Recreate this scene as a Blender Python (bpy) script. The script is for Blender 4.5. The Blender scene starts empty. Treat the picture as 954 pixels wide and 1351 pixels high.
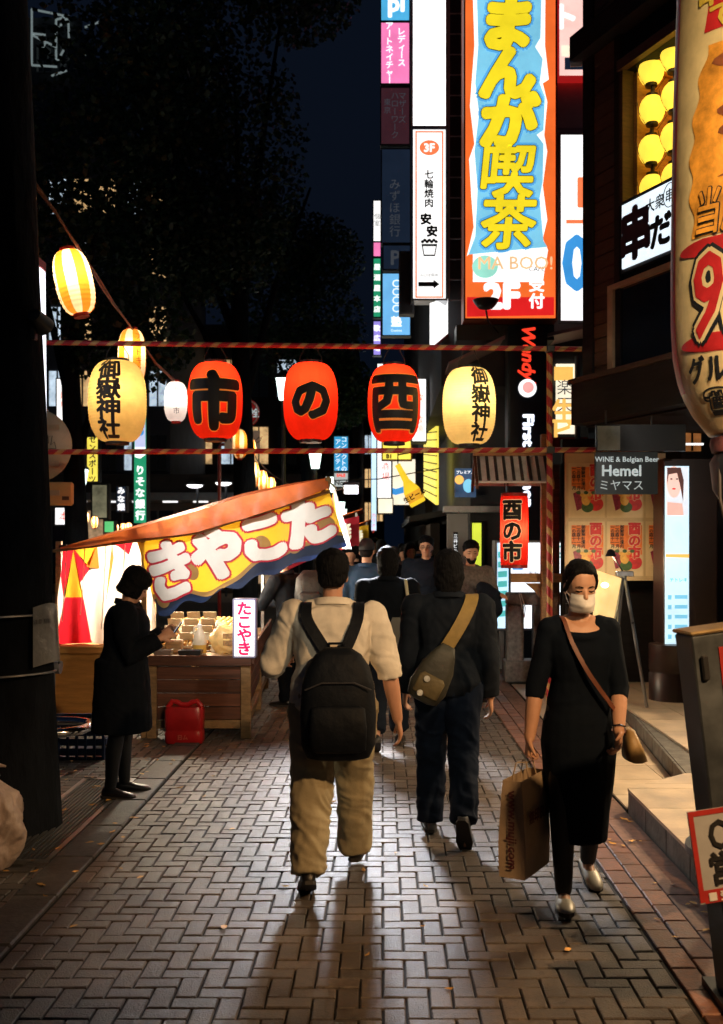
import bpy, bmesh, math, random
import numpy as np
from mathutils import Vector, Matrix, Euler, noise
random.seed(7)
sc = bpy.context.scene
C = sc.collection
R = math.radians

# ------------------------------------------------------------------ camera, night sky, exposure
F, VX, VY, EYE = 1350.0, 505.0, 720.0, 1.65        # photograph pixels (954 x 1351), eye height in metres
cam = bpy.data.cameras.new('camera'); co = bpy.data.objects.new('camera', cam); C.objects.link(co)
co.location = (0, 0, EYE); co.rotation_euler = (R(90), 0, 0)
cam.sensor_fit = 'VERTICAL'; cam.sensor_height = 36.0; cam.sensor_width = 36.0
cam.lens = 36.0 * F / 1351.0
cam.shift_x = -(VX - 477.0) / 1351.0; cam.shift_y = (VY - 675.5) / 1351.0
cam.clip_start = 0.05; cam.clip_end = 2000
cam.dof.use_dof = True; cam.dof.focus_distance = 6.3; cam.dof.aperture_fstop = 4.0
sc.camera = co
world = bpy.data.worlds.new('World'); sc.world = world; world.use_nodes = True
wn = world.node_tree
bg = wn.nodes['Background']
sky = wn.nodes.new('ShaderNodeTexSky'); sky.sky_type = 'NISHITA'; sky.sun_disc = False
sky.sun_elevation = R(-4); sky.sun_rotation = R(200)
wmix = wn.nodes.new('ShaderNodeMix'); wmix.data_type = 'RGBA'; wmix.inputs[0].default_value = 0.9
wmix.inputs[7].default_value = (0.0026, 0.0056, 0.0135, 1)
wn.links.new(sky.outputs[0], wmix.inputs[6]); wn.links.new(wmix.outputs[2], bg.inputs[0])
bg.inputs[1].default_value = 0.72
sc.view_settings.view_transform = 'Standard'; sc.view_settings.look = 'None'
sc.view_settings.exposure = 0.0; sc.view_settings.gamma = 1.0; sc.view_settings.use_curve_mapping = False
sc.render.engine = 'CYCLES'
sc.cycles.use_denoising = True; sc.cycles.max_bounces = 6; sc.cycles.diffuse_bounces = 3
sc.cycles.glossy_bounces = 3; sc.cycles.transmission_bounces = 4; sc.cycles.transparent_max_bounces = 8
sc.cycles.sample_clamp_indirect = 3.0; sc.cycles.caustics_reflective = False; sc.cycles.caustics_refractive = False
sc.cycles.use_light_tree = True

def P(px, py, Y):
    return Vector(((px - VX) * Y / F, Y, EYE - (py - VY) * Y / F))
def PX(px, Y): return (px - VX) * Y / F
def PZ(py, Y): return EYE - (py - VY) * Y / F
def GY(py): return F * EYE / (py - VY)            # depth of a ground point

# ------------------------------------------------------------------ materials
_M = {}
def nd(nt, t, **kw):
    n = nt.nodes.new(t)
    for k, v in kw.items(): setattr(n, k, v)
    return n
def mat(name, col=(.5, .5, .5), rough=.6, metal=0.0, noise=None, bump=None, spec=.5, em=None, transl=0.0,
        rnd=0.0, stretch=None, sample=True, alpha=1.0, coat=0.0, rnoise=0.0, stain=0.0):
    if name in _M: return _M[name]
    m = bpy.data.materials.new(name); m.use_nodes = True; nt = m.node_tree
    b = nt.nodes['Principled BSDF']; out = nt.nodes['Material Output']
    b.inputs['Base Color'].default_value = (*col, 1); b.inputs['Roughness'].default_value = rough
    b.inputs['Metallic'].default_value = metal; b.inputs['Specular IOR Level'].default_value = spec
    b.inputs['Coat Weight'].default_value = coat; b.inputs['Alpha'].default_value = alpha
    tc = nd(nt, 'ShaderNodeTexCoord'); src = tc.outputs['Object']
    if stain: src = nd(nt, 'ShaderNodeNewGeometry').outputs['Position']
    if stretch:
        mp = nd(nt, 'ShaderNodeMapping'); mp.inputs['Scale'].default_value = stretch
        nt.links.new(src, mp.inputs[0]); src = mp.outputs[0]
    fac = None
    if noise:
        n = nd(nt, 'ShaderNodeTexNoise'); n.inputs['Scale'].default_value = noise[0]; n.inputs['Detail'].default_value = 6
        n.inputs['Roughness'].default_value = .65
        nt.links.new(src, n.inputs['Vector'])
        fac = nd(nt, 'ShaderNodeMapRange'); fac.inputs[1].default_value = .3; fac.inputs[2].default_value = .7
        fac.inputs[3].default_value = 1 - noise[1]; fac.inputs[4].default_value = 1 + noise[1]
        nt.links.new(n.outputs[0], fac.inputs[0]); fac = fac.outputs[0]
        if rnoise:
            rr = nd(nt, 'ShaderNodeMapRange'); rr.inputs[1].default_value = .3; rr.inputs[2].default_value = .7
            rr.inputs[3].default_value = max(.05, rough - rnoise); rr.inputs[4].default_value = min(1, rough + rnoise)
            nt.links.new(n.outputs[0], rr.inputs[0]); nt.links.new(rr.outputs[0], b.inputs['Roughness'])
    if rnd:
        oi = nd(nt, 'ShaderNodeObjectInfo'); ge = nd(nt, 'ShaderNodeNewGeometry')
        a = nd(nt, 'ShaderNodeMath', operation='ADD'); fr = nd(nt, 'ShaderNodeMath', operation='FRACT')
        nt.links.new(oi.outputs['Random'], a.inputs[0]); nt.links.new(ge.outputs['Random Per Island'], a.inputs[1])
        nt.links.new(a.outputs[0], fr.inputs[0])
        mr = nd(nt, 'ShaderNodeMapRange'); mr.inputs[3].default_value = 1 - rnd; mr.inputs[4].default_value = 1 + rnd
        nt.links.new(fr.outputs[0], mr.inputs[0])
        if fac is None: fac = mr.outputs[0]
        else:
            mm = nd(nt, 'ShaderNodeMath', operation='MULTIPLY'); nt.links.new(fac, mm.inputs[0]); nt.links.new(mr.outputs[0], mm.inputs[1]); fac = mm.outputs[0]
    if stain:
        ns = nd(nt, 'ShaderNodeTexNoise'); ns.inputs['Scale'].default_value = 1.7; ns.inputs['Detail'].default_value = 7; ns.inputs['Roughness'].default_value = .7
        nt.links.new(src, ns.inputs['Vector'])
        ms_ = nd(nt, 'ShaderNodeMapRange'); ms_.inputs[1].default_value = .35; ms_.inputs[2].default_value = .65; ms_.inputs[3].default_value = 1 - stain; ms_.inputs[4].default_value = 1 + stain * .35
        nt.links.new(ns.outputs[0], ms_.inputs[0]); mm = nd(nt, 'ShaderNodeMath', operation='MULTIPLY')
        nt.links.new(fac, mm.inputs[0]); nt.links.new(ms_.outputs[0], mm.inputs[1]); fac = mm.outputs[0]
    colout = None
    if fac is not None:
        vm = nd(nt, 'ShaderNodeVectorMath', operation='SCALE'); vm.inputs[0].default_value = col
        nt.links.new(fac, vm.inputs['Scale']); nt.links.new(vm.outputs[0], b.inputs['Base Color']); colout = vm.outputs[0]
    if bump:
        n2 = nd(nt, 'ShaderNodeTexNoise'); n2.inputs['Scale'].default_value = bump[0]; n2.inputs['Detail'].default_value = 5
        bp = nd(nt, 'ShaderNodeBump'); bp.inputs['Strength'].default_value = bump[1]; bp.inputs['Distance'].default_value = bump[2] if len(bump) > 2 else .01
        nt.links.new(src, n2.inputs['Vector']); nt.links.new(n2.outputs[0], bp.inputs['Height']); nt.links.new(bp.outputs[0], b.inputs['Normal'])
    if em:
        b.inputs['Emission Color'].default_value = (*em[0], 1)
        b.inputs['Emission Strength'].default_value = em[1]
        if fac is not None:
            vs = nd(nt, 'ShaderNodeMath', operation='MULTIPLY'); vs.inputs[1].default_value = em[1]
            nt.links.new(fac, vs.inputs[0]); nt.links.new(vs.outputs[0], b.inputs['Emission Strength'])
        if not sample: m.cycles.emission_sampling = 'NONE'
    if transl:
        t = nd(nt, 'ShaderNodeBsdfTranslucent'); t.inputs[0].default_value = (*col, 1)
        if colout: nt.links.new(colout, t.inputs[0])
        mx = nd(nt, 'ShaderNodeMixShader'); mx.inputs[0].default_value = transl
        nt.links.new(b.outputs[0], mx.inputs[1]); nt.links.new(t.outputs[0], mx.inputs[2]); nt.links.new(mx.outputs[0], out.inputs[0])
    _M[name] = m
    return m
def glow(name, col, s, var=.10, sample=True):       # a backlit print or a lit panel: tubes behind it are never quite even
    return mat('glow_' + name, tuple(min(1, c) * .6 for c in col), .35, em=(col, s), noise=(1.7, var * 1.6), sample=sample)

# ------------------------------------------------------------------ mesh builder
class MB:
    def __init__(s): s.v = []; s.f = []; s.mi = []
    def add(s, vs, fs, mi=0):
        o = len(s.v); s.v += [tuple(v) for v in vs]; s.f += [tuple(i + o for i in f) for f in fs]; s.mi += [mi] * len(fs); return s
    def box(s, c, d, rot=None, mi=0, bev=0.0):
        hx, hy, hz = d[0] / 2, d[1] / 2, d[2] / 2
        if bev > 0:
            b = min(bev, hx * .9, hy * .9, hz * .9); vs = []
            for sx in (-1, 1):
                for sy in (-1, 1):
                    for sz in (-1, 1):
                        vs += [(sx * hx, sy * (hy - b), sz * (hz - b)), (sx * (hx - b), sy * hy, sz * (hz - b)), (sx * (hx - b), sy * (hy - b), sz * hz)]
            bm = bmesh.new()
            for v in vs: bm.verts.new(v)
            bmesh.ops.convex_hull(bm, input=bm.verts[:])
            bm.verts.index_update()
            vs = [v.co.copy() for v in bm.verts]; fs = [[v.index for v in f.verts] for f in bm.faces]; bm.free()
        else:
            vs = [Vector((x * hx, y * hy, z * hz)) for x in (-1, 1) for y in (-1, 1) for z in (-1, 1)]
            fs = [(0, 1, 3, 2), (4, 6, 7, 5), (0, 4, 5, 1), (2, 3, 7, 6), (0, 2, 6, 4), (1, 5, 7, 3)]
        M = rot.to_matrix() if isinstance(rot, Euler) else rot
        c = Vector(c)
        vs = [(M @ Vector(v) if M else Vector(v)) + c for v in vs]
        return s.add(vs, fs, mi)
    def b2(s, x0, x1, y0, y1, z0, z1, mi=0, bev=0.0):
        return s.box(((x0 + x1) / 2, (y0 + y1) / 2, (z0 + z1) / 2), (abs(x1 - x0), abs(y1 - y0), abs(z1 - z0)), None, mi, bev)
    def loft(s, rings, mi=0, cap=True):
        n = len(rings[0]); vs = [p for r in rings for p in r]; fs = []
        for i in range(len(rings) - 1):
            for j in range(n):
                k = (j + 1) % n
                fs.append((i * n + j, i * n + k, (i + 1) * n + k, (i + 1) * n + j))
        if cap: fs.append(tuple(reversed(range(n)))); fs.append(tuple((len(rings) - 1) * n + j for j in range(n)))
        return s.add(vs, fs, mi)
    def tube(s, pts, r, n=8, mi=0, cap=True, squash=1.0, ref=None):
        pts = [Vector(p) for p in pts]; rs = r if isinstance(r, (list, tuple)) else [r] * len(pts)
        rings = []; up = Vector(ref) if ref else None
        for i, p in enumerate(pts):
            t = (pts[min(i + 1, len(pts) - 1)] - pts[max(i - 1, 0)])
            t = t.normalized() if t.length > 1e-9 else Vector((0, 0, 1))
            if up is None: up = Vector((0, 0, 1)) if abs(t.z) < .9 else Vector((1, 0, 0))
            a = up - t * up.dot(t)
            if a.length < 1e-6: a = t.orthogonal()
            a.normalize(); b = t.cross(a); up = a
            rings.append([p + a * (rs[i] * math.cos(2 * math.pi * k / n)) + b * (rs[i] * squash * math.sin(2 * math.pi * k / n)) for k in range(n)])
        return s.loft(rings, mi, cap)
    def limb(s, pts, rs, n=12, squash=1.0, ref=None):      # tube with rounded ends
        pts = [Vector(p) for p in pts]; d0 = (pts[0] - pts[1]).normalized(); d1 = (pts[-1] - pts[-2]).normalized()
        q = [pts[0] + d0 * rs[0] * .8, pts[0] + d0 * rs[0] * .45] + pts + [pts[-1] + d1 * rs[-1] * .45, pts[-1] + d1 * rs[-1] * .8]
        return s.tube(q, [rs[0] * .4, rs[0] * .85] + list(rs) + [rs[-1] * .85, rs[-1] * .4], n, 0, True, squash, ref)
    def ell(s, c, r, n=14, m=9, mi=0, M=None):
        rings = []
        for i in range(m):
            a = math.pi * (i + .35) / (m - .3)
            rings.append([(r[0] * math.sin(a) * math.cos(2 * math.pi * k / n), r[1] * math.sin(a) * math.sin(2 * math.pi * k / n), -r[2] * math.cos(a)) for k in range(n)])
        c = Vector(c)
        return s.loft([[(M @ Vector(p) if M else Vector(p)) + c for p in rg] for rg in rings], mi)
    def lathe(s, prof, n=24, c=(0, 0, 0), mi=0, cap=True, M=None):
        c = Vector(c)
        return s.loft([[(M @ Vector((r * math.cos(2 * math.pi * k / n), r * math.sin(2 * math.pi * k / n), z)) if M else Vector((r * math.cos(2 * math.pi * k / n), r * math.sin(2 * math.pi * k / n), z))) + c for k in range(n)] for r, z in prof], mi, cap)
    def prism(s, pts, d, mi=0):                            # polygon given as 3-D points, pushed along vector d
        n = len(pts); d = Vector(d); a = [Vector(p) for p in pts]
        return s.add(a + [p + d for p in a], [tuple(range(n)), tuple(reversed(range(n, 2 * n)))] + [(i, i + n, (i + 1) % n + n, (i + 1) % n) for i in range(n)], mi)
    def grid(s, fn, nu, nv, mi=0, thick=None):
        vs = [fn(i / nu, j / nv) for j in range(nv + 1) for i in range(nu + 1)]
        fs = [(j * (nu + 1) + i, j * (nu + 1) + i + 1, (j + 1) * (nu + 1) + i + 1, (j + 1) * (nu + 1) + i) for j in range(nv) for i in range(nu)]
        return s.add(vs, fs, mi)
    def xf(s, fn): s.v = [tuple(fn(Vector(v))) for v in s.v]; return s
    def mesh(s, name, mats, smooth=False, off=(0, 0, 0), fix=True):
        me = bpy.data.meshes.new(name)
        o = Vector(off)
        me.from_pydata([tuple(Vector(v) - o) for v in s.v] if o.length else s.v, [], s.f)
        for m in (mats if isinstance(mats, (list, tuple)) else [mats]): me.materials.append(m)
        if any(s.mi): me.polygons.foreach_set('material_index', s.mi)
        if fix:
            bm = bmesh.new(); bm.from_mesh(me); bmesh.ops.recalc_face_normals(bm, faces=bm.faces[:]); bm.to_mesh(me); bm.free()
        if smooth:
            me.polygons.foreach_set('use_smooth', [True] * len(me.polygons))
            if smooth != 'all':
                try: me.set_sharp_from_angle(angle=R(40))
                except Exception: pass
        me.update()
        return me

BASE = {}
def thing(name, label, cat, loc=(0, 0, 0), group=None, local=False, rotz=0.0):
    o = bpy.data.objects.new(name, None); C.objects.link(o); o.empty_display_size = .1
    o.location = loc; o.rotation_euler = (0, 0, rotz)
    o['label'] = label; o['category'] = cat
    if group: o['group'] = group
    BASE[o.name] = Vector((0, 0, 0)) if local else Vector(loc)
    return o
def part(name, mb, mats, parent, smooth=False, fix=True):
    b = BASE[parent.name]
    me = mb if isinstance(mb, bpy.types.Mesh) else mb.mesh(name, mats, smooth, b, fix)
    o = bpy.data.objects.new(name, me); C.objects.link(o); o.parent = parent
    BASE[o.name] = b
    return o
def single(name, mb, mats, label, cat, loc=(0, 0, 0), group=None, smooth=False):
    o = bpy.data.objects.new(name, mb.mesh(name, mats, smooth, loc)); C.objects.link(o); o.location = loc
    o['label'] = label; o['category'] = cat
    if group: o['group'] = group
    BASE[o.name] = Vector(loc)
    return o
def struct(name, mb, mats, smooth=False, kind='structure'):
    o = bpy.data.objects.new(name, mb.mesh(name, mats, smooth)); C.objects.link(o); o['kind'] = kind
    BASE[o.name] = Vector((0, 0, 0))
    return o
def copy_tree(o, parent=None):
    c = o.copy(); C.objects.link(c); c.parent = parent
    BASE[c.name] = BASE.get(o.name, Vector((0, 0, 0)))
    for ch in list(o.children): copy_tree(ch, c)
    return c

# ------------------------------------------------------------------ lettering
_G = {}
def glyph(ch):
    if ch in _G: return _G[ch]
    cu = bpy.data.curves.new('glyph', 'FONT'); cu.body = ch; cu.size = 1; cu.resolution_u = 2
    o = bpy.data.objects.new('glyph', cu); C.objects.link(o)
    bpy.context.view_layer.update()
    me = bpy.data.meshes.new_from_object(o.evaluated_get(bpy.context.evaluated_depsgraph_get()))
    me.calc_loop_triangles()
    r = ([(v.co.x, v.co.y) for v in me.vertices], [tuple(t.vertices) for t in me.loop_triangles])
    bpy.data.objects.remove(o); bpy.data.curves.remove(cu); bpy.data.meshes.remove(me)
    _G[ch] = r
    return r
def flat_text(s, size=1.0, vertical=False, pitch=1.05, sx=1.0, shear=0.0):
    vs, ts = [], []
    if vertical:
        n = len(s)
        for i, ch in enumerate(s):
            gv, gt = glyph(ch)
            if not gv: continue
            cx = (min(v[0] for v in gv) + max(v[0] for v in gv)) / 2
            o = len(vs)
            cy = .38 + ((n - 1) / 2 - i) * -pitch
            rot = ch in 'ー-'
            for x, y in gv:
                x, y = x - cx, y - .38
                if rot: x, y = y, x
                vs.append((x * size * sx, (y + ((n - 1) / 2 - i) * pitch) * size))
            ts += [tuple(k + o for k in t) for t in gt]
    else:
        gv, gt = glyph(s)
        cx = (min(v[0] for v in gv) + max(v[0] for v in gv)) / 2; cy = (min(v[1] for v in gv) + max(v[1] for v in gv)) / 2
        vs = [((x - cx + shear * (y - cy)) * size * sx, (y - cy) * size) for x, y in gv]; ts = list(gt)
    return vs, ts
def refine(vs, ts, L):
    vs = list(vs); out = []; st = list(ts)
    while st:
        a, b, c = st.pop()
        d = [((vs[p][0] - vs[q][0]) ** 2 + (vs[p][1] - vs[q][1]) ** 2, p, q, r) for p, q, r in ((a, b, c), (b, c, a), (c, a, b))]
        m = max(d)
        if m[0] > L * L:
            vs.append(((vs[m[1]][0] + vs[m[2]][0]) / 2, (vs[m[1]][1] + vs[m[2]][1]) / 2)); k = len(vs) - 1
            st += [(m[1], k, m[3]), (k, m[2], m[3])]
        else: out.append((a, b, c))
    return vs, out
def text_mb(s, size, fn, bold=0.0, vertical=False, pitch=1.05, sx=1.0, ref=None, lift=0.0, shear=0.0, dirs=8, step=.00025, rot=0.0, cu=0.0, cv=0.0):
    """fn(u, v, lift) maps sheet coordinates to space; bold thickens the strokes by overlaying shifted copies"""
    vs, ts = flat_text(s, size, vertical, pitch, sx, shear)
    if ref: vs, ts = refine(vs, ts, ref)
    mb = MB(); k = 0; ca, sa = math.cos(rot), math.sin(rot)
    offs = [(0, 0)] + ([(bold * size * math.cos(2 * math.pi * i / dirs), bold * size * math.sin(2 * math.pi * i / dirs)) for i in range(dirs)] if bold else [])
    for ox, oy in offs:
        mb.add([fn((x + ox) * ca - (y + oy) * sa + cu, (x + ox) * sa + (y + oy) * ca + cv, lift + k * step) for x, y in vs], ts); k += 1
    return mb
def front(cx, cz, Y):                       # a sheet facing the viewer's end of the street, at depth Y
    return lambda u, v, l: Vector((cx + u, Y - l, cz + v))
def plane(o, U, V):
    o, U, V = Vector(o), Vector(U).normalized(), Vector(V).normalized(); N = U.cross(V)
    return lambda u, v, l: o + U * u + V * v + N * l
# ------------------------------------------------------------------ shared materials
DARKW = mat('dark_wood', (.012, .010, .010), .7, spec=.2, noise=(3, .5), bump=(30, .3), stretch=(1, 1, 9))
PLANKW = mat('plank_wood', (.06, .028, .014), .55, noise=(4, .45), bump=(40, .35), stretch=(2, 2, 14), rnd=.35)
WOOD = mat('bare_wood', (.40, .21, .085), .55, noise=(5, .35), bump=(30, .2), stretch=(2, 2, 10), rnd=.15)
RWOOD = mat('red_brown_wood', (.10, .034, .018), .5, noise=(3, .6), bump=(25, .3), stretch=(.6, 3, 10), rnd=.2)
STEEL = mat('steel', (.42, .43, .45), .38, metal=.9, noise=(9, .2), rnoise=.12)
CHROME = mat('chrome', (.75, .75, .76), .14, metal=1.0, noise=(6, .1), rnoise=.06)
BLACKM = mat('black_metal', (.018, .019, .022), .45, noise=(8, .3))
DGREY = mat('dark_grey_paint', (.05, .053, .058), .5, noise=(5, .25))
GREYP = mat('grey_paint', (.30, .31, .32), .5, noise=(3, .2), bump=(12, .1))
WALLG = mat('light_wall', (.55, .54, .52), .7, noise=(1.2, .18), bump=(20, .15))
WALLD = mat('dark_wall', (.045, .047, .052), .7, noise=(.9, .35), bump=(15, .2))
WALLB = mat('brown_wall', (.10, .08, .07), .75, noise=(.8, .3), bump=(14, .2))
GLASSD = mat('dark_glass', (.012, .015, .02), .08, spec=.8, noise=(2, .2))
WHITEP = mat('white_paint', (.78, .77, .74), .45, noise=(5, .12))
REDP = mat('red_paint', (.42, .03, .025), .45, noise=(6, .25))
YELP = mat('yellow_paint', (.65, .42, .05), .5, noise=(6, .2))
INK = mat('black_ink', (.008, .008, .009), .6)
PAPER = mat('paper', (.72, .66, .52), .75, noise=(8, .12))
CABLE = mat('cable', (.05, .035, .025), .6, noise=(20, .3))
STONE = mat('grey_stone', (.20, .195, .19), .8, noise=(22, .4), bump=(60, .4))
PAVE = mat('paver', (.112, .088, .070), .50, noise=(34, .45), bump=(150, 1.0, .005), rnd=.26, rnoise=.14, spec=.5, stain=.5)
PAVED = mat('paver_dark', (.085, .08, .078), .52, noise=(26, .38), bump=(95, .75, .004), rnd=.3, rnoise=.12, stain=.4)
BRICK = mat('edging_brick', (.20, .085, .05), .5, stain=.4, noise=(24, .4), bump=(80, .7, .004), rnd=.3, rnoise=.12)
GUTTER = mat('gutter_slab', (.16, .085, .06), .75, noise=(18, .4), bump=(60, .5, .004), rnd=.15)
JOINT = mat('joint_sand', (.018, .016, .014), .9, noise=(60, .4))
ASPH = mat('asphalt', (.045, .044, .045), .75, noise=(40, .4), bump=(120, .6, .004), rnoise=.12)
TILE = mat('porch_tile', (.50, .40, .29), .42, noise=(5, .22), bump=(40, .15), rnd=.10, rnoise=.1)
RISER = mat('step_riser', (.12, .115, .105), .6, noise=(9, .5), bump=(30, .4), rnd=.2)
LEAF = mat('fallen_leaf', (.50, .27, .06), .6, noise=(20, .4), rnd=.5)

# ------------------------------------------------------------------ ground
struct('ground', MB().add([(-160, -30, -.034), (160, -30, -.034), (160, 300, -.034), (-160, 300, -.034)], [(0, 1, 2, 3)]), ASPH)
XL, XR = -1.52, 1.12
pv = struct('paving', MB().b2(XL, XR, 1.2, 60, -.0335, -.0125), JOINT)
U = .085
def paver_mesh(w, d, name, m, top=0.0, h=.024, bev=.0040):
    mb = MB(); a, b = w / 2, d / 2
    mb.add([(x * a, y * b, -h) for x, y in ((-1, -1), (1, -1), (1, 1), (-1, 1))] + [(x * a, y * b, -bev) for x, y in ((-1, -1), (1, -1), (1, 1), (-1, 1))] +
           [(x * (a - bev), y * (b - bev), 0) for x, y in ((-1, -1), (1, -1), (1, 1), (-1, 1))],
           [(0, 1, 5, 4), (1, 2, 6, 5), (2, 3, 7, 6), (3, 0, 4, 7), (4, 5, 9, 8), (5, 6, 10, 9), (6, 7, 11, 10), (7, 4, 8, 11), (8, 9, 10, 11)])
    return mb
def herringbone(x0, x1, y0, y1):
    out = []
    for j in range(int(math.floor(y0 / U)) - 1, int(y1 / U) + 1):
        for i in range(int(math.floor(x0 / U)) - 1, int(x1 / U) + 2):
            d = (i - j) % 4
            if d == 0: r = [i * U, (i + 2) * U, j * U, (j + 1) * U]
            elif d == 3: r = [i * U, (i + 1) * U, j * U, (j + 2) * U]
            else: continue
            r = [max(r[0], x0), min(r[1], x1), max(r[2], y0), min(r[3], y1)]
            if r[1] - r[0] > .03 and r[3] - r[2] > .03: out.append(r)
    return out
GAP = .0080
cache = {}
near, rest = [], MB()
for r in herringbone(XL, XR, 2.6, 24):
    cx, cy = (r[0] + r[1]) / 2, (r[2] + r[3]) / 2
    px, py = VX + F * cx / cy, VY + F * EYE / cy
    if -10 < px < 964 and py < 1362: near.append((cy, r))
    else: rest.add(*[(lambda m: ([(x + cx, y + cy, z) for x, y, z in m.v], m.f))(paver_mesh(r[1] - r[0] - GAP, r[3] - r[2] - GAP, '', None))][0])
near.sort(key=lambda t: t[0])
for k, (cy, r) in enumerate(near):
    w, d = r[1] - r[0] - GAP, r[3] - r[2] - GAP; cx = (r[0] + r[1]) / 2
    tilt = (random.gauss(0, .006), random.gauss(0, .006), random.gauss(0, .012)); dz = random.uniform(-.0035, .0015)
    if k < 300:
        key = (round(w, 3), round(d, 3))
        if key not in cache: cache[key] = paver_mesh(w, d, 'paver', PAVE).mesh('paver', PAVE)
        o = bpy.data.objects.new('paver', cache[key]); C.objects.link(o); o.parent = pv
        o.location = (cx, cy, dz); o.rotation_euler = tilt
    else:
        M = Euler(tilt).to_matrix(); m = paver_mesh(w, d, '', None)
        rest.add([M @ Vector(v) + Vector((cx, cy, dz)) for v in m.v], m.f)
ro = part('paver_field', rest, PAVE, pv, fix=False); ro['kind'] = 'stuff'
# pavers on the stall side of the kerb
sv = struct('stall_side_paving', MB().b2(-6.0, -1.74, 1.2, 30, -.0335, -.0165), JOINT)
m2 = MB()
for r in herringbone(-5.2, -1.745, 3.4, 15):
    cx, cy = (r[0] + r[1]) / 2, (r[2] + r[3]) / 2
    if -2.12 < cx < -1.745 and 5.35 < cy < 7.25: continue
    M = Euler((random.gauss(0, .008), random.gauss(0, .008), random.gauss(0, .008))).to_matrix()
    m = paver_mesh(r[1] - r[0] - GAP, r[3] - r[2] - GAP, '', None)
    m2.add([M @ Vector(v) + Vector((cx, cy, -.004 + random.uniform(-.002, .001))) for v in m.v], m.f)
so = part('paver_field', m2, PAVED, sv, fix=False); so['kind'] = 'stuff'
# kerb stones on the left
kb = struct('kerb', MB().b2(-1.735, -1.525, 1.2, 40, -.033, -.006), JOINT)
for k in range(40):
    y0 = 2.4 + k * .6
    o = part('kerb_stone', MB().b2(-1.733, -1.527, y0 + .004, y0 + .594, -.03, .012 + random.uniform(-.002, .002), bev=.008), mat('kerb_granite', (.065, .063, .062), .6, noise=(24, .4), bump=(70, .6, .004), stain=.35, rnd=.2), kb)
# drain grating
g = struct('drain_grating', MB().b2(-2.12, -1.745, 5.35, 7.25, -.033, -.02), JOINT)
part('frame', MB().b2(-2.12, -2.09, 5.35, 7.25, -.02, .004).b2(-1.775, -1.745, 5.35, 7.25, -.02, .004).b2(-2.09, -1.775, 5.35, 5.38, -.02, .004).b2(-2.09, -1.775, 7.22, 7.25, -.02, .004), STEEL, g)
for k in range(12):
    part('slat', MB().b2(-2.085 + k * .026, -2.072 + k * .026, 5.39, 7.21, -.018, .002), DGREY, g)
# brick edging and gutter slabs on the right
be = struct('brick_edging', MB().b2(XR + .002, 1.345, 1.2, 30, -.033, -.012), JOINT)
bmesh_b = paver_mesh(.2 - .008, .108 - .006, '', None)
for row in range(2):
    for k in range(70):
        o = bpy.data.objects.new('brick', cache.setdefault('b', MB().add([(y, x, z) for x, y, z in bmesh_b.v], [tuple(reversed(f)) for f in bmesh_b.f]).mesh('brick', BRICK))); C.objects.link(o); o.parent = be
        o.location = (XR + .058 + row * .112, 2.7 + k * .2 + row * .1, random.uniform(-.002, .002)); o.rotation_euler = (random.gauss(0, .006), random.gauss(0, .008), random.gauss(0, .008))
gt = struct('gutter', MB().b2(1.347, 1.519, 1.2, 30, -.033, -.012), JOINT)
for k in range(26):
    part('gutter_slab', MB().b2(1.350, 1.516, 2.6 + k * .45, 3.043 + k * .45, -.03, -.004 + random.uniform(-.002, .002), bev=.003), GUTTER, gt)

# tiled porch with steps, right
def clip(poly, cvx):
    out = poly
    for i in range(len(cvx)):
        a, b = cvx[i], cvx[(i + 1) % len(cvx)]
        res = []
        def side(p): return (b[0] - a[0]) * (p[1] - a[1]) - (b[1] - a[1]) * (p[0] - a[0])
        for k in range(len(out)):
            p, q = out[k], out[(k + 1) % len(out)]
            sp, sq = side(p), side(q)
            if sp >= 0: res.append(p)
            if (sp >= 0) != (sq >= 0):
                t = sp / (sp - sq); res.append((p[0] + (q[0] - p[0]) * t, p[1] + (q[1] - p[1]) * t))
        out = res
        if len(out) < 3: return []
    return out
def area(p): return abs(sum(p[i][0] * p[(i + 1) % len(p)][1] - p[(i + 1) % len(p)][0] * p[i][1] for i in range(len(p)))) / 2
outline = [(1.55, 2.5), (1.55, 6.37), (2.03, 6.79), (2.30, 9.45), (2.32, 12.4), (6, 12.4), (6, 2.5)]
po = struct('porch', MB().prism([(x, y, -.033) for x, y in outline], (0, 0, .158)), RISER)
for cv in ([(1.52, 2.5), (6, 2.5), (6, 6.35), (1.52, 6.35)], [(1.52, 6.352), (6, 6.352), (6, 6.77), (2.0, 6.77)], [(2.0, 6.772), (6, 6.772), (6, 12.4), (2.29, 12.4), (2.27, 9.45)]):
    for i in range(9):
        for j in range(18):
            x0, y0 = 1.46 + i * .6, 2.27 + j * .6
            p = clip([(x0 + .003, y0 + .003), (x0 + .597, y0 + .003), (x0 + .597, y0 + .597), (x0 + .003, y0 + .597)], cv)
            if p and area(p) > .004:
                part('tile', MB().prism([(x, y, .1265) for x, y in p], (0, 0, .0185 + random.uniform(-.0008, .0008))), TILE, po)
for (a, b) in (((1.535, 2.5), (1.535, 6.36)), ((1.535, 6.36), (2.015, 6.78)), ((2.015, 6.78), (2.285, 9.45)), ((2.285, 9.45), (2.305, 12.4))):
    a, b = Vector((*a, 0)), Vector((*b, 0)); d = b - a; n = max(1, round(d.length / .42)); ang = math.atan2(d.y, d.x)
    for k in range(n):
        c = a + d * ((k + .5) / n); part('riser_stone', MB().box((c.x, c.y, .046), (d.length / n - .008, .022, .158), Euler((0, 0, ang)), bev=.004), RISER, po)
lp = struct('lower_porch', MB().prism([(1.53, 6.42, -.033), (2.0, 6.82, -.033), (2.27, 9.45, -.033), (2.28, 12.3, -.033), (1.53, 12.3, -.033)], (0, 0, .028)), JOINT)
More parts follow.
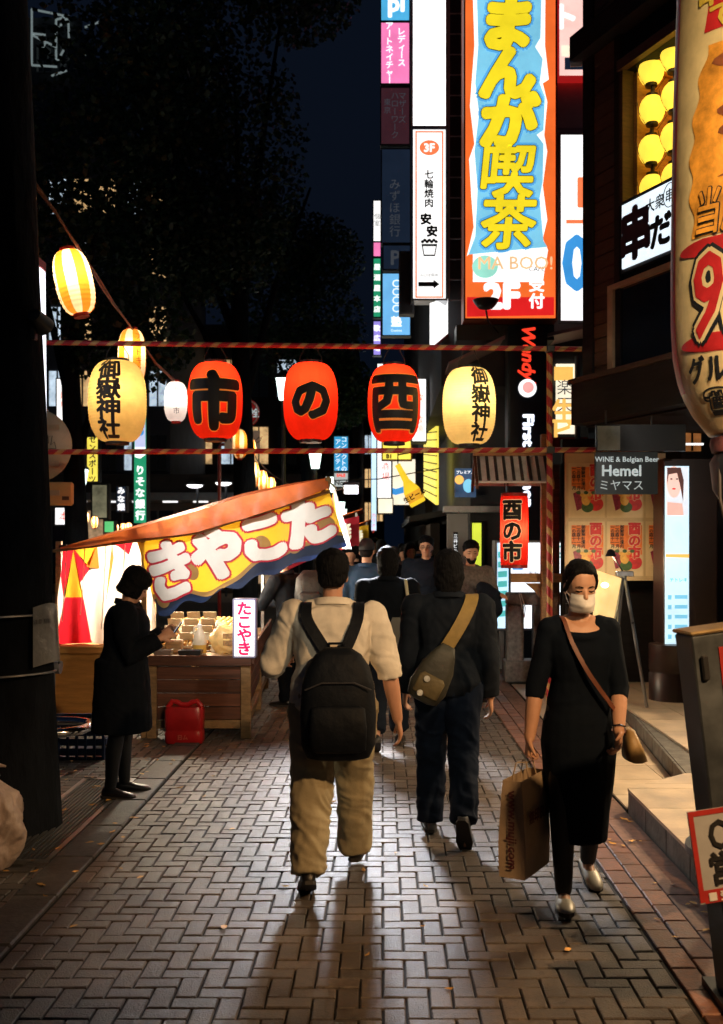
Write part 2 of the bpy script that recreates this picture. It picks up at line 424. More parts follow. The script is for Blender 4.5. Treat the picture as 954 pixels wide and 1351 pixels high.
for i in range(2):
    for j in range(13):
        x0, y0 = 1.53 + i * .45, 6.3 + j * .45
        p = clip([(x0, y0), (x0 + .444, y0), (x0 + .444, y0 + .444), (x0, y0 + .444)], [(1.53, 6.42), (2.0, 6.82), (2.265, 9.45), (2.27, 12.3), (1.53, 12.3)])
        if p and area(p) > .004: part('tile', MB().prism([(x, y, -.004) for x, y in p], (0, 0, .012)), TILE, lp)

# fallen leaves
lv = MB()
def leaf_on(x, y, z):
    a = random.uniform(0, 6.28); s = random.uniform(.014, .030); c, n = math.cos(a), math.sin(a); t = random.uniform(-.3, .3)
    pts = [(-1, 0, 0), (-.35, .5, .12), (.5, .38, .1), (1.1, 0, .3 + t), (.5, -.38, .1), (-.35, -.5, .18)]
    lv.add([(x + s * (u * c - v * n), y + s * (u * n + v * c), z + s * max(.05, w)) for u, v, w in pts], [(0, 1, 2, 3), (0, 3, 4, 5)])
for k in range(190):
    if k < 120: leaf_on(random.uniform(-2.9, -1.45) + random.gauss(0, .1), random.uniform(4.2, 8.6), .012)
    elif k < 150: leaf_on(random.uniform(1.2, 1.5), random.uniform(4.0, 8), .004)
    else: leaf_on(random.uniform(-1.4, 1.2), random.uniform(3.6, 9), .004)
struct('fallen_leaves', lv, LEAF, kind='stuff')

# ------------------------------------------------------------------ sign boxes
def lightbox(name, label, x0, y0, x1, y1, Y, face, texts=(), depth=.22, frame=DGREY, fw=.03, cat='sign', group=None, extra=None):
    A, B = P(x0, y0, Y), P(x1, y1, Y); s = Y / F
    xa, xb, zb, zt = A.x, B.x, B.z, A.z
    t = thing(name, label, cat, ((xa + xb) / 2, Y + depth / 2, zb), group)
    part('case', MB().b2(xa, xb, Y + .012, Y + depth, zb, zt), frame, t)
    part('frame', MB().b2(xa - fw, xa, Y - .012, Y + depth - .01, zb - fw, zt + fw).b2(xb, xb + fw, Y - .012, Y + depth - .01, zb - fw, zt + fw)
         .b2(xa, xb, Y - .010, Y + depth - .01, zb - fw, zb).b2(xa, xb, Y - .010, Y + depth - .01, zt, zt + fw), frame, t)
    f = part('face', MB().b2(xa + .002, xb - .002, Y, Y + .01, zb + .002, zt - .002), face, t)
    for it in texts:
        st, cx, cy, size, m = it[:5]; kw = it[5] if len(it) > 5 else {}
        kw = dict(kw); lift = kw.pop('lift', .006)
        part('lettering', text_mb(st, size * s / .92, front(PX(cx, Y), PZ(cy, Y), Y), lift=lift, **kw), m, f, fix=False)
    if extra: extra(t, f, Y, s)
    return t
def shape(f, pts, Y, lift, m, name='print'):        # flat printed shape on a sign face, corners in photo pixels
    return part(name, MB().prism([P(x, y, Y) + Vector((0, -lift, 0)) for x, y in pts], (0, .0008, 0)), m, f)
def disc(cx, cy, rx, ry=None, n=28, a0=0, a1=360):
    ry = ry or rx
    return [(cx + rx * math.cos(R(a0 + (a1 - a0) * k / n)), cy + ry * math.sin(R(a0 + (a1 - a0) * k / n))) for k in range(n)]
GW = glow('white', (1, .99, .97), 1.35); GWH = glow('hot_white', (1, .98, 1.0), 2.6, .06); GO = glow('orange', (1, .17, .03), .95); GRED = glow('red', (.9, .02, .02), .8)
GY_ = glow('yellow', (.95, .74, .02), 1.0, sample=False); GBL = glow('light_blue', (.22, .62, .85), 1.0, sample=False); GB = glow('blue', (.05, .32, .75), 1.0)
GK = mat('print_black', (.006, .008, .01), .4, em=((.01, .014, .02), .5), sample=False)
GPK = glow('pink', (.95, .22, .50), 1.05); GGR = glow('green', (.02, .34, .16), .9); GCR = glow('cream', (1, .88, .66), 1.15); GDIM = glow('dim', (.09, .10, .12), .5, sample=False)
GMAR = glow('maroon', (.11, .035, .05), .35, sample=False); GNAV = glow('navy', (.02, .035, .07), .4, sample=False); GCY = glow('cyan', (.08, .45, .78), 1.0); GWL = glow('white_letters', (1, 1, 1), 1.25, .03, sample=False)
GYL = glow('yellow_panel', (1, .80, .10), 1.1); GAM = glow('amber', (1, .55, .12), 1.0); GTEAL = glow('teal', (.10, .55, .52), .9, sample=False); GLB = glow('pale_blue', (.55, .80, 1), 1.3)
GRL = glow('red_letters', (1, .05, .02), 1.1, .03, sample=False); GOR = glow('orange_disc', (1, .22, .08), 1.0, sample=False)

# ------------------------------------------------------------------ right-hand block with the big signs
def window_part(t, x0, x1, y, z0, z1, m=GLASSD, fm=DGREY, mull=1):
    w = part('window', MB().b2(x0, x1, y - .01, y + .02, z0, z1), m, t)
    fr = MB().b2(x0 - .04, x0, y - .05, y + .03, z0 - .04, z1 + .04).b2(x1, x1 + .04, y - .05, y + .03, z0 - .04, z1 + .04).b2(x0, x1, y - .048, y + .03, z0 - .04, z0).b2(x0, x1, y - .048, y + .03, z1, z1 + .04)
    for k in range(mull): xm = x0 + (x1 - x0) * (k + 1) / (mull + 1); fr.b2(xm - .02, xm + .02, y - .044, y + .02, z0, z1)
    part('frame', fr, fm, w)
    return w
bt = thing('sign_building', 'dark corner building carrying the tall manga signboard and hamburger signs', 'building', (3.2, 16, 0))
part('wall', MB().b2(.92, 8, 16.05, 30, 4.15, 26), WALLD, bt)
part('ground_floor_wall', MB().b2(1.45, 8, 16.9, 30, 0, 4.149), WALLD, bt)
part('upper_cladding', MB().b2(2.60, 8, 15.75, 16.049, 4.9, 11.0), WALLG, bt)
for k in range(6): part('cladding_joint', MB().b2(2.6, 8, 15.742, 15.752, 5.2 + k * .95, 5.23 + k * .95), GREYP, bt)
part('soffit', MB().prism([(.98, 15.2, 4.33), (1.86, 15.2, 4.75), (1.86, 17, 4.75), (.98, 17, 4.33)], (0, 0, .05)), mat('soffit', (.52, .36, .33), .5, noise=(2, .1)), bt)
part('soffit', MB().prism([(2.42, 15.2, 4.75), (4.5, 15.2, 5.2), (4.5, 17, 5.2), (2.42, 17, 4.75)], (0, 0, .05)), _M['soffit'], bt)
part('fascia', MB().b2(1.1, 2.56, 15.28, 15.7, 4.72, 4.95), mat('fascia', (.05, .065, .06), .5, noise=(3, .2)), bt)
part('wall_panel', MB().b2(PX(590, 16.8), PX(617, 16.8), 16.78, 16.9, 0, PZ(678, 16.8)), WALLG, bt)
part('lintel', MB().b2(PX(585, 16.7), PX(660, 16.7), 16.6, 16.9, PZ(676, 16.7), PZ(668, 16.7)), STEEL, bt)
w = part('door', MB().b2(PX(622, 16.8), PX(640, 16.8), 16.80, 16.9, 0, PZ(688, 16.8)), GLASSD, bt)
part('lit_pane', MB().b2(PX(623, 16.8), PX(635, 16.8), 16.785, 16.80, PZ(770, 16.8), PZ(690, 16.8)), glow('lime', (.75, .85, .06), .9), w)
part('name_plate', MB().b2(PX(598, 16.8), PX(604, 16.8), 16.765, 16.78, PZ(732, 16.8), PZ(702, 16.8)), INK, bt)
part('name_lettering', text_mb('三井ビル', .075, front(PX(601, 16.8), PZ(717, 16.8), 16.765), vertical=True, lift=.003), GWL, bt, fix=False)
lw = part('lit_window', MB().b2(PX(731, 16.2), PX(756, 16.2), 16.0, 16.04, PZ(574, 16.2), PZ(483, 16.2)), GCR, bt)
shape(lw, [(731, 484), (756, 484), (756, 502), (731, 502)], 16.0, .012, GAM, 'top_band')
part('window_print', text_mb('楽天', .26, front(PX(745, 16), PZ(522, 16), 16.0), lift=.012, vertical=True), GDIM, lw, fix=False)
part('window_print', text_mb('生ビ', .40, front(PX(744, 16), PZ(556, 16), 16.0), lift=.012, bold=.03, vertical=True, pitch=.8), GAM, lw, fix=False)
part('drain_pipe', MB().tube([(PX(762, 15.9), 15.9, 0), (PX(762, 15.9), 15.9, PZ(470, 15.9))], .045, 10), mat('pipe_paint', (.12, .15, .17), .45), bt, smooth=True)
part('red_band', MB().b2(PX(728, 15.9), PX(775, 15.9), 15.9, 16.0, PZ(590, 15.9), PZ(577, 15.9)), REDP, bt)
pst = part('beer_poster', MB().b2(PX(600, 16.5), PX(628, 16.5), 16.5, 16.52, PZ(656, 16.5), PZ(618, 16.5)), glow('poster_navy', (.05, .11, .22), .5, .5, sample=False), bt)
shape(pst, disc(606, 633, 6), 16.5, .006, GAM, 'picture'); shape(pst, disc(618, 641, 7, 9), 16.5, .006, GBL, 'picture')
part('poster_lettering', text_mb('プレミアム', .06, front(PX(614, 16.5), PZ(623, 16.5), 16.5), lift=.006, bold=.02), GWL, pst, fix=False)
for k in range(7):
    z0 = 6.0 + k * 2.7
    if z0 > 11: window_part(bt, 1.3, 2.5, 16.04, z0, z0 + 1.5); window_part(bt, 3.0, 4.6, 16.04, z0, z0 + 1.5)

# tall manga sign
def manga(t, f, Y, s):
    shape(f, [(616, -70), (731, -70), (731, 415), (616, 415)], Y, .002, GO)
    shape(f, [(616, 392), (731, 392), (731, 416), (616, 418)], Y, .004, GRED)
    shape(f, [(622, -70), (720, -70), (719, 60), (724, 105), (716, 110), (722, 135), (718, 178), (722, 200), (716, 245), (722, 290), (716, 315), (723, 330), (716, 372), (624, 372), (624, 330), (616, 338), (625, 300), (622, 260), (619, 210), (626, 190), (620, 140), (626, 60)], Y, .0045, GW)
    shape(f, [(627, -70), (716, -70), (713, 50), (706, 62), (716, 78), (712, 110), (719, 128), (717, 172), (708, 178), (717, 190), (716, 240), (712, 262), (717, 318), (722, 326), (690, 329), (618, 336), (627, 312), (630, 250), (626, 200), (632, 150), (627, 110), (631, 60)], Y, .0065, GBL)
    for ch, cx, cy, sz in (('ま', 671, 31, 69), ('ん', 671, 96, 69), ('が', 673, 158, 69), ('喫', 671, 225, 69), ('茶', 671, 293, 69)):
        kk = .36 if ch in '喫茶' else .92
        for b, m, l in ((.072 * kk + .055, GCY2, .008), (.072 * kk + .014, INK, .011), (.072 * kk, GY_, .014)):
            part('lettering', text_mb(ch, sz * s / .92, front(PX(cx, Y), PZ(cy, Y), Y), bold=b, lift=l, dirs=12, step=.0001, shear=.10), m, f, fix=False)
    shape(f, disc(640, 352, 17, 15), Y, .006, glow('mint', (.35, .80, .65), 1.0, sample=False))
    part('lettering', text_mb('MA BOO!', 24 * s, front(PX(680, Y), PZ(347, Y), Y), lift=.008, bold=.012), glow('peach', (1, .62, .32), 1.0, sample=False), f, fix=False)
    part('lettering', text_mb('CAFE', 9 * s, front(PX(708, Y), PZ(355, Y), Y), lift=.008), GDIM, f, fix=False)
    part('lettering', text_mb('2F', 46 * s, front(PX(662, Y), PZ(390, Y), Y), lift=.008, bold=.06, sx=1.05), GWL, f, fix=False)
    part('lettering', text_mb('受付', 21 * s, front(PX(708, Y), PZ(386, Y), Y), lift=.008, bold=.035, vertical=True), GWL, f, fix=False)
GCY2 = glow('sky_blue', (.10, .42, .80), 1.0, sample=False)
lightbox('manga_signboard', 'tall backlit orange and blue sign with yellow manga cafe characters', 614, -75, 733, 420, 15.0, GO, depth=.45, fw=.025, frame=mat('sign_red_frame', (.35, .07, .03), .5), extra=manga)
fl = thing('flood_lamp', 'black dish lamp on an arm before the foot of the manga sign', 'lamp', P(641, 402, 14.5))
c = P(641, 396, 14.4)
part('shade', MB().lathe([(.02, -.13), (.10, -.115), (.15, -.06), (.185, 0.0), (.18, .004), (.14, -.055), (.09, -.10), (.015, -.115)], 24, c), BLACKM, fl, smooth=True)
part('arm', MB().tube([c + Vector((0, 0, -.12)), c + Vector((.05, .2, -.25)), c + Vector((.3, .95, -.28))], .014, 8), BLACKM, fl, smooth=True)
part('bulb', MB().ell(c + Vector((0, 0, -.035)), (.05, .05, .05)), GW, fl, smooth=True)

# white sign stack with the grill restaurant
lightbox('blank_light_panel', 'tall blank glowing white sign panel above the grill sign', 545, -75, 588, 166, 15.6, GWH, depth=.3, frame=GREYP)
def grill(t, f, Y, s):
    for a, b in (((548, 173), (550, 393)), ((583, 173), (585, 393))): shape(f, [a, (b[0], a[1]), b, (a[0], b[1])], Y, .004, GOR)
    for y in (173, 391): shape(f, [(550, y), (583, y), (583, y + 2), (550, y + 2)], Y, .004, GOR)
    shape(f, disc(566.5, 195, 13, 10), Y, .004, GOR)
    part('lettering', text_mb('3F', 15 * s, front(PX(566.5, Y), PZ(195, Y), Y), lift=.007, bold=.04), GWL, f, fix=False)
    part('lettering', text_mb('七輪焼肉', 12.5 * s, front(PX(566, Y), PZ(249, Y), Y), lift=.007, bold=.03, vertical=True, pitch=1.0), INK, f, fix=False)
    part('lettering', text_mb('安', 15 * s, front(PX(562, Y), PZ(289, Y), Y), lift=.007, bold=.06), INK, f, fix=False)
    part('lettering', text_mb('安', 15 * s, front(PX(570, Y), PZ(305, Y), Y), lift=.007, bold=.06), INK, f, fix=False)
    shape(f, [(556, 322), (577, 322), (574, 338), (559, 338)], Y, .005, INK); shape(f, [(558, 325), (575, 325), (573, 336), (560, 336)], Y, .0065, GW)
    for k in range(7): shape(f, disc(557.5 + k * 3, 319 - (k % 2) * 2, 2.2, 2), Y, .005 + .0003 * k, INK)
    part('lettering', text_mb('入口は奥側', 5 * s, front(PX(566, Y), PZ(363, Y), Y), lift=.006), INK, f, fix=False)
    shape(f, [(552, 372), (572, 372), (572, 369), (580, 375), (572, 381), (572, 378), (552, 378)], Y, .005, INK)
lightbox('grill_sign', 'narrow white lit sign with orange 3F disc and black arrow', 545, 171, 588, 394, 15.6, GW, depth=.3, frame=STEEL, extra=grill)
rk = thing('sign_ladder', 'steel ladder rack between the white panels and the manga sign', 'ladder', P(600, 400, 15.8))
for px in (592.5, 611): part('rail', MB().b2(PX(px, 15.8) - .012, PX(px, 15.8) + .012, 15.79, 15.82, PZ(398, 15.8), PZ(-60, 15.8)), STEEL, rk)
for k in range(17): part('rung', MB().tube([P(593, 396 - k * 27, 15.8), P(611, 396 - k * 27, 15.8)], .011, 6), STEEL, rk)
lightbox('black_board_sign', 'small unlit black board beside the grill sign', 529, 334, 544, 412, 15.9, BLACKM, frame=DGREY)
asg = thing('slanted_sign', 'small white sign seen at a slant under the grill sign', 'sign', P(580, 455, 15.8))
part('panel', MB().prism([P(567, 400, 15.4), P(592, 392, 16.2), P(592, 436, 16.2), P(567, 457, 15.4)], (.05, .02, 0)), GW, asg)
part('red_edge', MB().prism([P(567, 457, 15.38), P(592, 436, 16.18), P(592, 439, 16.18), P(567, 461, 15.38)], (.05, .02, 0)), REDP, asg)
u = (P(592, 392, 16.2) - P(567, 400, 15.4)); u.z = 0
part('lettering', text_mb('炭火焼', .2, plane(P(580, 425, 15.78), u, (0, 0, 1)), lift=.012, bold=.03, vertical=True, sx=1.6), INK, asg, fix=False)

# column of projecting signs farther along
lightbox('blue_sign', 'blue lit sign panel at the very top of the far column', 503, -40, 540, 27, 19, GCY, [('pi', 523, 8, 30, GWL, dict(bold=.04))], fw=.02)
lightbox('pink_sign', 'pink lit beauty salon sign with white characters', 503, 30, 540, 110, 19, GPK, [('アートネイチャー', 514, 70, 10, GWL, dict(vertical=True, bold=.02, pitch=.95)), ('レディース', 530, 62, 10, GWL, dict(vertical=True, bold=.02, pitch=.95))], fw=.02)
lightbox('maroon_sign', 'unlit maroon job office sign below the pink sign', 503, 116, 540, 190, 19, GMAR, [('マザーズ', 531, 142, 10, GDIM, dict(vertical=True, pitch=.95)), ('ハローワーク', 521, 152, 10, GDIM, dict(vertical=True, pitch=.95)), ('東京', 511, 140, 9, GDIM, dict(vertical=True))], fw=.02)  # unlit face, its faint glow stands in for street light on it
lightbox('navy_sign', 'unlit navy bank sign with faint vertical characters', 504, 197, 541, 320, 19, GNAV, [('みずほ銀行', 521, 274, 14, GDIM, dict(vertical=True, pitch=1.02))], fw=.02)  # unlit too, light on the face is put in as a faint glow
lightbox('parking_sign', 'small dark parking sign with a faint letter P', 506, 324, 541, 355, 19, GNAV, [('P', 522, 340, 24, GDIM, dict(bold=.03))], fw=.02)
lightbox('school_sign', 'light blue cram school sign with a column of white letters C', 505, 361, 541, 442, 19, glow('mid_blue', (.16, .48, .85), 1.05), [('CCCC', 522, 390, 13, GWL, dict(vertical=True, pitch=.78)), ('塾', 523, 424, 13, GWL, dict(bold=.04)), ('Cosmos', 523, 436, 4, GWL)], fw=.02)
lightbox('white_strip_sign', 'slim white lit sign at the left edge of the far sign column', 493, 265, 502, 318, 24, GW, [('個室', 497.5, 290, 8, INK, dict(vertical=True))], fw=.02)
lightbox('magenta_strip_sign', 'slim magenta lit sign between the white and green strips', 493, 320, 502, 338, 24, GPK, fw=.02)
lightbox('green_strip_sign', 'slim green lit sign low in the far sign column', 493, 341, 502, 418, 24, GGR, [('居酒屋本店', 497.5, 380, 8, GWL, dict(vertical=True, pitch=1.6, bold=.04))], fw=.02)
lightbox('violet_strip_sign', 'slim violet lit sign at the foot of the far column', 493, 424, 502, 468, 24, glow('violet', (.35, .28, .85), 1.0), [('歌広場', 497.5, 446, 8, GWL, dict(vertical=True, pitch=1.5, bold=.04))], fw=.02)
# signs on the pale wall
lightbox('red_frame_sign', 'red framed photo sign at the top beside the manga sign', 738, -60, 775, 100, 15.6, glow('salmon', (1, .62, .55), 1.1), [('ト', 748, 22, 34, GWL, dict(bold=.05))], frame=mat('red_frame', (.6, .03, .03), .4, em=((.8, .02, .02), .4)), fw=.07, depth=.1,
         extra=lambda t, f, Y, s: (shape(f, [(741, 60), (775, 60), (775, 74), (741, 74)], Y, .004, GCR), shape(f, [(745, 76), (775, 76), (775, 92), (745, 92)], Y, .004, GNAV)))
lightbox('white_zero_sign', 'white lit sign with an orange bar and a big blue zero', 740, 178, 785, 423, 15.6, GW, [('0', 761, 347, 92, GB, dict(bold=.03, sx=.75)), ('1', 766, 254, 50, GOR, dict(bold=.03))], frame=GREYP, depth=.12, extra=lambda t, f, Y, s: shape(f, [(747, 290), (785, 290), (785, 295), (747, 295)], Y, .004, GOR))
# hamburger shop column sign, letters turned on their side
wc = thing('hamburger_column_sign', 'black column sign with red and white letters turned on their side', 'sign', P(695, 690, 14.9))
part('column', MB().b2(PX(669, 15), PX(721, 15), 14.92, 15.25, 0, PZ(432, 15)), mat('column_black', (.010, .014, .022), .35, noise=(3, .2)), wc)
f0 = front(PX(696, 14.92), PZ(500, 14.92), 14.92); s_ = 14.92 / F
part('lettering', text_mb("Wendy's", 24 * s_, front(PX(695, 14.92), PZ(472, 14.92), 14.92), lift=.012, bold=.035, rot=-math.pi / 2, shear=.25), GRL, wc, fix=False)
part('emblem_ring', MB().prism([P(x, y, 14.905) for x, y in disc(696, 512, 12)], (0, .01, 0)), GWL, wc)
part('emblem', MB().prism([P(x, y, 14.89) for x, y in disc(697, 511, 7.5)], (0, .01, 0)), glow('emblem_pink', (1, .45, .42), .95, sample=False), wc)
part('lettering', text_mb("First Kitchen", 19.5 * s_, front(PX(697, 14.92), PZ(608, 14.92), 14.92), lift=.012, bold=.055, rot=-math.pi / 2, sx=1.22), glow('cold_letters', (.82, .88, 1), 1.7, .03), wc, fix=False)

# far right-hand street
fb = thing('far_shop_row', 'dark row of shops down the street behind the lit signs', 'building', (3, 24, 0))
part('wall', MB().b2(1.25, 9, 30.05, 60, 0, 22), WALLB, fb)
part('awning', MB().prism([(.55, 21.5, 2.15), (1.7, 21.5, 2.35), (1.7, 30, 2.35), (.55, 30, 2.15)], (0, 0, .12)), BLACKM, fb)
part('shopfront', MB().b2(1.05, 1.25, 22.5, 30, 0, 2.14), WALLB, fb)
lightbox('pale_tall_sign', 'tall white lit sign with faint red marks behind the bottle sign', 498, 480, 516, 676, 27, GW, [('酒', 508, 615, 10, GRL), ('場', 509, 628, 10, GRL)], fw=.02)
lightbox('blue_letter_sign', 'white lit panel with a curved blue stroke behind the bottle sign', 518, 606, 548, 666, 27.5, GCR, [('し', 526, 632, 42, GB, dict(bold=.05))], fw=.02)
lightbox('far_violet_sign', 'slim blue and white sign edge at the left of the tall white sign', 490, 560, 496.5, 700, 28, GLB, [('カラオケ', 493, 690, 6, GRL, dict(vertical=True))], fw=.015)
lightbox('basement_sign', 'amber B1 sign hanging under the right red lantern', 505, 582, 542, 606, 23, GYL, [('B1', 513, 602, 7, mat('brown_print', (.1, .03, .01), .5), dict(bold=.06))], fw=.03, frame=mat('amber_frame', (.3, .13, .03), .5))
lightbox('square_box_sign', 'small square cream box sign above the far crowd', 499, 658, 518, 677, 22, GCR, fw=.02, depth=.4)
lightbox('white_side_sign', 'white lit box sign half behind the right red lantern', 544, 500, 562, 582, 20, GW, [('飲', 553, 525, 12, GOR), ('放題', 553, 560, 11, GOR, dict(vertical=True))], fw=.02, depth=.5)
ys = thing('lit_screen_wall', 'yellow backlit slatted shop screen beside the bottle sign', 'screen', P(566, 665, 22))
part('panel', MB().prism([P(559, 563, 23.2), P(575, 560, 21.4), P(575, 666, 21.4), P(559, 654, 23.2)], (.06, 0, 0)), GYL, ys)
for k in range(9):
    part('slat', MB().prism([P(558.6, 571 + k * 9.3, 23.15), P(575, 569 + k * 10.6, 21.35), P(575, 570.4 + k * 10.6, 21.35), P(558.6, 572.2 + k * 9.3, 23.15)], (.03, 0, 0)), BLACKM, ys)
bs = thing('bottle_sign', 'tilted yellow beer bottle sign hanging over the street', 'sign', P(540, 650, 20))
bc = P(540, 642, 20); M = Euler((0, R(-28), 0)).to_matrix()
k = 20 / F
part('bottle', MB().lathe([(0.001, -26 * k), (10 * k, -26 * k), (11 * k, -24 * k), (11 * k, -6 * k), (8 * k, 1 * k), (4.5 * k, 9 * k), (3.6 * k, 30 * k), (3.8 * k, 33 * k), (.001, 33 * k)], 20, bc, M=M), glow('bottle', (1, .66, .03), .95), bs, smooth=True)
part('label_band', MB().lathe([(11.2 * k, -21 * k), (11.3 * k, -20.5 * k), (11.3 * k, -8.5 * k), (11.2 * k, -8 * k)], 20, bc, cap=False, M=M), glow('bottle_label', (.95, .45, .03), .8, sample=False), bs, smooth=True)
part('lettering', text_mb('生ビール', 8 * k, lambda u, v, l: bc + M @ Vector((u, -11.6 * k - l, v - 14 * k)), bold=.04), INK, bs, fix=False)
part('hanger', MB().tube([P(525, 600, 20), P(548, 596, 20)], .015, 6).tube([P(525, 612, 20), P(525, 580, 20)], .012, 6), BLACKM, bs)
part('wire', MB().tube([P(440, 634, 21), P(500, 632, 20.5), P(580, 618, 20)], .012, 5), CABLE, bs)
lightbox('contact_lens_sign', 'light blue hanging sign with white vertical contact lens lettering', 441, 576, 459, 621, 26, glow('lens_blue', (.04, .38, .72), .9), [('コンタクトの', 454, 599, 7.5, GWL, dict(vertical=True, pitch=.95)), ('アイシティ', 446, 600, 7.5, GWL, dict(vertical=True, pitch=1.05))], fw=.02)
lightbox('number_one_sign', 'pale sign reading No.1 below the blue contact lens sign', 441, 624, 459, 642, 26, glow('grey_white', (.5, .55, .55), .8), [('No.1', 450, 637, 8, INK, dict(bold=.03)), ('SALE', 450, 627, 5, GRL, dict(bold=.05))], fw=.02)
# ------------------------------------------------------------------ tavern on the right (upper floor overhangs the porch)
AX, AY, DX, DY = 2.05, 10.3, .387, -.922          # far corner, direction of its front towards the viewer
def IZ(s, z, out=0.0): return Vector((AX + DX * s - .922 * out, AY + DY * s - .387 * out, z))
def IS(px): k = (px - VX) / F; return (AY * k - AX) / (DX - DY * k)
def IZQ(px, py): s = IS(px); return s, PZ(py, AY + DY * s)
def ibox(mb, s0, s1, z0, z1, o0, o1): return mb.prism([IZ(s0, z0, o0), IZ(s1, z0, o0), IZ(s1, z1, o0), IZ(s0, z1, o0)], IZ(0, 0, o1) - IZ(0, 0, o0))
tv = thing('tavern_building', 'dark wooden tavern with an overhanging upper floor above the porch', 'building', (3.5, 10, 0))
s1, zwt = IZQ(825, 95); _, zwb = IZQ(827, 266)
zst, zsb = IZQ(828, 268)[1], IZQ(828, 356)[1]
zpt, zpb = IZQ(812, 384)[1], 3.34
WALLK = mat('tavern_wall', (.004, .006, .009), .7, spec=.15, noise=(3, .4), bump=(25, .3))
b = MB()                                            # upper floor wall with the window left open
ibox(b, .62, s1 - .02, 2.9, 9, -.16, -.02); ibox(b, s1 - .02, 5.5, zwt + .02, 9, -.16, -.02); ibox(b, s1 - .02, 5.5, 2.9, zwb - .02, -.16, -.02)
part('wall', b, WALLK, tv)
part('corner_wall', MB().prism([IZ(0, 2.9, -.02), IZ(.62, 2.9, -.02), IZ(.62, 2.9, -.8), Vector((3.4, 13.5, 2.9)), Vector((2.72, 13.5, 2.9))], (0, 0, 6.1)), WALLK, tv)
for k in range(44):
    part('plank', ibox(MB(), .16, .50, 3.02 + k * .135, 3.145 + k * .135, -.018, .012 + random.uniform(-.004, .006)), PLANKW, tv)
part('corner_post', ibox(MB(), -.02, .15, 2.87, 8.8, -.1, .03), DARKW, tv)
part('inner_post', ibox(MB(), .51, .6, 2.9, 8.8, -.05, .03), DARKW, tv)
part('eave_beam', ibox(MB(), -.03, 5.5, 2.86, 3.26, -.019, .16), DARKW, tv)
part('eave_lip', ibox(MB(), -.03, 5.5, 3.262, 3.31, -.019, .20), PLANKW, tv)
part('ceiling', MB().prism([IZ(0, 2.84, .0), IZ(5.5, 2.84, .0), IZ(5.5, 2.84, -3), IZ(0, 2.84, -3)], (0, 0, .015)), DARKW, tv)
part('roof_brow', ibox(MB(), -.06, 5.5, zwt + .38, zwt + .62, -.019, .16), DARKW, tv)
part('painted_soffit_light', MB().prism([IZ(-.06, zwt + .33, .15), IZ(.0, zwt + .33, .05), IZ(.0, zwt + .37, .05), IZ(-.06, zwt + .37, .15)], (0, .02, 0)), WHITEP, tv)  # white paint stands in for light on the soffit tip
fm = MB(); ibox(fm, s1 - .07, s1, zwb - .02, zwt + .02, -.1, .03); ibox(fm, s1 - .07, 5.4, zwt + .022, zwt + .12, -.1, .05)
wf = part('window_frame', fm, PLANKW, tv)
part('window_jamb', ibox(MB(), s1 + .001, s1 + .05, zwb, zwt, -.5, -.10), WOOD, wf)
AMW = mat('amber_room', (.75, .33, .07), .6, noise=(2, .25))
part('lit_room_wall', ibox(MB(), s1 - .02, 5.4, zwb - .1, zwt + .1, -.62, -.57), AMW, tv)
part('room_floor', ibox(MB(), s1 - .02, 5.4, zwb - .1, zwb - .02, -.57, -.17), AMW, tv)
part('room_ceiling', ibox(MB(), s1 - .02, 5.4, zwt + .02, zwt + .1, -.57, -.17), AMW, tv)
# ground floor: recessed shop front
gf = MB(); ibox(gf, -.3, 5.5, 0.14, 2.83, -2.6, -2.5)
part('shopfront_wall', gf, WALLK, tv)
part('side_wall', MB().b2(PX(742, 11.3), 3.3, 11.3, 11.42, .145, 2.83), DARKW, tv)
for (px0, px1, y0, y1, m) in ((868, 888, 540, 562, GAM), (901, 925, 541, 595, AMW)):
    a, c_ = P(px0, y0, 11.0), P(px1, y1, 11.0)
    w = part('shop_window', MB().b2(a.x, c_.x, 11.0, 11.04, c_.z, a.z), mat('dim_amber', (.3, .13, .05), .5, em=((.6, .22, .06), .35), noise=(5, .5)), tv)
    part('window_bar', MB().b2((a.x + c_.x) / 2 - .01, (a.x + c_.x) / 2 + .01, 10.985, 10.999, c_.z, a.z), DARKW, w)
part('light_tube', MB().tube([P(902, 586, 10.6), P(928, 586, 10.6)], .012, 8), GW, tv)
for (x_, y_, tx_, ty_) in ((3.35, 7.7, 2.35, 7.2), (3.75, 6.4, 2.1, 5.6)):  # ceiling spots added to brighten the porch tiles
    dl = part('added_downlight', MB().lathe([(.001, 2.826), (.06, 2.826), (.075, 2.80), (.085, 2.80), (.085, 2.838), (.001, 2.838)], 20, (x_, y_, 0)), glow('added_downlight', (1, .75, .45), 2.0), tv, smooth=True)
    L = bpy.data.lights.new('added_porch_downlight', 'SPOT'); L.energy = 380; L.color = (1, .72, .42); L.spot_size = R(95); L.spot_blend = .7; L.shadow_soft_size = .06
    lo = bpy.data.objects.new('added_porch_downlight', L); C.objects.link(lo); lo.parent = tv; lo.location = Vector((x_, y_, 2.78)) - BASE[tv.name]
    lo.rotation_euler = (Vector((tx_, ty_, .1)) - Vector((x_, y_, 2.78))).to_track_quat('-Z', 'Y').to_euler()
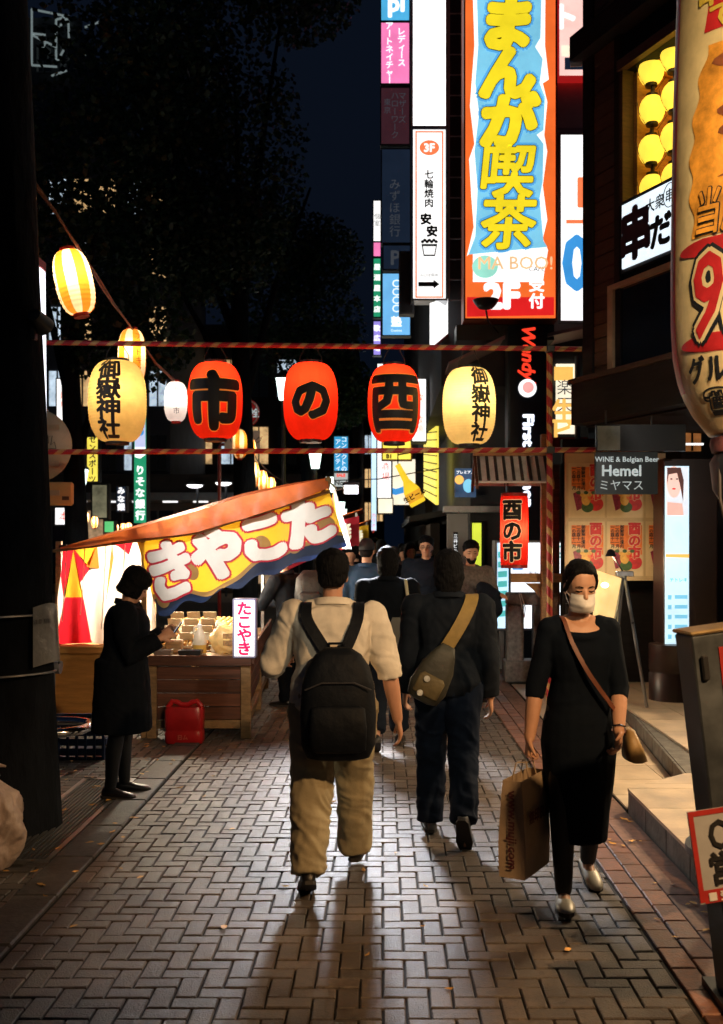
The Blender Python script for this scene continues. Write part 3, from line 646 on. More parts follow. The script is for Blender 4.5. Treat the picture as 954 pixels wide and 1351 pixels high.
# tavern name sign
ts = thing('tavern_sign', 'white backlit tavern sign with dark characters under the lantern window', 'sign', IZ(1.5, zsb, .05))
part('case', ibox(MB(), s1 - .01, 5.3, zsb - .03, zst + .01, -.01, .045), BLACKM, ts)
sf = part('face', ibox(MB(), s1 + .03, 5.25, zsb, zst - .03, .046, .06), glow('tavern_white', (.80, .92, 1), 1.15), ts)
Ud = Vector((DX, DY, 0)); hz = zst - zsb
SP = lambda s, z: plane(IZ(s, z, .062), Ud, (0, 0, 1))
PUR = mat('purple_print', (.04, .012, .03), .5)
part('lettering', text_mb('串', hz * .80, SP(s1 + .24, zsb + hz * .46), bold=.05, lift=.004), PUR, sf, fix=False)
part('lettering', text_mb('だおれ', hz * .50, SP(s1 + .93, zsb + hz * .33), bold=.05, lift=.004), INK, sf, fix=False)
part('lettering', text_mb('大衆', hz * .22, SP(s1 + .53, zsb + hz * .74), lift=.004, bold=.015), INK, sf, fix=False)
part('lettering', text_mb('串', hz * .20, SP(s1 + .735, zsb + hz * .76), lift=.004, bold=.015), INK, sf, fix=False)
rg = MB(); fn = SP(s1 + .735, zsb + hz * .76)
rg.tube([fn(.085 * math.cos(R(a)), .105 * math.sin(R(a)), .004) for a in range(0, 361, 15)], .004, 5); part('ring', rg, INK, sf)
part('lettering', text_mb('居酒屋', hz * .22, SP(s1 + 1.03, zsb + hz * .77), lift=.004, bold=.015), INK, sf, fix=False)
pn = part('blind_panel', ibox(MB(), IS(812), 5.2, zpb, zpt, -.019, .012), GLASSD, tv)
fr = MB(); ibox(fr, IS(808), IS(815), zpb, zpt + .05, -.018, .06); ibox(fr, IS(815), 5.2, zpt, zpt + .05, -.018, .06)
part('panel_frame', fr, mat('tan_frame', (.50, .36, .22), .5, noise=(5, .2)), pn)
# round yellow lanterns in the window
YLAN = mat('yellow_lantern_paper', (.95, .78, .16), .6, em=((1, .68, .06), 1.25), noise=(5, .12))
ordn = ['first', 'second', 'third', 'fourth', 'fifth']
rows = [(r, c) for r in range(4) for c in range(4)]
proto = None
for r, cc in rows:
    s = s1 + .17 + cc * .285 + (.0 if r % 2 == 0 else .012); z = PZ(83 + 53 * r, 9.45) + .012 * ((r * 3 + cc) % 3)
    loc = IZ(s, z - .15, -.17 - .03 * (cc % 2))
    if proto is None:
        t = proto = thing('round_lantern', '', 'lantern', loc)
        prof = [(.045 + .073 * math.sin(math.pi * (i + .5) / 16) ** .55 * (1.03 if i % 2 else .985), .03 + .24 * i / 15) for i in range(16)]
        part('shade', MB().lathe([(x, z_ + loc.z) for x, z_ in prof], 24, (loc.x, loc.y, 0)), YLAN, t, smooth='all')
        part('bottom_ring', MB().lathe([(.045, 0.0), (.056, 0.002), (.056, .03), (.045, .03)], 20, loc), BLACKM, t, smooth=True)
        part('top_ring', MB().lathe([(.045, .272), (.056, .272), (.056, .30), (.045, .302)], 20, loc), BLACKM, t, smooth=True)
        part('socket', MB().tube([loc + Vector((0, 0, .28)), loc + Vector((.01, 0, .37))], .02, 8), BLACKM, t, smooth=True)
        part('wire', MB().tube([loc + Vector((-.14, 0, .22)), loc + Vector((-.12, 0, .12)), loc + Vector((-.05, -.02, -.02)), loc + Vector((.05, 0, -.03)), loc + Vector((.14, .0, .1))], .0035, 5), CABLE, t)
    else:
        t = copy_tree(proto); t.location = loc
    t['label'] = 'round yellow lantern in the tavern window, %s row from the top, %s from the left' % (ordn[r], ordn[cc]); t['group'] = 'yellow lanterns in the tavern window'
L = bpy.data.lights.new('window_bulb', 'AREA'); L.energy = 14; L.color = (1, .62, .22); L.shape = 'RECTANGLE'; L.size = 1.6; L.size_y = .1
lo = bpy.data.objects.new('window_bulb', L); C.objects.link(lo); lo.parent = tv; lo.location = IZ(s1 + 1.0, zwt - .02, -.35) - BASE[tv.name]

# ------------------------------------------------------------------ giant hanging paper advert
Yb = 5.0; kb_ = Yb / F; bx = PX(988, Yb)
prof = [(-140, 89), (0, 91), (120, 95), (250, 97.5), (350, 98.5), (430, 98.5), (470, 96), (500, 91), (525, 83), (548, 71), (565, 58), (578, 48)]
def brad(z):
    py = VY - (z - EYE) / kb_
    for (a, ra), (b_, rb) in zip(prof, prof[1:]):
        if a <= py <= b_: return (ra + (rb - ra) * (py - a) / (b_ - a)) * kb_
    return prof[0][1] * kb_ if py < 0 else prof[-1][1] * kb_
CREAM = mat('balloon_cream', (.74, .52, .24), .42, noise=(5, .18), bump=(7, .35, .02))
BRED = mat('balloon_red', (.52, .02, .02), .4, noise=(6, .25), bump=(7, .35, .02)); BORG = mat('balloon_orange', (.72, .27, .03), .4, noise=(7, .6), bump=(7, .35, .02)); BBRN = mat('balloon_brown', (.22, .06, .02), .4, noise=(9, .6), bump=(7, .3, .02))
bl = thing('giant_paper_advert', 'huge cream and red round advertising balloon at the right edge', 'advertisement', (bx, Yb, 0))
mb = MB(); zs = [EYE - (y - VY) * kb_ for y in range(-140, 579, 6)]
a0 = -180; NA = 72
rings = [[(bx + brad(z) * math.cos(2 * math.pi * k / NA), Yb + brad(z) * math.sin(2 * math.pi * k / NA), z) for k in range(NA)] for z in reversed(zs)]
mb.loft(rings)
part('balloon', mb, CREAM, bl, smooth='all')
def BS(u, v, l):                                     # u: photo px of arc from the left limb, v: photo y
    z = EYE - (v - VY) * kb_; r = brad(z) + l
    ang = math.pi + math.radians(u - 17)
    return Vector((bx + r * math.cos(ang), Yb + r * math.sin(ang), z))
def bpatch(name, u0, u1, v0, v1, l, m, edge=None, nu=14, nv=40):
    g = MB()
    def fn(i, j):
        v = v0 + (v1 - v0) * j; lo, hi = (edge(j) if edge else (0, 1))
        return BS(u0 + (u1 - u0) * (lo + (hi - lo) * i), v, l)
    g.grid(fn, nu, nv); return part(name, g, m, bl, smooth='all')
bpatch('red_stripe', 2, 21, -130, 520, .003, BRED)
bpatch('red_banner', 52, 120, -130, 72, .004, BRED, lambda j: (.12 * math.sin(3 * j), 1))
bpatch('food_picture', 30, 120, 90, 330, .004, BORG, lambda j: (.30 - .50 * j + .38 * j * j + .025 * math.sin(j * 30), 1))
bpatch('food_picture_shade', 58, 120, 60, 260, .006, BBRN, lambda j: (.25 + .12 * math.sin(j * 17) + .1 * math.sin(j * 41), .8 + .1 * math.sin(9 * j)))
for v in (344, 464): bpatch('red_brush_ellipse', 30, 120, v - 13, v + 13, .005, BRED, lambda j: (.5 - .5 * math.sin(math.pi * j) ** .5, 1), nv=14)
BT = lambda cu, cv, sc_: (lambda u, v, l: BS(cu + u * sc_, cv - v, l))
for st, cu_, cv_, size, lays in (('980', 84, 405, 150, ((.085, INK, .007), (.05, CREAM, .010), (.012, BRED, .013))), ('当店', 70, 300, 62, ((.04, INK, .008), (.012, BORG, .012)))):
    for bold, m, l in lays: part('lettering', text_mb(st, size, BT(cu_, cv_, .46), bold=bold, lift=l, ref=8, sx=.75, dirs=10, shear=.15), m, bl, fix=False)
part('lettering', text_mb('グループ', 36, BT(72, 496, .62), bold=.03, lift=.007, ref=8, sx=.8), INK, bl, fix=False)
part('lettering', text_mb('☎0120', 34, BT(84, 537, .7), bold=.02, lift=.007, ref=8), INK, bl, fix=False)
part('lettering', text_mb('串かつ', 44, BT(86, 20, .6), bold=.03, lift=.009, ref=8), YELP, bl, fix=False)
part('lettering', text_mb('でんき', 40, BT(92, 56, .6), bold=.03, lift=.009, ref=8), YELP, bl, fix=False)
z0 = EYE - (578 - VY) * kb_
part('neck', MB().lathe([(48 * kb_, z0 + .002), (50 * kb_, z0 - .03), (47 * kb_, z0 - .07), (30 * kb_, z0 - .075)], 28, (bx, Yb, 0)), mat('neck_strap', (.20, .06, .05), .6, noise=(14, .6)), bl, smooth=True)
part('blower', MB().lathe([(.03, z0 - .36), (.11, z0 - .35), (.17, z0 - .25), (.185, z0 - .12), (.16, z0 - .076), (.1, z0 - .074)], 28, (bx, Yb, 0)), BLACKM, bl, smooth=True)
part('stand_pole', MB().tube([(bx, Yb, .165), (bx, Yb, z0 - .34)], .04, 12), BLACKM, bl, smooth=True)
part('stand_base', MB().lathe([(.30, .146), (.30, .18), (.06, .21)], 28, (bx, Yb, 0)), BLACKM, bl, smooth=True)
part('cord', MB().tube([(bx - .16, Yb - .05, z0 - .1), (bx - .17, Yb - .09, z0 - .3), (bx - .1, Yb - .06, z0 - .55), (bx - .05, Yb - .03, z0 - .8)], .008, 6), CABLE, bl, smooth=True)

# leaning metal board and OPEN plate at the right edge
mbx = thing('metal_sign_board', 'leaning grey steel sign case cut by the right edge', 'sign board', (1.5, 3.55, 0))
ang = R(-7.0); o_ = Vector((1.085, 3.6, 1.33)); Mb = Euler((0, ang, R(8))).to_matrix()
def mbq(x, y, z): return o_ + Mb @ Vector((x, y, z))
def mbox(x0, x1, y0, y1, z0, z1, bev=.006):
    return MB().box(((x0 + x1) / 2, (y0 + y1) / 2, (z0 + z1) / 2), (x1 - x0, y1 - y0, z1 - z0), bev=bev).xf(lambda v: mbq(*v))
part('case', mbox(0, .62, 0, .14, -1.325, 0), mat('board_steel', (.12, .14, .16), .42, metal=.6, noise=(6, .3), rnoise=.12), mbx)
part('top_plate', mbox(-.006, .63, -.008, .15, .002, .016), mat('brass_plate', (.45, .33, .16), .4, metal=.5, noise=(10, .3)), mbx)
part('latch', mbox(.022, .048, -.016, -.001, -.16, -.07), BLACKM, mbx)
part('red_sticker', mbox(.095, .5, -.004, -.001, -.22, -.05, 0), REDP, mbx)
part('foot', MB().b2(1.2, 1.95, 3.5, 3.85, .0, .03), BLACKM, mbx)
op = thing('open_plate', 'white OPEN plate with a red border hung on the metal board', 'sign', P(930, 1190, 3.42))
pc = P(907, 1072, 3.42); Mo = Euler((R(-4), R(-7), R(6))).to_matrix()
def oq(x, y, z): return pc + Mo @ Vector((x, y, z))
def obox(x0, x1, z0, z1, y0, y1): return MB().b2(x0, x1, y0, y1, z0, z1).xf(lambda v: oq(*v))
part('plate', obox(0, .46, -.305, 0, 0, .008), mat('plate_white', (.40, .41, .42), .4, noise=(4, .2)), op)
f_ = part('border', obox(0, .46, -.017, 0, -.002, -.0005).add(*[(lambda m: (m.v, m.f))(obox(0, .017, -.30, -.017, -.002, -.0005))][0]).add(*[(lambda m: (m.v, m.f))(obox(.017, .46, -.305, -.262, -.002, -.0005))][0]), REDP, op)
part('lettering', text_mb('OPEN', .135, lambda u, v, l: oq(u + .185, -.003 - l, v - .085), bold=.02, sx=.72), INK, op, fix=False)
part('lettering', text_mb('営業中', .115, lambda u, v, l: oq(u + .215, -.003 - l, v - .195), bold=.028), INK, op, fix=False)
part('lettering', text_mb('■ 受付中です', .034, lambda u, v, l: oq(u + .135, -.0035 - l, v - .284), bold=.03), WHITEP, op, fix=False)
part('hook', MB().tube([oq(.2, .004, 0), oq(.2, .03, .06)], .004, 6), STEEL, op)

# ------------------------------------------------------------------ lantern gate of striped bars
GATE = 9.5
RS, YS = mat('wrap_red', (.45, .02, .03), .5, noise=(12, .2)), mat('wrap_yellow', (.62, .37, .13), .5, noise=(12, .2))
def striped(a, b, r, pitch=.16):
    a, b = Vector(a), Vector(b); d = b - a; L_ = d.length; n = 12; seg = max(4, int(L_ / (pitch / n)))
    mb = MB(); mb.tube([a + d * (i / seg) for i in range(seg + 1)], r, n)
    mi = []
    for i in range(seg):
        for j in range(n): mi.append(1 if ((i + j) % n) >= n * .52 else 0)
    mb.mi = mi + [0, 0]
    return mb
gt_ = thing('lantern_gate', 'temporary gate of red and yellow striped bars across the street', 'gate', (0, GATE, 0))
gl, gr = PX(48, GATE), PX(725, GATE)
part('post', striped((gl, GATE, -.004), (gl, GATE, PZ(449, GATE)), .026), [RS, YS], gt_, smooth=True)
part('post', striped((gr, GATE, 0), (gr, GATE, PZ(456, GATE)), .028), [RS, YS], gt_, smooth=True)
TB = lambda px: PZ(453 + (px - 50) * .0125, GATE)
LB = lambda px: PZ(597 - (px - 50) * .004, GATE)
part('top_bar', striped((PX(46, GATE), GATE - .045, TB(46)), (PX(766, GATE), GATE - .045, TB(766)), .024), [RS, YS], gt_, smooth=True)
part('lower_bar', striped((PX(46, GATE), GATE - .045, LB(46)), (PX(790, GATE), GATE - .045, LB(790)), .024), [RS, YS], gt_, smooth=True)
for px in (48, 725):
    for fnz in (TB, LB): part('clamp', MB().box((PX(px, GATE), GATE - .03, fnz(px)), (.075, .11, .06), bev=.008), BLACKM, gt_)
# paper lanterns
def lantern(name, label, cx, cy, w, h, Y, paper, energy, lightcol, yaw=0, texts=(), group=None, ribs=22, caps=BLACKM, tilt=0.0, panels=0, stripes=None, hang=None, bulb_z=.62, cyl=False, radius=.035):
    k = Y / F; r, hh = w * k / 2, h * k; base = P(cx, cy + h / 2, Y)
    t = thing(name, label, 'lantern', base, group, local=True)
    pw = .5 if not cyl else .12
    def rad(q, jj=0):
        q = min(max(q, 0), 1); e = abs(2 * q - 1)
        return r * (max(0.0, 1 - e ** (2.6 if not cyl else 14))) ** pw * .60 + r * .40 if not cyl else r * (1 - .06 * e ** 8)
    n = 60; m = max(60, ribs * 3); rings = []
    for i in range(m + 1):
        q = i / m; rib = 0 if ribs < 5 else .010 * r * math.cos(2 * math.pi * q * ribs)
        rings.append([((rad(q) + rib - (panels and .035 * r * (abs(math.cos(panels * math.pi * j / n)) ** 14))) * math.cos(2 * math.pi * j / n), (rad(q) + rib - (panels and .035 * r * (abs(math.cos(panels * math.pi * j / n)) ** 14))) * math.sin(2 * math.pi * j / n), q * hh) for j in range(n)])
    mb = MB(); mb.loft(rings, cap=False)
    mats = [paper]
    if stripes:
        mats = [paper, stripes]; mb.mi = [1 if (j // 6) % 2 else 0 for i in range(m) for j in range(n)]
    sh = part('shade', mb, mats, t, smooth='all')
    ce = rad(0) * 1.02
    part('bottom_ring', MB().lathe([(ce * .8, -.025), (ce, -.025), (ce, .012), (ce * .8, .012)], 28), caps, t, smooth=True)
    part('top_ring', MB().lathe([(ce * .8, hh - .012), (ce, hh - .012), (ce, hh + .022), (ce * .8, hh + .022)], 28), caps, t, smooth=True)
    if hang:
        ht = hang - base.z
        part('handle', MB().tube([(-ce, 0, hh), (-ce * .95, 0, hh + .06), (-ce * .4, 0, ht), (0, -.01, ht + .012), (ce * .35, 0, ht), (ce * .95, 0, hh + .06), (ce, 0, hh)], .0045, 6), CABLE, t, smooth=True)
    for it in texts:
        st, size, dv, m_, kw = it; kw = dict(kw); lift = kw.pop('lift', .004); du = kw.pop('du', 0)
        def fn(u, v, l, dv=dv, du=du):
            z = hh / 2 + v + dv * hh; rr = rad(z / hh) + .012 * r + l; a = -math.pi / 2 + (u + du * r) / r
            return Vector((rr * math.cos(a), rr * math.sin(a), z))
        part('lettering', text_mb(st, size * k, fn, lift=lift, ref=.05, **kw), m_, sh, fix=False)
    if energy:
        L = bpy.data.lights.new('lantern_bulb', 'POINT'); L.energy = energy; L.color = lightcol; L.shadow_soft_size = radius
        lo = bpy.data.objects.new('lantern_bulb', L); C.objects.link(lo); lo.parent = t; lo.location = (0, -r * .28, hh * bulb_z)
    t.rotation_euler = (0, R(tilt), R(yaw))
    return t
def paper(name, col, tr=.8): return mat('paper_' + name, col, .7, transl=tr, noise=(9, .10))
PRED, PCRM, POR, PWH = paper('red', (.80, .045, .022)), paper('cream', (.86, .60, .25)), paper('orange', (.88, .30, .04)), paper('white', (.86, .80, .76))
OUTL = mat('gold_outline', (.7, .25, .05), .6, em=((1, .28, .03), .35), sample=False)  # weak glow stands in for bulb light through the unpainted paper
gl_grp = 'big lanterns on the striped gate'
EN_R, EN_Y = 7.5, 5.5
def redtext(ch, size, **kw):
    b = kw.pop('b', .07)
    return [(ch, size, -.03, OUTL, dict(bold=b + .018, dirs=12, step=.0001, lift=.002, **kw)), (ch, size, -.03, INK, dict(bold=b, dirs=12, step=.0002, lift=.0045, **kw))]
SHR = [('御嶽神社', 27, -.01, INK, dict(vertical=True, bold=.035, pitch=.93, sx=1.12))]
lantern('paper_lantern', 'yellow lantern with black shrine characters at the left of the striped gate', 155, 530, 75, 106, GATE - .05, PCRM, EN_Y, (1, .78, .42), 0, [('御嶽神社', 28, .0, INK, dict(vertical=True, bold=.04, pitch=.90, sx=1.2, du=-.08))], gl_grp, ribs=26, hang=TB(155))
lantern('paper_lantern', 'red lantern with the character for market, leftmost red on the gate', 284, 529, 72, 100, GATE - .05, PRED, EN_R, (1, .50, .18), 0, redtext('市', 76, b=.055, du=.12), gl_grp, ribs=3, panels=10, hang=TB(284), bulb_z=.72)
lantern('paper_lantern', 'red lantern with the rounded hiragana character, middle of the gate', 410, 530, 72, 101, GATE - .05, PRED, EN_R, (1, .50, .18), 0, redtext('の', 56, b=.06, du=.08), gl_grp, ribs=3, panels=10, hang=TB(410), bulb_z=.72)
lantern('paper_lantern', 'red lantern with the rooster character, rightmost red on the gate', 520, 533, 70, 101, GATE - .05, PRED, EN_R, (1, .50, .18), 0, redtext('酉', 82, b=.030, du=.06), gl_grp, ribs=3, panels=10, hang=TB(520), bulb_z=.72)
lantern('paper_lantern', 'pale yellow lantern with black shrine characters at the right of the gate', 619, 536, 70, 100, GATE - .05, PCRM, EN_Y * 1.25, (1, .88, .58), 0, [('御嶽神社', 25, .0, INK, dict(vertical=True, bold=.035, pitch=.97, sx=1.12, du=.38))], gl_grp, ribs=28, hang=TB(619))
# string of striped lanterns
st_grp = 'small lanterns on the overhead cable'
chain = [P(-40, 150, 6.2), P(0, 187, 6.5), P(40, 232, 6.7), P(70, 275, 6.85), P(100, 322, 7.0), P(135, 375, 8.3), P(150, 400, 9.2), P(176, 436, 10.4), P(205, 478, 11.2), P(232, 503, 12.0), P(275, 545, 14.5), P(316, 564, 17), P(330, 572, 18.5), P(338, 605, 22), P(350, 618, 24.5), P(362, 628, 27), P(392, 645, 31), P(425, 655, 38)]
ca = MB(); ca.tube(chain, .011, 6); ca.tube([p + Vector((.01 * math.sin(i * 2.1), 0, -.012 + .012 * math.cos(i * 1.7))) for i, p in enumerate(chain)], .008, 6)
single('lantern_cable', ca, mat('cable_brown', (.22, .10, .06), .6, noise=(12, .3)), 'drooping brown cable strung with small lanterns into the distance', 'cable', P(232, 503, 12), smooth=True)
STR = dict(group=st_grp, ribs=14, caps=REDP, panels=0)
lantern('striped_lantern', 'orange and white striped lantern nearest the viewer on the cable', 107, 372, 49, 84, 7.0, POR, 5.0, (1, .72, .34), 8, [('ストキング', 13, 0, INK, dict(vertical=True, du=-1.15, pitch=.98))], stripes=PWH, tilt=-12, **STR)
lantern('striped_lantern', 'orange and white striped lantern just behind the gate top bar', 174, 472, 36, 74, 10.4, POR, 4.0, (1, .72, .34), 0, [('フストキッチ', 10, 0, INK, dict(vertical=True, du=.75))], stripes=PWH, **STR)
lantern('white_lantern', 'small white market lantern on the cable left of the red lanterns', 232, 530, 30, 52, 12.0, PWH, 3.0, (1, .90, .80), 0, [('酉の市', 9, 0, INK, dict(vertical=True, du=.25, pitch=1.5))], **STR)
for lab, x, y, w, h, Y, e in (('striped lantern directly under the red market lantern', 317, 586, 20, 38, 17, 14), ('striped lantern peeping out right behind a bigger one on the cable', 330, 593, 15, 28, 18.5, 9),
                          ('tall thin striped lantern above the stall roof', 336, 626, 12, 32, 22, 13), ('middle of three far striped lanterns over the stall roof', 347, 636, 13, 30, 24.5, 15), ('farthest striped lantern over the stall roof', 357, 641, 13, 22, 27, 15)):
    lantern('striped_lantern', lab, x, y, w, h, Y, POR, e * .45, (1, .66, .28), 20, stripes=PWH, **STR)
for lab, x, y, Y in (('small orange lantern below the beige box, leftmost of three', 101, 674, 24), ('small orange lantern below the beige box, middle of three', 113, 683, 26), ('small orange lantern below the beige box, rightmost of three', 125, 689, 28)):
    lantern('striped_lantern', lab, x, y, 8.5, 15, Y, POR, 5, (1, .6, .25), 0, stripes=PWH, **STR)
for i, (x, y) in enumerate(((153, 696), (163, 695), (170, 694))):
    lantern('striped_lantern', 'tiny orange lantern low beyond the stall roof, %s from the left' % ordn[i], x, y, 7, 8, 32, POR, 4, (1, .6, .25), 0, stripes=PWH, **STR)

# ------------------------------------------------------------------ wooden sign gate with little tiled roof, red cylinder lantern
YG = 11.2
wg = thing('roofed_sign_stand', 'wooden stand with a small tiled roof over the red lantern', 'sign stand', (PX(722, YG), YG, 0))
post_x = PX(720, YG)
part('post', MB().b2(post_x - .045, post_x + .045, YG + .02, YG + .11, 0, PZ(572, YG), bev=.008), WOOD, wg)
part('post', MB().b2(PX(739, YG) - .04, PX(739, YG) + .04, YG + .25, YG + .33, 0, PZ(610, YG), bev=.008), RWOOD, wg)
zr, ze = PZ(602, YG), PZ(637, YG); xl, xr = PX(628, YG), PX(722, YG)
for sgn, nm in ((-1, 'roof_slope'), (1, 'roof_slope')):
    yv = YG + sgn * .27
    part(nm, MB().prism([(xl, YG, zr), (xr, YG, zr), (xr + .0, yv, ze), (xl, yv, ze)], (0, 0, -.02)), mat('roof_tile', (.85, .86, .88), .4, noise=(7, .2)), wg)
    for k in range(9):
        x = xl + (xr - xl) * (k + .25) / 8.6
        part('tile_rib', MB().tube([(x, YG, zr + .012), (x, yv, ze + .012)], .017, 8), DGREY, wg, smooth=True)
part('ridge', MB().b2(xl - .03, xr + .02, YG - .04, YG + .04, zr + .004, PZ(592, YG)), WOOD, wg)
for x in (xl - .03, xr):
    for sgn in (-1, 1): part('barge_board', MB().prism([(x, YG, zr + .02), (x, YG + sgn * .30, ze - .015), (x, YG + sgn * .30, ze - .085), (x, YG, zr - .06)], (.03, 0, 0)), RWOOD if x < xr else WOOD, wg)
part('arm', MB().b2(PX(655, YG), post_x, YG - .03, YG + .03, ze + .02, ze + .08), RWOOD, wg)
part('hanging_rod', MB().tube([(PX(666, YG), YG, ze + .02), (PX(666, YG), YG, PZ(655, YG))], .008, 6).tube([(PX(670, YG), YG, ze + .02), (PX(670, YG), YG, PZ(655, YG))], .008, 6), RWOOD, wg)
part('rail', MB().b2(PX(676, YG), PX(765, YG), YG + .12, YG + .2, PZ(769, YG), PZ(757, YG), bev=.006), WOOD, wg)
part('bracket_board', MB().prism([(PX(695, YG), YG + .11, PZ(770, YG)), (PX(724, YG), YG + .11, PZ(770, YG)), (PX(724, YG), YG + .11, PZ(792, YG)), (PX(714, YG), YG + .11, PZ(789, YG)), (PX(706, YG), YG + .11, PZ(779, YG))], (0, .03, 0)), WOOD, wg)
CRO = mat('cream_outline', (.8, .6, .35), .6, em=((1, .72, .35), .5), sample=False)  # glow put into the outline in place of light through the paper
lantern('cylinder_lantern', 'tall red cylinder lantern hanging under the small tiled roof', 678.5, 700, 37, 93, YG, PRED, 9, (1, .42, .28), 0, [('酉の市', 28, .0, CRO, dict(vertical=True, bold=.075, pitch=.98, du=-.30, lift=.002, step=.0001)), ('酉の市', 28, .0, INK, dict(vertical=True, bold=.045, pitch=.98, du=-.30, lift=.004))], ribs=2, caps=REDP, cyl=True, bulb_z=.5, hang=PZ(651, YG))

# stone fence and lit panels behind it
YF = 12.5
fs = thing('stone_fence', 'grey granite shrine fence of square posts and a top rail', 'fence', (PX(700, YF), YF, 0))
for px in (679, 714, 752): part('stone_post', MB().box((PX(px, YF), YF, .5), (.205, .205, .86), bev=.012), STONE, fs)
part('top_rail', MB().box((PX(722, YF), YF, 1.005), (1.0, .24, .15), bev=.014), STONE, fs)
part('base_stone', MB().box((PX(722, YF), YF, .13), (1.06, .34, .26), bev=.014), STONE, fs)
part('rope', MB().tube([(PX(683, YF), YF - .13, 1.08), (PX(686, YF), YF - .135, .95), (PX(690, YF), YF - .135, .78), (PX(691, YF), YF - .14, .9), (PX(685, YF), YF - .13, 1.08)], .007, 6), WHITEP, fs, smooth=True)
def mapb(t, f, Y, s):
    for k in range(7): shape(f, [(657, 728 + k * 13), (669, 727 + k * 13), (669, 735 + k * 13), (657, 736 + k * 13)], Y, .004, GTEAL)
lightbox('lit_strip_panel', 'narrow white and teal lit panel left of the stone fence', 656, 716, 671, 829, 13.6, GLB, frame=GREYP, depth=.35, extra=mapb)
lightbox('lit_guide_board', 'wide white backlit guide board behind the red cylinder lantern', 674, 716, 745, 829, 13.6, glow('board_white', (.92, .96, 1), 1.7), [('5', 740, 728, 14, GWL, dict(bold=.05, lift=.008)), ('ご案内 渋谷', 708, 756, 6, INK, dict())], frame=GREYP, depth=.35,
         extra=lambda t, f, Y, s: (shape(f, [(734, 720), (744, 720), (744, 736), (734, 736)], Y, .004, GTEAL), shape(f, [(676, 748), (690, 748), (690, 752), (676, 752)], Y, .004, GB)))
for t_ in ('lit_strip_panel', 'lit_guide_board'):
    o = bpy.data.objects[t_]; x_ = o.location.x
    part('leg', MB().b2(x_ - .03, x_ + .03, 13.7, 13.8, 0, PZ(831, 13.6)), GREYP, o)

# ------------------------------------------------------------------ poster board, standing menu, hanging wine sign, digital column
YP = 10.75
pb = thing('poster_board', 'cream board with rows of festival posters beside the porch', 'notice board', (PX(810, YP), YP, .145))
part('board', MB().b2(PX(746, YP), PX(878, YP), YP, YP + .05, PZ(766, YP), PZ(598, YP)), mat('board_cream', (.58, .42, .22), .6, noise=(3, .2)), pb)
for px in (752, 872): part('leg', MB().b2(PX(px, YP) - .03, PX(px, YP) + .03, YP + .051, YP + .11, .145, PZ(700, YP)), DARKW, pb)
PO = [mat('poster_orange', (.78, .20, .03), .5, noise=(9, .25)), mat('poster_red', (.62, .03, .03), .5, noise=(12, .3)), mat('poster_maroon', (.25, .02, .05), .5, noise=(30, .6)), mat('poster_green', (.05, .11, .03), .5, noise=(25, .5)), mat('poster_paper', (.72, .55, .30), .55, noise=(5, .1)), mat('poster_gold', (.75, .42, .08), .5, noise=(20, .3))]
pproto = None; names = [('top row', 'left'), ('top row', 'middle'), ('top row', 'right'), ('lower row', 'left'), ('lower row', 'middle'), ('lower row', 'right')]
for r in range(2):
    for cidx in range(3):
        x0, y0 = 750 + cidx * 51, 611 + r * 77; loc = P(x0 + 24, y0 + 72, YP - .006)
        if pproto is None:
            pproto = t = thing('festival_poster', '', 'poster', loc); Yq = YP - .006
            sh = part('sheet', MB().b2(PX(x0, Yq), PX(x0 + 48, Yq), Yq, Yq + .003, PZ(y0 + 72, Yq), PZ(y0, Yq)), PO[4], t)
            shape(sh, [(x0 + 4, y0 + 5), (x0 + 46, y0 + 5), (x0 + 46, y0 + 44), (x0 + 4, y0 + 30)], Yq, .003, PO[0])
            for q, st in enumerate(('一の酉十一月', '二の酉十一月', '御嶽神社境内')): part('lettering', text_mb(st, 5.5 * Yq / F, front(PX(x0 + 7 + q * 6.2, Yq), PZ(y0 + 20, Yq), Yq), vertical=True, lift=.005, bold=.03, pitch=.92), INK, sh, fix=False)
            for b_, m_, l_ in ((.10, PO[4], .005), (.055, PO[1], .008)): part('lettering', text_mb('酉の市', 17 * Yq / F, front(PX(x0 + 36, Yq), PZ(y0 + 25, Yq), Yq), vertical=True, bold=b_, pitch=.93, lift=l_, step=.0001), m_, sh, fix=False)
            shape(sh, [(x0 + 6, y0 + 40), (x0 + 15, y0 + 36), (x0 + 21, y0 + 58), (x0 + 11, y0 + 63)], Yq, .006, PO[2]); shape(sh, disc(x0 + 36, y0 + 54, 10, 9), Yq, .0052, PO[1])
            shape(sh, disc(x0 + 25, y0 + 58, 8, 7), Yq, .0068, PO[3]); shape(sh, disc(x0 + 23, y0 + 48, 6, 8), Yq, .0076, PO[5]); shape(sh, disc(x0 + 29, y0 + 44, 4, 5), Yq, .0082, PO[0])
            for q in range(5): shape(sh, disc(x0 + 13 + q * 5, y0 + 39 + (q % 2) * 3, 3, 2.4, 12), Yq, .0088 + q * .0002, PO[3 + (q % 2) * 2])
        else: t = copy_tree(pproto); t.location = loc
        t['label'] = 'orange and red rooster market poster, %s, %s' % names[r * 3 + cidx]; t['group'] = 'festival posters on the board'
ms = thing('menu_easel', 'folding easel with a lamp-lit menu behind the masked woman', 'easel', (PX(815, 9.6), 9.6, .145))
a, b_ = P(822, 762, 9.6), P(852, 900, 9.6)
part('leg', MB().tube([P(824, 760, 9.6), (P(850, 900, 9.6).x, 9.5, .148)], .016, 8), STEEL, ms); part('leg', MB().tube([P(820, 760, 9.7), (P(795, 900, 9.6).x, 9.3, .148)], .016, 8), STEEL, ms); part('leg', MB().tube([P(822, 760, 9.75), (P(826, 880, 9.6).x, 10.2, .148)], .016, 8), STEEL, ms)
part('head_clip', MB().box(P(824, 757, 9.62), (.16, .05, .05), bev=.006), STEEL, ms)
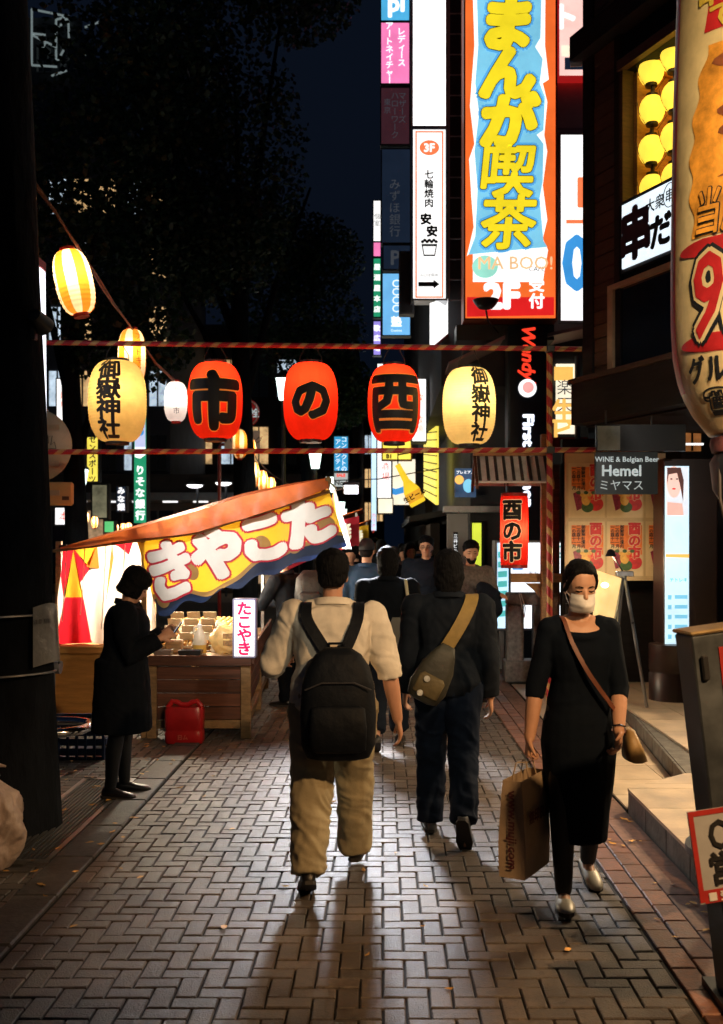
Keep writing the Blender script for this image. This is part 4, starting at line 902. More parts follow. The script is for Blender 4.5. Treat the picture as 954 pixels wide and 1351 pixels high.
bd = part('menu_board', MB().prism([P(786, 752, 9.35), P(822, 764, 9.6), P(808, 836, 9.45), P(782, 838, 9.25)], (.0, .03, 0)), mat('menu_paper', (.75, .6, .38), .6, em=((1, .66, .24), .95), noise=(3, .35)), ms)  # sheet glows by itself in place of lamp light falling on it
part('board_edge', MB().tube([P(822, 763, 9.57), P(808, 838, 9.42)], .014, 8), STEEL, ms)
part('lamp', MB().ell(P(798, 772, 9.22), (.035, .035, .025)), mat('easel_lamp', (1, .8, .5), .3, em=((1, .72, .32), 14)), ms, smooth=True)
L = bpy.data.lights.new('easel_lamp', 'POINT'); L.energy = 20; L.color = (1, .72, .42); L.shadow_soft_size = .04  # point light added to brighten the posters, with its own added clip fixture
lo = bpy.data.objects.new('easel_lamp', L); C.objects.link(lo); lo.parent = ms; lo.location = P(806, 738, 9.95) - BASE[ms.name]
part('added_clip_lamp', MB().lathe([(.012, .07), (.03, .06), (.055, 0), (.05, 0), (.02, .05)], 16, P(806, 734, 9.95)).tube([P(806, 730, 9.95), P(824, 757, 9.64)], .006, 6), BLACKM, ms, smooth=True)
hs = thing('wine_bar_sign', 'dark hanging acrylic wine bar sign with pale lettering', 'sign', P(825, 652, 9.4))
Yh = 9.4
part('panel', MB().b2(PX(786, Yh), PX(868, Yh), Yh, Yh + .06, PZ(652, Yh), PZ(596, Yh)), mat('sign_teal_black', (.012, .024, .028), .25, noise=(2, .3)), hs)
part('upper_panel', MB().b2(PX(787, Yh), PX(905, Yh), Yh + .005, Yh + .06, PZ(595, Yh), PZ(560, Yh)), mat('sign_black', (.010, .012, .015), .25), hs)
part('mirror_patch', MB().b2(PX(788, Yh), PX(818, Yh), Yh - .006, Yh + .004, PZ(594, Yh), PZ(562, Yh)), mat('frosted_patch', (.42, .52, .53), .4, noise=(2.5, .5)), hs)
GPL = mat('pale_letters', (.65, .72, .72), .4, em=((.6, .72, .74), .45), noise=(3, .35), sample=False)
for st, x, y, sz, bo in (('WINE & Belgian Beer', 827, 607, 9.6, .015), ('Hemel', 820, 621, 20, .03), ('ミヤマス', 820, 640, 15, 0)):
    part('lettering', text_mb(st, sz * Yh / F, front(PX(x, Yh), PZ(y, Yh), Yh), bold=bo, lift=.005), GPL, hs, fix=False)
part('hanger', MB().tube([(PX(800, Yh), Yh + .03, PZ(560, Yh)), (PX(800, Yh), Yh + .03, 2.9)], .01, 6).tube([(PX(860, Yh), Yh + .03, PZ(560, Yh)), (PX(860, Yh), Yh + .03, 2.9)], .01, 6), BLACKM, hs)
YD = 9.9
dc = thing('digital_column', 'slim glowing advert screen on a round dark pedestal', 'screen', (PX(890, YD), YD + .1, .145))
part('pedestal', MB().lathe([(.22, .146), (.22, .40), (.212, .41), (.212, .43), (.22, .44), (.22, .69), (.16, .70)], 32, (PX(891, YD), YD + .12, 0)), mat('pedestal', (.03, .016, .014), .35, noise=(6, .3)), dc, smooth=True)
part('housing', MB().b2(PX(876, YD), PX(948, YD), YD + .02, YD + .4, .69, PZ(604, YD), bev=.01), mat('housing', (.028, .014, .012), .4, noise=(3, .3)), dc)
sc_ = part('screen', MB().b2(PX(878, YD), PX(909, YD), YD, YD + .019, PZ(857, YD), PZ(615, YD)), glow('screen', (.62, .86, .98), 1.15), dc)
shape(sc_, [(878, 731), (909, 731), (909, 736), (878, 735)], YD, .003, GAM)
shape(sc_, [(878, 616), (908, 616), (908, 680), (879, 680)], YD, .003, glow('photo_bg', (.80, .85, .92), 1.0, sample=False))
shape(sc_, disc(889, 636, 10, 21), YD, .005, glow('skin_tone', (.95, .62, .52), .95, sample=False)); shape(sc_, [(880, 617), (898, 617), (902, 634), (901, 662), (897, 640), (893, 624), (882, 626), (880, 640)], YD, .007, glow('hair_tone', (.16, .06, .05), .5, sample=False))
shape(sc_, [(880, 662), (900, 664), (902, 680), (880, 680)], YD, .006, glow('blouse', (.95, .55, .45), .9, sample=False))
for (ex, ey) in ((885.5, 632), (893, 632)): shape(sc_, disc(ex, ey, 1.6, .9, 10), YD, .008, INK)
shape(sc_, disc(889, 645, 2.6, 1.1, 10), YD, .008, GRED)
shape(sc_, disc(893, 700, 8, 14), YD, .004, GLB)
part('lettering', text_mb('テトレキ', 6 * YD / F, front(PX(895, YD), PZ(765, YD), YD), lift=.005, bold=.02), GTEAL, sc_, fix=False)
for k in range(5):
    y = 785 + k * 13
    shape(sc_, [(881, y), (886, y), (886, y + 6), (881, y + 6)], YD, .004, GBL); shape(sc_, [(890, y), (907, y), (907, y + 5), (890, y + 5)], YD, .004, GBL)
# ------------------------------------------------------------------ takoyaki stall
YS_ = 8.75
stl = thing('takoyaki_stall', 'wooden food stall with orange roof tarp and yellow side banner', 'stall', (-1.6, YS_, 0))
def bend(y): return -.062 * (y - YS_)               # the stall stands slightly askew to the street
def sbox(x0, x1, y0, y1, z0, z1, bev=.004):
    return MB().b2(x0, x1, y0, y1, z0, z1, bev=bev).xf(lambda v: (v.x + bend(v.y), v.y, v.z))
xl_, xr_ = -2.02, -1.13; zc = .70; yb_ = 11.9
OLDW = mat('stall_wood', (.26, .16, .075), .6, noise=(4, .45), bump=(30, .3), stretch=(3, 3, 8), rnd=.2)
for (x, y) in ((xl_, YS_), (xr_ - .085, YS_), (xr_ - .085, yb_ - .09), (xl_, yb_ - .09), (xr_ - .085, 10.3)):
    part('leg', sbox(x, x + .085, y, y + .085, 0, zc - .06), OLDW, stl)
part('counter_edge', sbox(xl_ + .02, xr_ + .01, YS_ - .03, YS_ - .004, zc - .075, zc + .012), RWOOD, stl)
part('counter_edge', sbox(xr_ + .011, xr_ + .035, YS_ - .02, yb_, zc - .06, zc + .10), RWOOD, stl)
part('counter_top', sbox(xl_, xr_ + .01, YS_ - .003, yb_, zc - .058, zc), OLDW, stl)
for k in range(4): part('front_board', sbox(xl_ + .087, xr_ - .087, YS_ + .02, YS_ + .04, .16 + k * .115, .268 + k * .115, .002), RWOOD, stl)
part('foot_rail', sbox(xl_ + .087, xr_ - .087, YS_ + .01, YS_ + .06, .085, .155), OLDW, stl)
for k in range(3): part('side_board', sbox(xr_ - .03, xr_ - .01, YS_ + .09, yb_ - .09, .30 + k * .11, .40 + k * .11, .002), RWOOD, stl)
part('side_rail', sbox(xr_ - .05, xr_ - .005, YS_ + .09, yb_ - .09, .13, .20), OLDW, stl)
part('roof_post', sbox(xl_ - .05, xl_ - .005, YS_ + .02, YS_ + .065, 0, PZ(705, YS_)), OLDW, stl)
part('roof_post', sbox(PX(438, YS_) - .5, PX(438, YS_) - .46, yb_ - .2, yb_ - .16, zc, 2.15), STEEL, stl)
part('roof_post', sbox(xr_ - .04, xr_ - .005, 11.0, 11.035, zc, 1.95), STEEL, stl)
# roof tarp: near edge hangs as a loose flap, the sheet runs back
TARP = mat('orange_tarp', (.70, .17, .04), .5, transl=.35, noise=(2.5, .3), bump=(5, .6, .03))
topl = [(80, 722), (140, 706), (200, 691), (260, 674), (320, 655), (380, 641), (432, 631)]
botl = [(80, 724), (140, 717), (200, 710), (260, 701), (320, 686), (380, 664), (434, 645)]
def interp(pl, u):
    x = u * (len(pl) - 1); i = min(int(x), len(pl) - 2); t = x - i
    return (pl[i][0] + (pl[i + 1][0] - pl[i][0]) * t, pl[i][1] + (pl[i + 1][1] - pl[i][1]) * t)
def flap(u, v):
    a, b = interp(topl, u), interp(botl, u); y = YS_ - .12 - .03 * v + .018 * math.sin(u * 23 + v) + .012 * math.sin(u * 61 - v * 2) * v
    return P(a[0] + (b[0] - a[0]) * v, a[1] + (b[1] - a[1]) * v + 1.2 * math.sin(u * 17) * v, y)
def roof(u, v):
    a = interp(topl, u); p = P(a[0], a[1], YS_ - .12); y = YS_ - .12 + v * 3.5
    return Vector((p.x + bend(y), y, p.z + .03 * math.sin(v * 9 + u * 3) - .05 * math.sin(math.pi * v) * (.3 + u)))
part('roof_tarp', MB().grid(roof, 24, 20), TARP, stl, smooth='all')
part('tarp_flap', MB().grid(flap, 60, 6), TARP, stl, smooth='all')
part('roof_pole', MB().tube([P(70, 727, YS_ - .06), P(260, 703, YS_ - .06), P(436, 648, YS_ - .06)], .014, 8), OLDW, stl, smooth=True)
part('roof_pole', MB().tube([P(434, 640, YS_ - .06), P(434, 640, YS_ - .06) + Vector((bend(12.3) * 1, 3.4, 0))], .014, 8), OLDW, stl, smooth=True)
part('roof_knot', MB().ell(P(433, 634, YS_ - .12), (.03, .03, .035)).tube([P(433, 634, YS_ - .12), P(444, 645, YS_ - .1)], .008, 6), mat('rope', (.35, .25, .12), .8, noise=(30, .4)), stl, smooth=True)
# side banner
CL = dict(transl=.3, bump=(6, .35, .02))
BYEL = mat('banner_yellow', (.80, .47, .02), .65, noise=(2.5, .14), **CL); BBLU = mat('banner_blue', (.004, .014, .055), .65, noise=(4, .3), **CL); BTAN = mat('banner_tan', (.33, .20, .06), .65, noise=(4, .2), **CL)
BWHT = mat('banner_white', (.86, .83, .80), .65, noise=(3, .1), **CL); BRD = mat('banner_red', (.55, .02, .05), .65, noise=(3, .1), **CL)
BTL, BTR, BBR, BBL = (181, 715), (433, 645), (456, 716), (208, 806)
def BQ(u, v, l=0.0):
    x = (BTL[0] * (1 - u) + BTR[0] * u) * (1 - v) + (BBL[0] * (1 - u) + BBR[0] * u) * v
    y = (BTL[1] * (1 - u) + BTR[1] * u) * (1 - v) + (BBL[1] * (1 - u) + BBR[1] * u) * v
    y += 3.0 * math.sin(math.pi * u) * (1 - v) * .8 + 2.2 * v * math.sin(u * 31)
    return P(x, y, YS_ - .02 + .035 * v * math.sin(u * 9 + 1) + .012 * math.sin(u * 26 + v * 4) - .05 * v - l)
bnn = part('side_banner', MB().grid(lambda u, v: BQ(u, v), 80, 24), BYEL, stl, smooth='all')
def bsh(name, fn, nu, nv, l, m): return part(name, MB().grid(lambda i, j: BQ(*fn(i, j), l), nu, nv), m, bnn, smooth='all')
wave = lambda u: .90 - .10 * math.sin(u * 7.2 + 2.4) - .05 * math.sin(u * 15)
bsh('blue_wave_border', lambda i, j: (i, wave(i) + (1.06 + .035 * math.sin(i * 34) - wave(i)) * j), 80, 6, .005, BBLU)
bsh('tan_wave', lambda i, j: (i, wave(i) - .07 + .07 * j), 80, 2, .004, BTAN)
for (u0, v0, r0) in ((.045, .86, .055), (.60, .56, .07), (.93, .62, .08), (.22, .62, .06), (.75, .80, .05)):
    mbq_ = MB(); pts = []
    for k in range(25):
        a = R(k * 15 - 40); pts.append((u0 + r0 * math.cos(a) * .62, v0 + r0 * 2.1 * math.sin(a)))
    mbq_.add([BQ(u0, v0, .0065)] + [BQ(x, y, .0065) for x, y in pts], [(0, k + 1, k + 2) for k in range(24)]); part('tan_swirl', mbq_, BTAN, bnn)
BW_, BH_ = 252.0, 94.0
def BT2(cu, cv): return lambda u, v, l: BQ(cu + u / BW_, cv - v / BH_ , l)
for ch, cu_, cv_, sz, ro in (('き', .125, .50, 84, 0), ('や', .37, .47, 82, 0), ('こ', .615, .47, 80, 0), ('た', .855, .43, 82, 0)):
    for bold, m, l in ((.108 - .024 * (ch == 'き'), BRD, .009), (.074 - .024 * (ch == 'き'), BWHT, .014)):
        part('lettering', text_mb(ch, sz, BT2(cu_, cv_), bold=bold, lift=l, ref=9, dirs=14, step=.0002, shear=.08, sx=.80), m, bnn, fix=False)
for k in range(9):
    u = .03 + k * .118; part('banner_tab', MB().prism([BQ(u - .012, -.14, .0), BQ(u + .012, -.14, .0), BQ(u + .012, .03, .004), BQ(u - .012, .03, .004)], (0, -.004, 0)), BTAN, bnn)
part('banner_cord', MB().tube([BQ(k / 30, -.07 - .03 * math.sin(k), .006) for k in range(31)], .005, 5), CABLE, bnn)
# front banner hanging along the street side, seen edge-on
fbn = MB(); fb2 = MB()
def FB(u, v):
    y = YS_ + .02 + u * 3.0; a = P(434, 641, YS_); return Vector((a.x + .05 + bend(y) + .03 * math.sin(u * 40) * (.3 + v) + .11 * v, y, a.z - .02 - .52 * v))
for k in range(8): part('front_banner_gore', MB().grid(lambda i, j: FB((k + i) / 8, j), 6, 6), (BWHT, BRD, BYEL, BRD)[k % 4], stl, smooth='all')
# lamps under the roof
def bulb(par, loc, e, col=(1, .86, .62), r=.045):
    b = part('lamp_bulb', MB().ell(loc, (.035, .035, .05), 12, 8).tube([Vector(loc) + Vector((0, 0, .045)), Vector(loc) + Vector((0, 0, .20))], .01, 6), mat('stall_bulb', (1, .95, .8), .3, em=((1, .88, .62), 12), sample=False), par, smooth=True)
    L = bpy.data.lights.new('stall_lamp', 'POINT'); L.energy = e; L.color = col; L.shadow_soft_size = r
    lo = bpy.data.objects.new('stall_lamp', L); C.objects.link(lo); lo.parent = b; lo.location = Vector(loc) - BASE[par.name] - Vector((0, 0, .07))
bulb(stl, (-1.78, 9.5, 1.50), 90); bulb(stl, (-1.75, 10.5, 1.60), 70); bulb(stl, (-2.50, 9.95, 1.48), 110); bulb(stl, (-1.7, 11.5, 1.66), 24)
# work light added on the street-side roof corner to brighten the paving
wl = part('added_work_light', MB().box((-.30, 9.75, 2.20), (.16, .06, .11), Euler((R(25), 0, 0)), bev=.01).tube([(-.30, 9.80, 2.22), (-.46, 9.95, 2.19)], .012, 6), BLACKM, stl)
part('lens', MB().box((-.30, 9.714, 2.183), (.13, .006, .085), Euler((R(25), 0, 0))), mat('added_work_lens', (1, 1, 1), .3, em=((.92, .96, 1), 6), sample=False), wl)
L = bpy.data.lights.new('added_work_lamp', 'SPOT'); L.energy = 3000; L.color = (.90, .93, 1); L.spot_size = R(50); L.spot_blend = 1.0; L.shadow_soft_size = .32
lo = bpy.data.objects.new('added_work_lamp', L); C.objects.link(lo); lo.parent = wl; lo.location = Vector((-.30, 9.66, 2.17)) - BASE[stl.name]
lo.rotation_euler = (Vector((-.25, 7.0, 0)) - Vector((-.30, 9.66, 2.17))).to_track_quat('-Z', 'Y').to_euler()
# little lightbox with red hiragana
def boxsign():
    Y = YS_ - .035; t = thing('takoyaki_lightbox', 'small white lit box with pink vertical hiragana on the counter', 'sign', P(325, 868, Y))
    a, b = P(308, 791, Y), P(337, 867, Y)
    part('case', MB().b2(a.x, b.x, Y + .004, Y + .10, b.z, a.z), glow('lightbox_side', (.8, .8, 1), .8), t)
    f = part('face', MB().b2(a.x + .008, b.x - .008, Y - .002, Y + .003, b.z + .008, a.z - .008), GW, t)
    part('rim', MB().b2(a.x - .006, a.x + .008, Y - .006, Y + .1, b.z, a.z).b2(b.x - .008, b.x + .006, Y - .006, Y + .1, b.z, a.z).b2(a.x, b.x, Y - .006, Y + .1, a.z - .002, a.z + .008).b2(a.x, b.x, Y - .006, Y + .1, b.z - .006, b.z + .008), mat('rim_violet', (.3, .3, .5), .4), t)
    part('lettering', text_mb('たこやき', 19 * Y / F, front((a.x + b.x) / 2, (a.z + b.z) / 2, Y - .002), vertical=True, bold=.045, pitch=.93, lift=.003, sx=1.1), glow('crimson', (.75, .01, .12), .9, sample=False), f, fix=False)
boxsign()
# goods on the counter
GOLD = mat('batter_ball', (.72, .42, .13), .45, noise=(25, .45)); PLST = mat('milky_plastic', (.80, .74, .60), .3, transl=.35, noise=(4, .1)); TRAY = mat('foam_tray', (.82, .76, .60), .5, noise=(9, .1))
gr_ = thing('takoyaki_griddle', 'black griddle plate full of golden octopus balls', 'griddle', (-1.75, 10.2, zc))
part('plate', sbox(-1.96, -1.36, 9.78, 10.9, zc + .13, zc + .17), BLACKM, gr_); part('burner', sbox(-1.92, -1.40, 9.8, 10.85, zc + .002, zc + .129), STEEL, gr_)
balls = MB()
for i in range(11):
    for j in range(20):
        x, y = -1.93 + i * .054, 9.79 + j * .056; balls.ell((x + bend(y) + random.gauss(0, .002), y, zc + .182), (.023, .023, .021), 8, 5)
bo = part('octopus_balls', balls, GOLD, gr_, smooth='all'); bo['kind'] = 'stuff'
for i, (x, y, n) in enumerate(((-1.44, 9.20, 5), (-1.30, 9.62, 7), (-1.38, 9.42, 6), (-1.22, 9.8, 5), (-1.24, 10.3, 6), (-1.28, 10.8, 4))):
    mb = MB()
    for q in range(n):
        z = zc + .002 + q * .018; mb.loft([[(x + bend(y) + sx * (.065 + g), y + sy * (.10 + g), z + h) for sx, sy in ((-1, -1), (1, -1), (1, 1), (-1, 1))] for g, h in ((-.012, 0), (.0, .022), (-.004, .022), (-.016, .004))])
    single('foam_tray_stack', mb, TRAY, 'stack of pale foam trays on the stall counter, %s from the near left' % (ordn + ['sixth'])[i], 'tray stack', (x, y, zc), 'foam tray stacks on the counter')
kproto = None
rwn = ['front', 'second', 'third', 'back']; cln = ['left', 'middle', 'right']
for r in range(4):
    for q in range(3):
        loc = Vector((-1.90 + q * .155 + bend(9.3), 9.24 + r * .12, zc + .05 + r * .055))
        if kproto is None:
            kproto = t = thing('food_pack', '', 'food pack', loc, local=True)
            part('tray', MB().loft([[(sx * (.066 + g), sy * (.052 + g), h) for sx, sy in ((-1, -1), (1, -1), (1, 1), (-1, 1))] for g, h in ((-.01, 0), (0, .024), (-.004, .024), (-.013, .004))]), TRAY, t)
            for k in range(6): part('ball', MB().ell((-.04 + .04 * (k % 3), -.02 + .04 * (k // 3), .026), (.019, .019, .018), 10, 6), GOLD, t, smooth='all')
            part('lid', MB().b2(-.062, .062, .053, .057, .01, .10), PLST, t)
        else: t = copy_tree(kproto); t.location = loc
        t.rotation_euler = (R(24), 0, R(random.uniform(-4, 4)))
        t['label'] = 'foam pack of octopus balls on the sloped display, %s row, %s' % (rwn[r], cln[q]); t['group'] = 'food packs on the stall display'
single('display_board', MB().prism([(-2.0, 9.16, zc + .012), (-1.48, 9.16, zc + .012), (-1.48, 9.68, zc + .232), (-2.0, 9.68, zc + .232)], (0, .012, -.011)), OLDW, 'sloped wooden display board under the food packs', 'display board', (-1.75, 9.4, zc))
jug = thing('plastic_jug', 'milky plastic jug with a loop handle on the counter', 'jug', (-1.60, 8.95, zc)); jx, jy = -1.60, 8.95
part('body', MB().loft([[(jx + w * math.cos(R(k * 20 + 10)) ** 1, jy + d * math.sin(R(k * 20 + 10)), zc + z) for k in range(18)] for w, d, z in ((.052, .045, .002), (.058, .05, .012), (.058, .05, .12), (.050, .044, .17), (.034, .03, .20), (.016, .016, .235))]), PLST, jug, smooth=True)
part('handle', MB().tube([(jx - .035, jy, zc + .15), (jx - .055, jy, zc + .19), (jx - .045, jy, zc + .235), (jx - .01, jy, zc + .245)], .011, 8), PLST, jug, smooth=True)
part('cap', MB().lathe([(.02, .236), (.021, .262), (.001, .263)], 16, (jx, jy, zc)), WHITEP, jug, smooth=True)
part('liquid_band', MB().loft([[(jx + w * math.cos(R(k * 20 + 10)), jy + d * math.sin(R(k * 20 + 10)), zc + z) for k in range(18)] for w, d, z in ((.0588, .0508, .012), (.0588, .0508, .085))], cap=False), mat('oil', (.55, .32, .06), .3), jug, smooth=True)
bgm = MB()
def bag(u, v):
    a = u * 2 * math.pi; r = .135 * (math.sin(math.pi * min(max(v, .04), .96)) ** .35); return Vector((-1.385 + r * math.cos(a) * (1 + .06 * math.sin(5 * a + 7 * v)), 9.0 + .085 * (r / .135) * math.sin(a), zc + .004 + .24 * v + .012 * math.sin(3 * a + 9 * v)))
bgm.grid(bag, 40, 20)
bgt = thing('flour_bag', 'bulging translucent flour bag with printed labels on the counter', 'bag', (-1.385, 9.0, zc))
part('film', bgm, mat('bag_film', (.80, .60, .26), .3, transl=.35, noise=(7, .25), bump=(14, .6, .02)), bgt, smooth='all')
for z in (.10, .16): part('printed_label', MB().grid(lambda i, j: Vector((-1.37 + .11 * (i - .2), 9.0 - .0905 + .04 * (i - .3) ** 2, zc + z - .02 + .045 * j)), 6, 2), mat('label_brown', (.28, .15, .05), .5, noise=(60, .7)), bgt)
for i, (x, y, w, m) in enumerate(((-1.90, 8.86, .16, STEEL), (-1.66, 8.84, .2, BLACKM))):
    single('metal_pan', MB().loft([[(x + sx * (w / 2 + g), y + sy * (.06 + g), zc + z) for sx, sy in ((-1, -1), (1, -1), (1, 1), (-1, 1))] for g, z in ((-.01, .002), (0, .05), (-.004, .05), (-.014, .008))]), m, ('bright steel pan at the left end of the counter', 'dark pan in front of the plastic jug')[i], 'pan', (x, y, zc))
single('dish_box', sbox(-1.9, -1.75, 9.0, 9.1, zc + .002, zc + .12, .01), OLDW, 'small wooden box behind the pans on the counter', 'box', (-1.85, 9.1, zc))
# red fuel can
rc = thing('fuel_can', 'red plastic fuel can standing before the stall', 'fuel can', (PX(243, 8.62), 8.62, 0)); cx_ = PX(244, 8.6)
RPL = mat('red_plastic', (.40, .012, .016), .32, noise=(5, .2), bump=(4, .2))
def rr(w, d, z, n=28, p=5.0):
    o = []
    for k in range(n):
        a = 2 * math.pi * k / n; c_, s_2 = math.cos(a), math.sin(a)
        o.append((cx_ + w * math.copysign(abs(c_) ** (2 / p), c_), 8.6 + d * math.copysign(abs(s_2) ** (2 / p), s_2), z))
    return o
part('body', MB().loft([rr(.150, .075, -.003), rr(.160, .085, .015), rr(.160, .085, .09), rr(.155, .081, .10), rr(.155, .081, .115), rr(.160, .085, .125), rr(.160, .085, .27), rr(.150, .075, .30)]), RPL, rc, smooth=True)
part('handle', MB().tube([(cx_ - .145, 8.6, .285), (cx_ - .105, 8.6, .345), (cx_ - .06, 8.6, .335), (cx_ - .03, 8.6, .315), (cx_ + .03, 8.6, .315), (cx_ + .06, 8.6, .335), (cx_ + .1, 8.6, .345), (cx_ + .14, 8.6, .30)], .022, 10), RPL, rc, smooth=True)
part('cap', MB().lathe([(.03, .298), (.032, .33), (.001, .334)], 16, (cx_ + .01, 8.62, 0)), RPL, rc, smooth=True)
part('emblem', text_mb('日ム', .045, front(cx_ + .0, .055, 8.513), bold=.04, lift=.003), mat('emboss', (.6, .12, .1), .4), rc, fix=False)

# ------------------------------------------------------------------ booth with striped curtain
cb = thing('curtain_booth', 'booth with red, white and yellow curtains over a plywood counter', 'booth', (-2.7, 9.3, 0))
YC = 9.35
RC, WC, YC_, OC = [mat('curtain_' + n, c, .7, transl=.55, noise=(3, .12), bump=(7, .4, .02)) for n, c in (('red', (.62, .015, .03)), ('white', (.80, .72, .64)), ('yellow', (.78, .40, .03)), ('orange', (.75, .18, .03)))]
polys = [([(84, 722), (97, 724), (84, 788), (80, 760)], RC), ([(97, 724), (110, 788), (86, 788)], YC_), ([(86, 788), (110, 788), (121, 848), (72, 850)], RC), ([(97, 724), (84, 722), (128, 717), (118, 748)], YC_), ([(97, 724), (118, 752), (105, 770)], RC), ([(105, 770), (118, 752), (128, 800), (121, 848), (110, 788)], WC),
         ([(128, 717), (131, 750), (113, 748)], OC), ([(131, 750), (128, 717), (148, 716), (143, 760)], WC), ([(148, 716), (150, 736), (139, 800), (143, 760)], OC), ([(118, 752), (131, 750), (143, 760), (139, 800), (136, 850), (121, 848), (128, 800)], WC), ([(148, 716), (176, 714), (170, 732), (158, 722)], RC), ([(148, 716), (158, 722), (170, 732), (176, 714), (184, 713), (205, 805), (205, 850), (136, 850), (139, 800), (150, 736)], WC), ([(80, 760), (86, 788), (72, 850), (68, 846)], WC)]
for i, (pl, m) in enumerate(polys):
    mb = MB(); n = len(pl); cxp = sum(p[0] for p in pl) / n; cyp = sum(p[1] for p in pl) / n
    def fold(x, y): return P(x, y, YC + .05 * math.sin(x * .19) * (y - 700) / 150 + i * .0012)
    vs = [(cxp, cyp)] + pl; fs2, ts2 = refine(vs, [(0, k + 1, (k + 1) % n + 1) for k in range(n)], 5)
    mb.add([fold(x, y) for x, y in fs2], ts2); part('curtain_gore', mb, m, cb, smooth='all', fix=False)
part('curtain_rail', MB().tube([P(78, 721, YC), P(190, 713, YC)], .013, 8), BLACKM, cb)
for x in (88, 112, 140, 165): part('cord', MB().tube([P(x, 718, YC - .04), P(x - 3, 780, YC - .06), P(x - 6, 820 + 10 * math.sin(x), YC - .05)], .004, 5), WHITEP, cb)
for px in (76, 200): part('post', MB().b2(PX(px, 9.4) - .025, PX(px, 9.4) + .025, 9.42, 9.47, -.004, PZ(714, 9.4)), OLDW, cb)
PLY = mat('plywood', (.50, .27, .08), .55, noise=(3, .3), bump=(20, .2), stretch=(1, 1, 6))
part('counter_panel', MB().b2(PX(74, 9.2), PX(132, 9.2), 9.18, 9.21, .12, PZ(862, 9.2)), PLY, cb)
part('counter_side', MB().b2(PX(132, 9.2) + .002, PX(133, 9.2) + .02, 9.18, 9.8, .05, PZ(862, 9.2)), OLDW, cb)
part('counter_shelf', MB().b2(PX(72, 9.2), PX(150, 9.2), 9.14, 9.9, PZ(862, 9.2) + .002, PZ(852, 9.2), bev=.008), PLY, cb)
part('base_box', MB().b2(PX(74, 9.2), PX(140, 9.2), 9.213, 9.9, -.004, .55), DARKW, cb)
single('storage_box', MB().box((PX(122, 8.9), 8.95, .46), (.12, .2, .26), bev=.01), DARKW, 'dark box against the plywood counter behind the coat woman', 'box', (PX(122, 8.9), 8.95, .33)) if False else None
# blue crate
Yk = 7.9
ck = thing('blue_crate', 'dark blue plastic crate under the chrome rail', 'crate', (PX(108, Yk), Yk, 0)); BC = mat('crate_blue', (.012, .035, .10), .4, noise=(5, .2))
x0, x1 = PX(76, Yk), PX(138, Yk)
part('base', MB().b2(x0, x1, Yk, Yk + .42, -.002, .02), BC, ck)
for k in range(4):
    part('side_slat', MB().b2(x0, x1, Yk - .003, Yk + .014, .03 + k * .075, .085 + k * .075, bev=.004), BC, ck); part('side_slat', MB().b2(x1 - .014, x1 + .003, Yk + .02, Yk + .42, .03 + k * .075, .085 + k * .075, bev=.004), BC, ck)
for k in range(6): part('rib', MB().b2(x0 + (x1 - x0 - .02) * k / 5, x0 + .02 + (x1 - x0 - .02) * k / 5, Yk - .010, Yk + .012, 0, .325), BC, ck)
part('rim', MB().b2(x0 - .008, x1 + .008, Yk - .013, Yk + .02, .327, .355, bev=.005).b2(x1 - .02, x1 + .008, Yk + .021, Yk + .42, .327, .355), BC, ck)
# chrome guard rail
cr = thing('chrome_rail', 'bent chrome guard rail sticking out behind the dark trunk', 'guard rail', (-2.5, 7.0, 0))
zc1 = PZ(958, 7.0)
part('loop', MB().tube([(-2.75, 6.75, zc1), (-2.3, 6.72, zc1), (-2.1, 6.75, zc1), (-2.02, 6.84, zc1), (-2.0, 6.98, zc1), (-2.05, 7.13, zc1), (-2.16, 7.2, zc1), (-2.4, 7.22, zc1), (-2.75, 7.2, zc1)], .032, 14), CHROME, cr, smooth=True)
for x, y in ((-2.62, 6.74), (-2.62, 7.2)): part('post', MB().tube([(x, y, -.004), (x, y, zc1)], .03, 12), CHROME, cr, smooth=True)
part('stub_pipe', MB().tube([(-2.33, 6.9, .84), (-2.17, 6.9, .83)], .045, 12), STEEL, cr, smooth=True)

# ------------------------------------------------------------------ near trunk on the left, bag, light, round sign backs
BARK = mat('bark', (.006, .008, .012), .9, spec=.1, noise=(7, .5), bump=(16, .8, .03), stretch=(1, 1, .35))
def trunk_mesh(base, h, r0, r1, n=20, wob=.05, seg=14):
    mb = MB(); rings = []
    for i in range(seg + 1):
        t = i / seg; r = r0 + (r1 - r0) * t ** .7 + (.16 * r0 * max(0, 1 - t * 8)); c = Vector(base) + Vector((wob * math.sin(t * 5), wob * math.cos(t * 4) - wob, h * t))
        rings.append([c + Vector((r * (1 + .06 * math.sin(3 * a * 1.0 + t * 9) + .03 * math.sin(7 * a + 4 * t)) * math.cos(a), r * (1 + .06 * math.sin(3 * a + t * 9) + .03 * math.sin(7 * a + 4 * t)) * math.sin(a), 0)) for a in [2 * math.pi * k / n for k in range(n)]])
    mb.loft(rings); return mb
def crown_mesh(centers, n, leaf=.07):
    vs, fs = [], []
    for _ in range(n):
        c, r = random.choice(centers); d = Vector((random.gauss(0, 1), random.gauss(0, 1), random.gauss(0, 1))).normalized() * (random.random() ** .45)
        p = Vector(c) + Vector((d.x * r[0], d.y * r[1], d.z * r[2])); a = Vector((random.gauss(0, 1), random.gauss(0, 1), random.gauss(0, .6))).normalized(); b = a.orthogonal(); b.rotate(Matrix.Rotation(random.uniform(0, 6.28), 3, a))
        L_ = leaf * random.uniform(.6, 1.3); o = len(vs); w = b * L_ * .36
        vs += [p - a * L_ * .55, p + w + Vector((0, 0, .01)), p + a * L_ * .6, p - w]; fs.append((o, o + 1, o + 2, o + 3))
    mb = MB(); mb.add(vs, fs); return mb
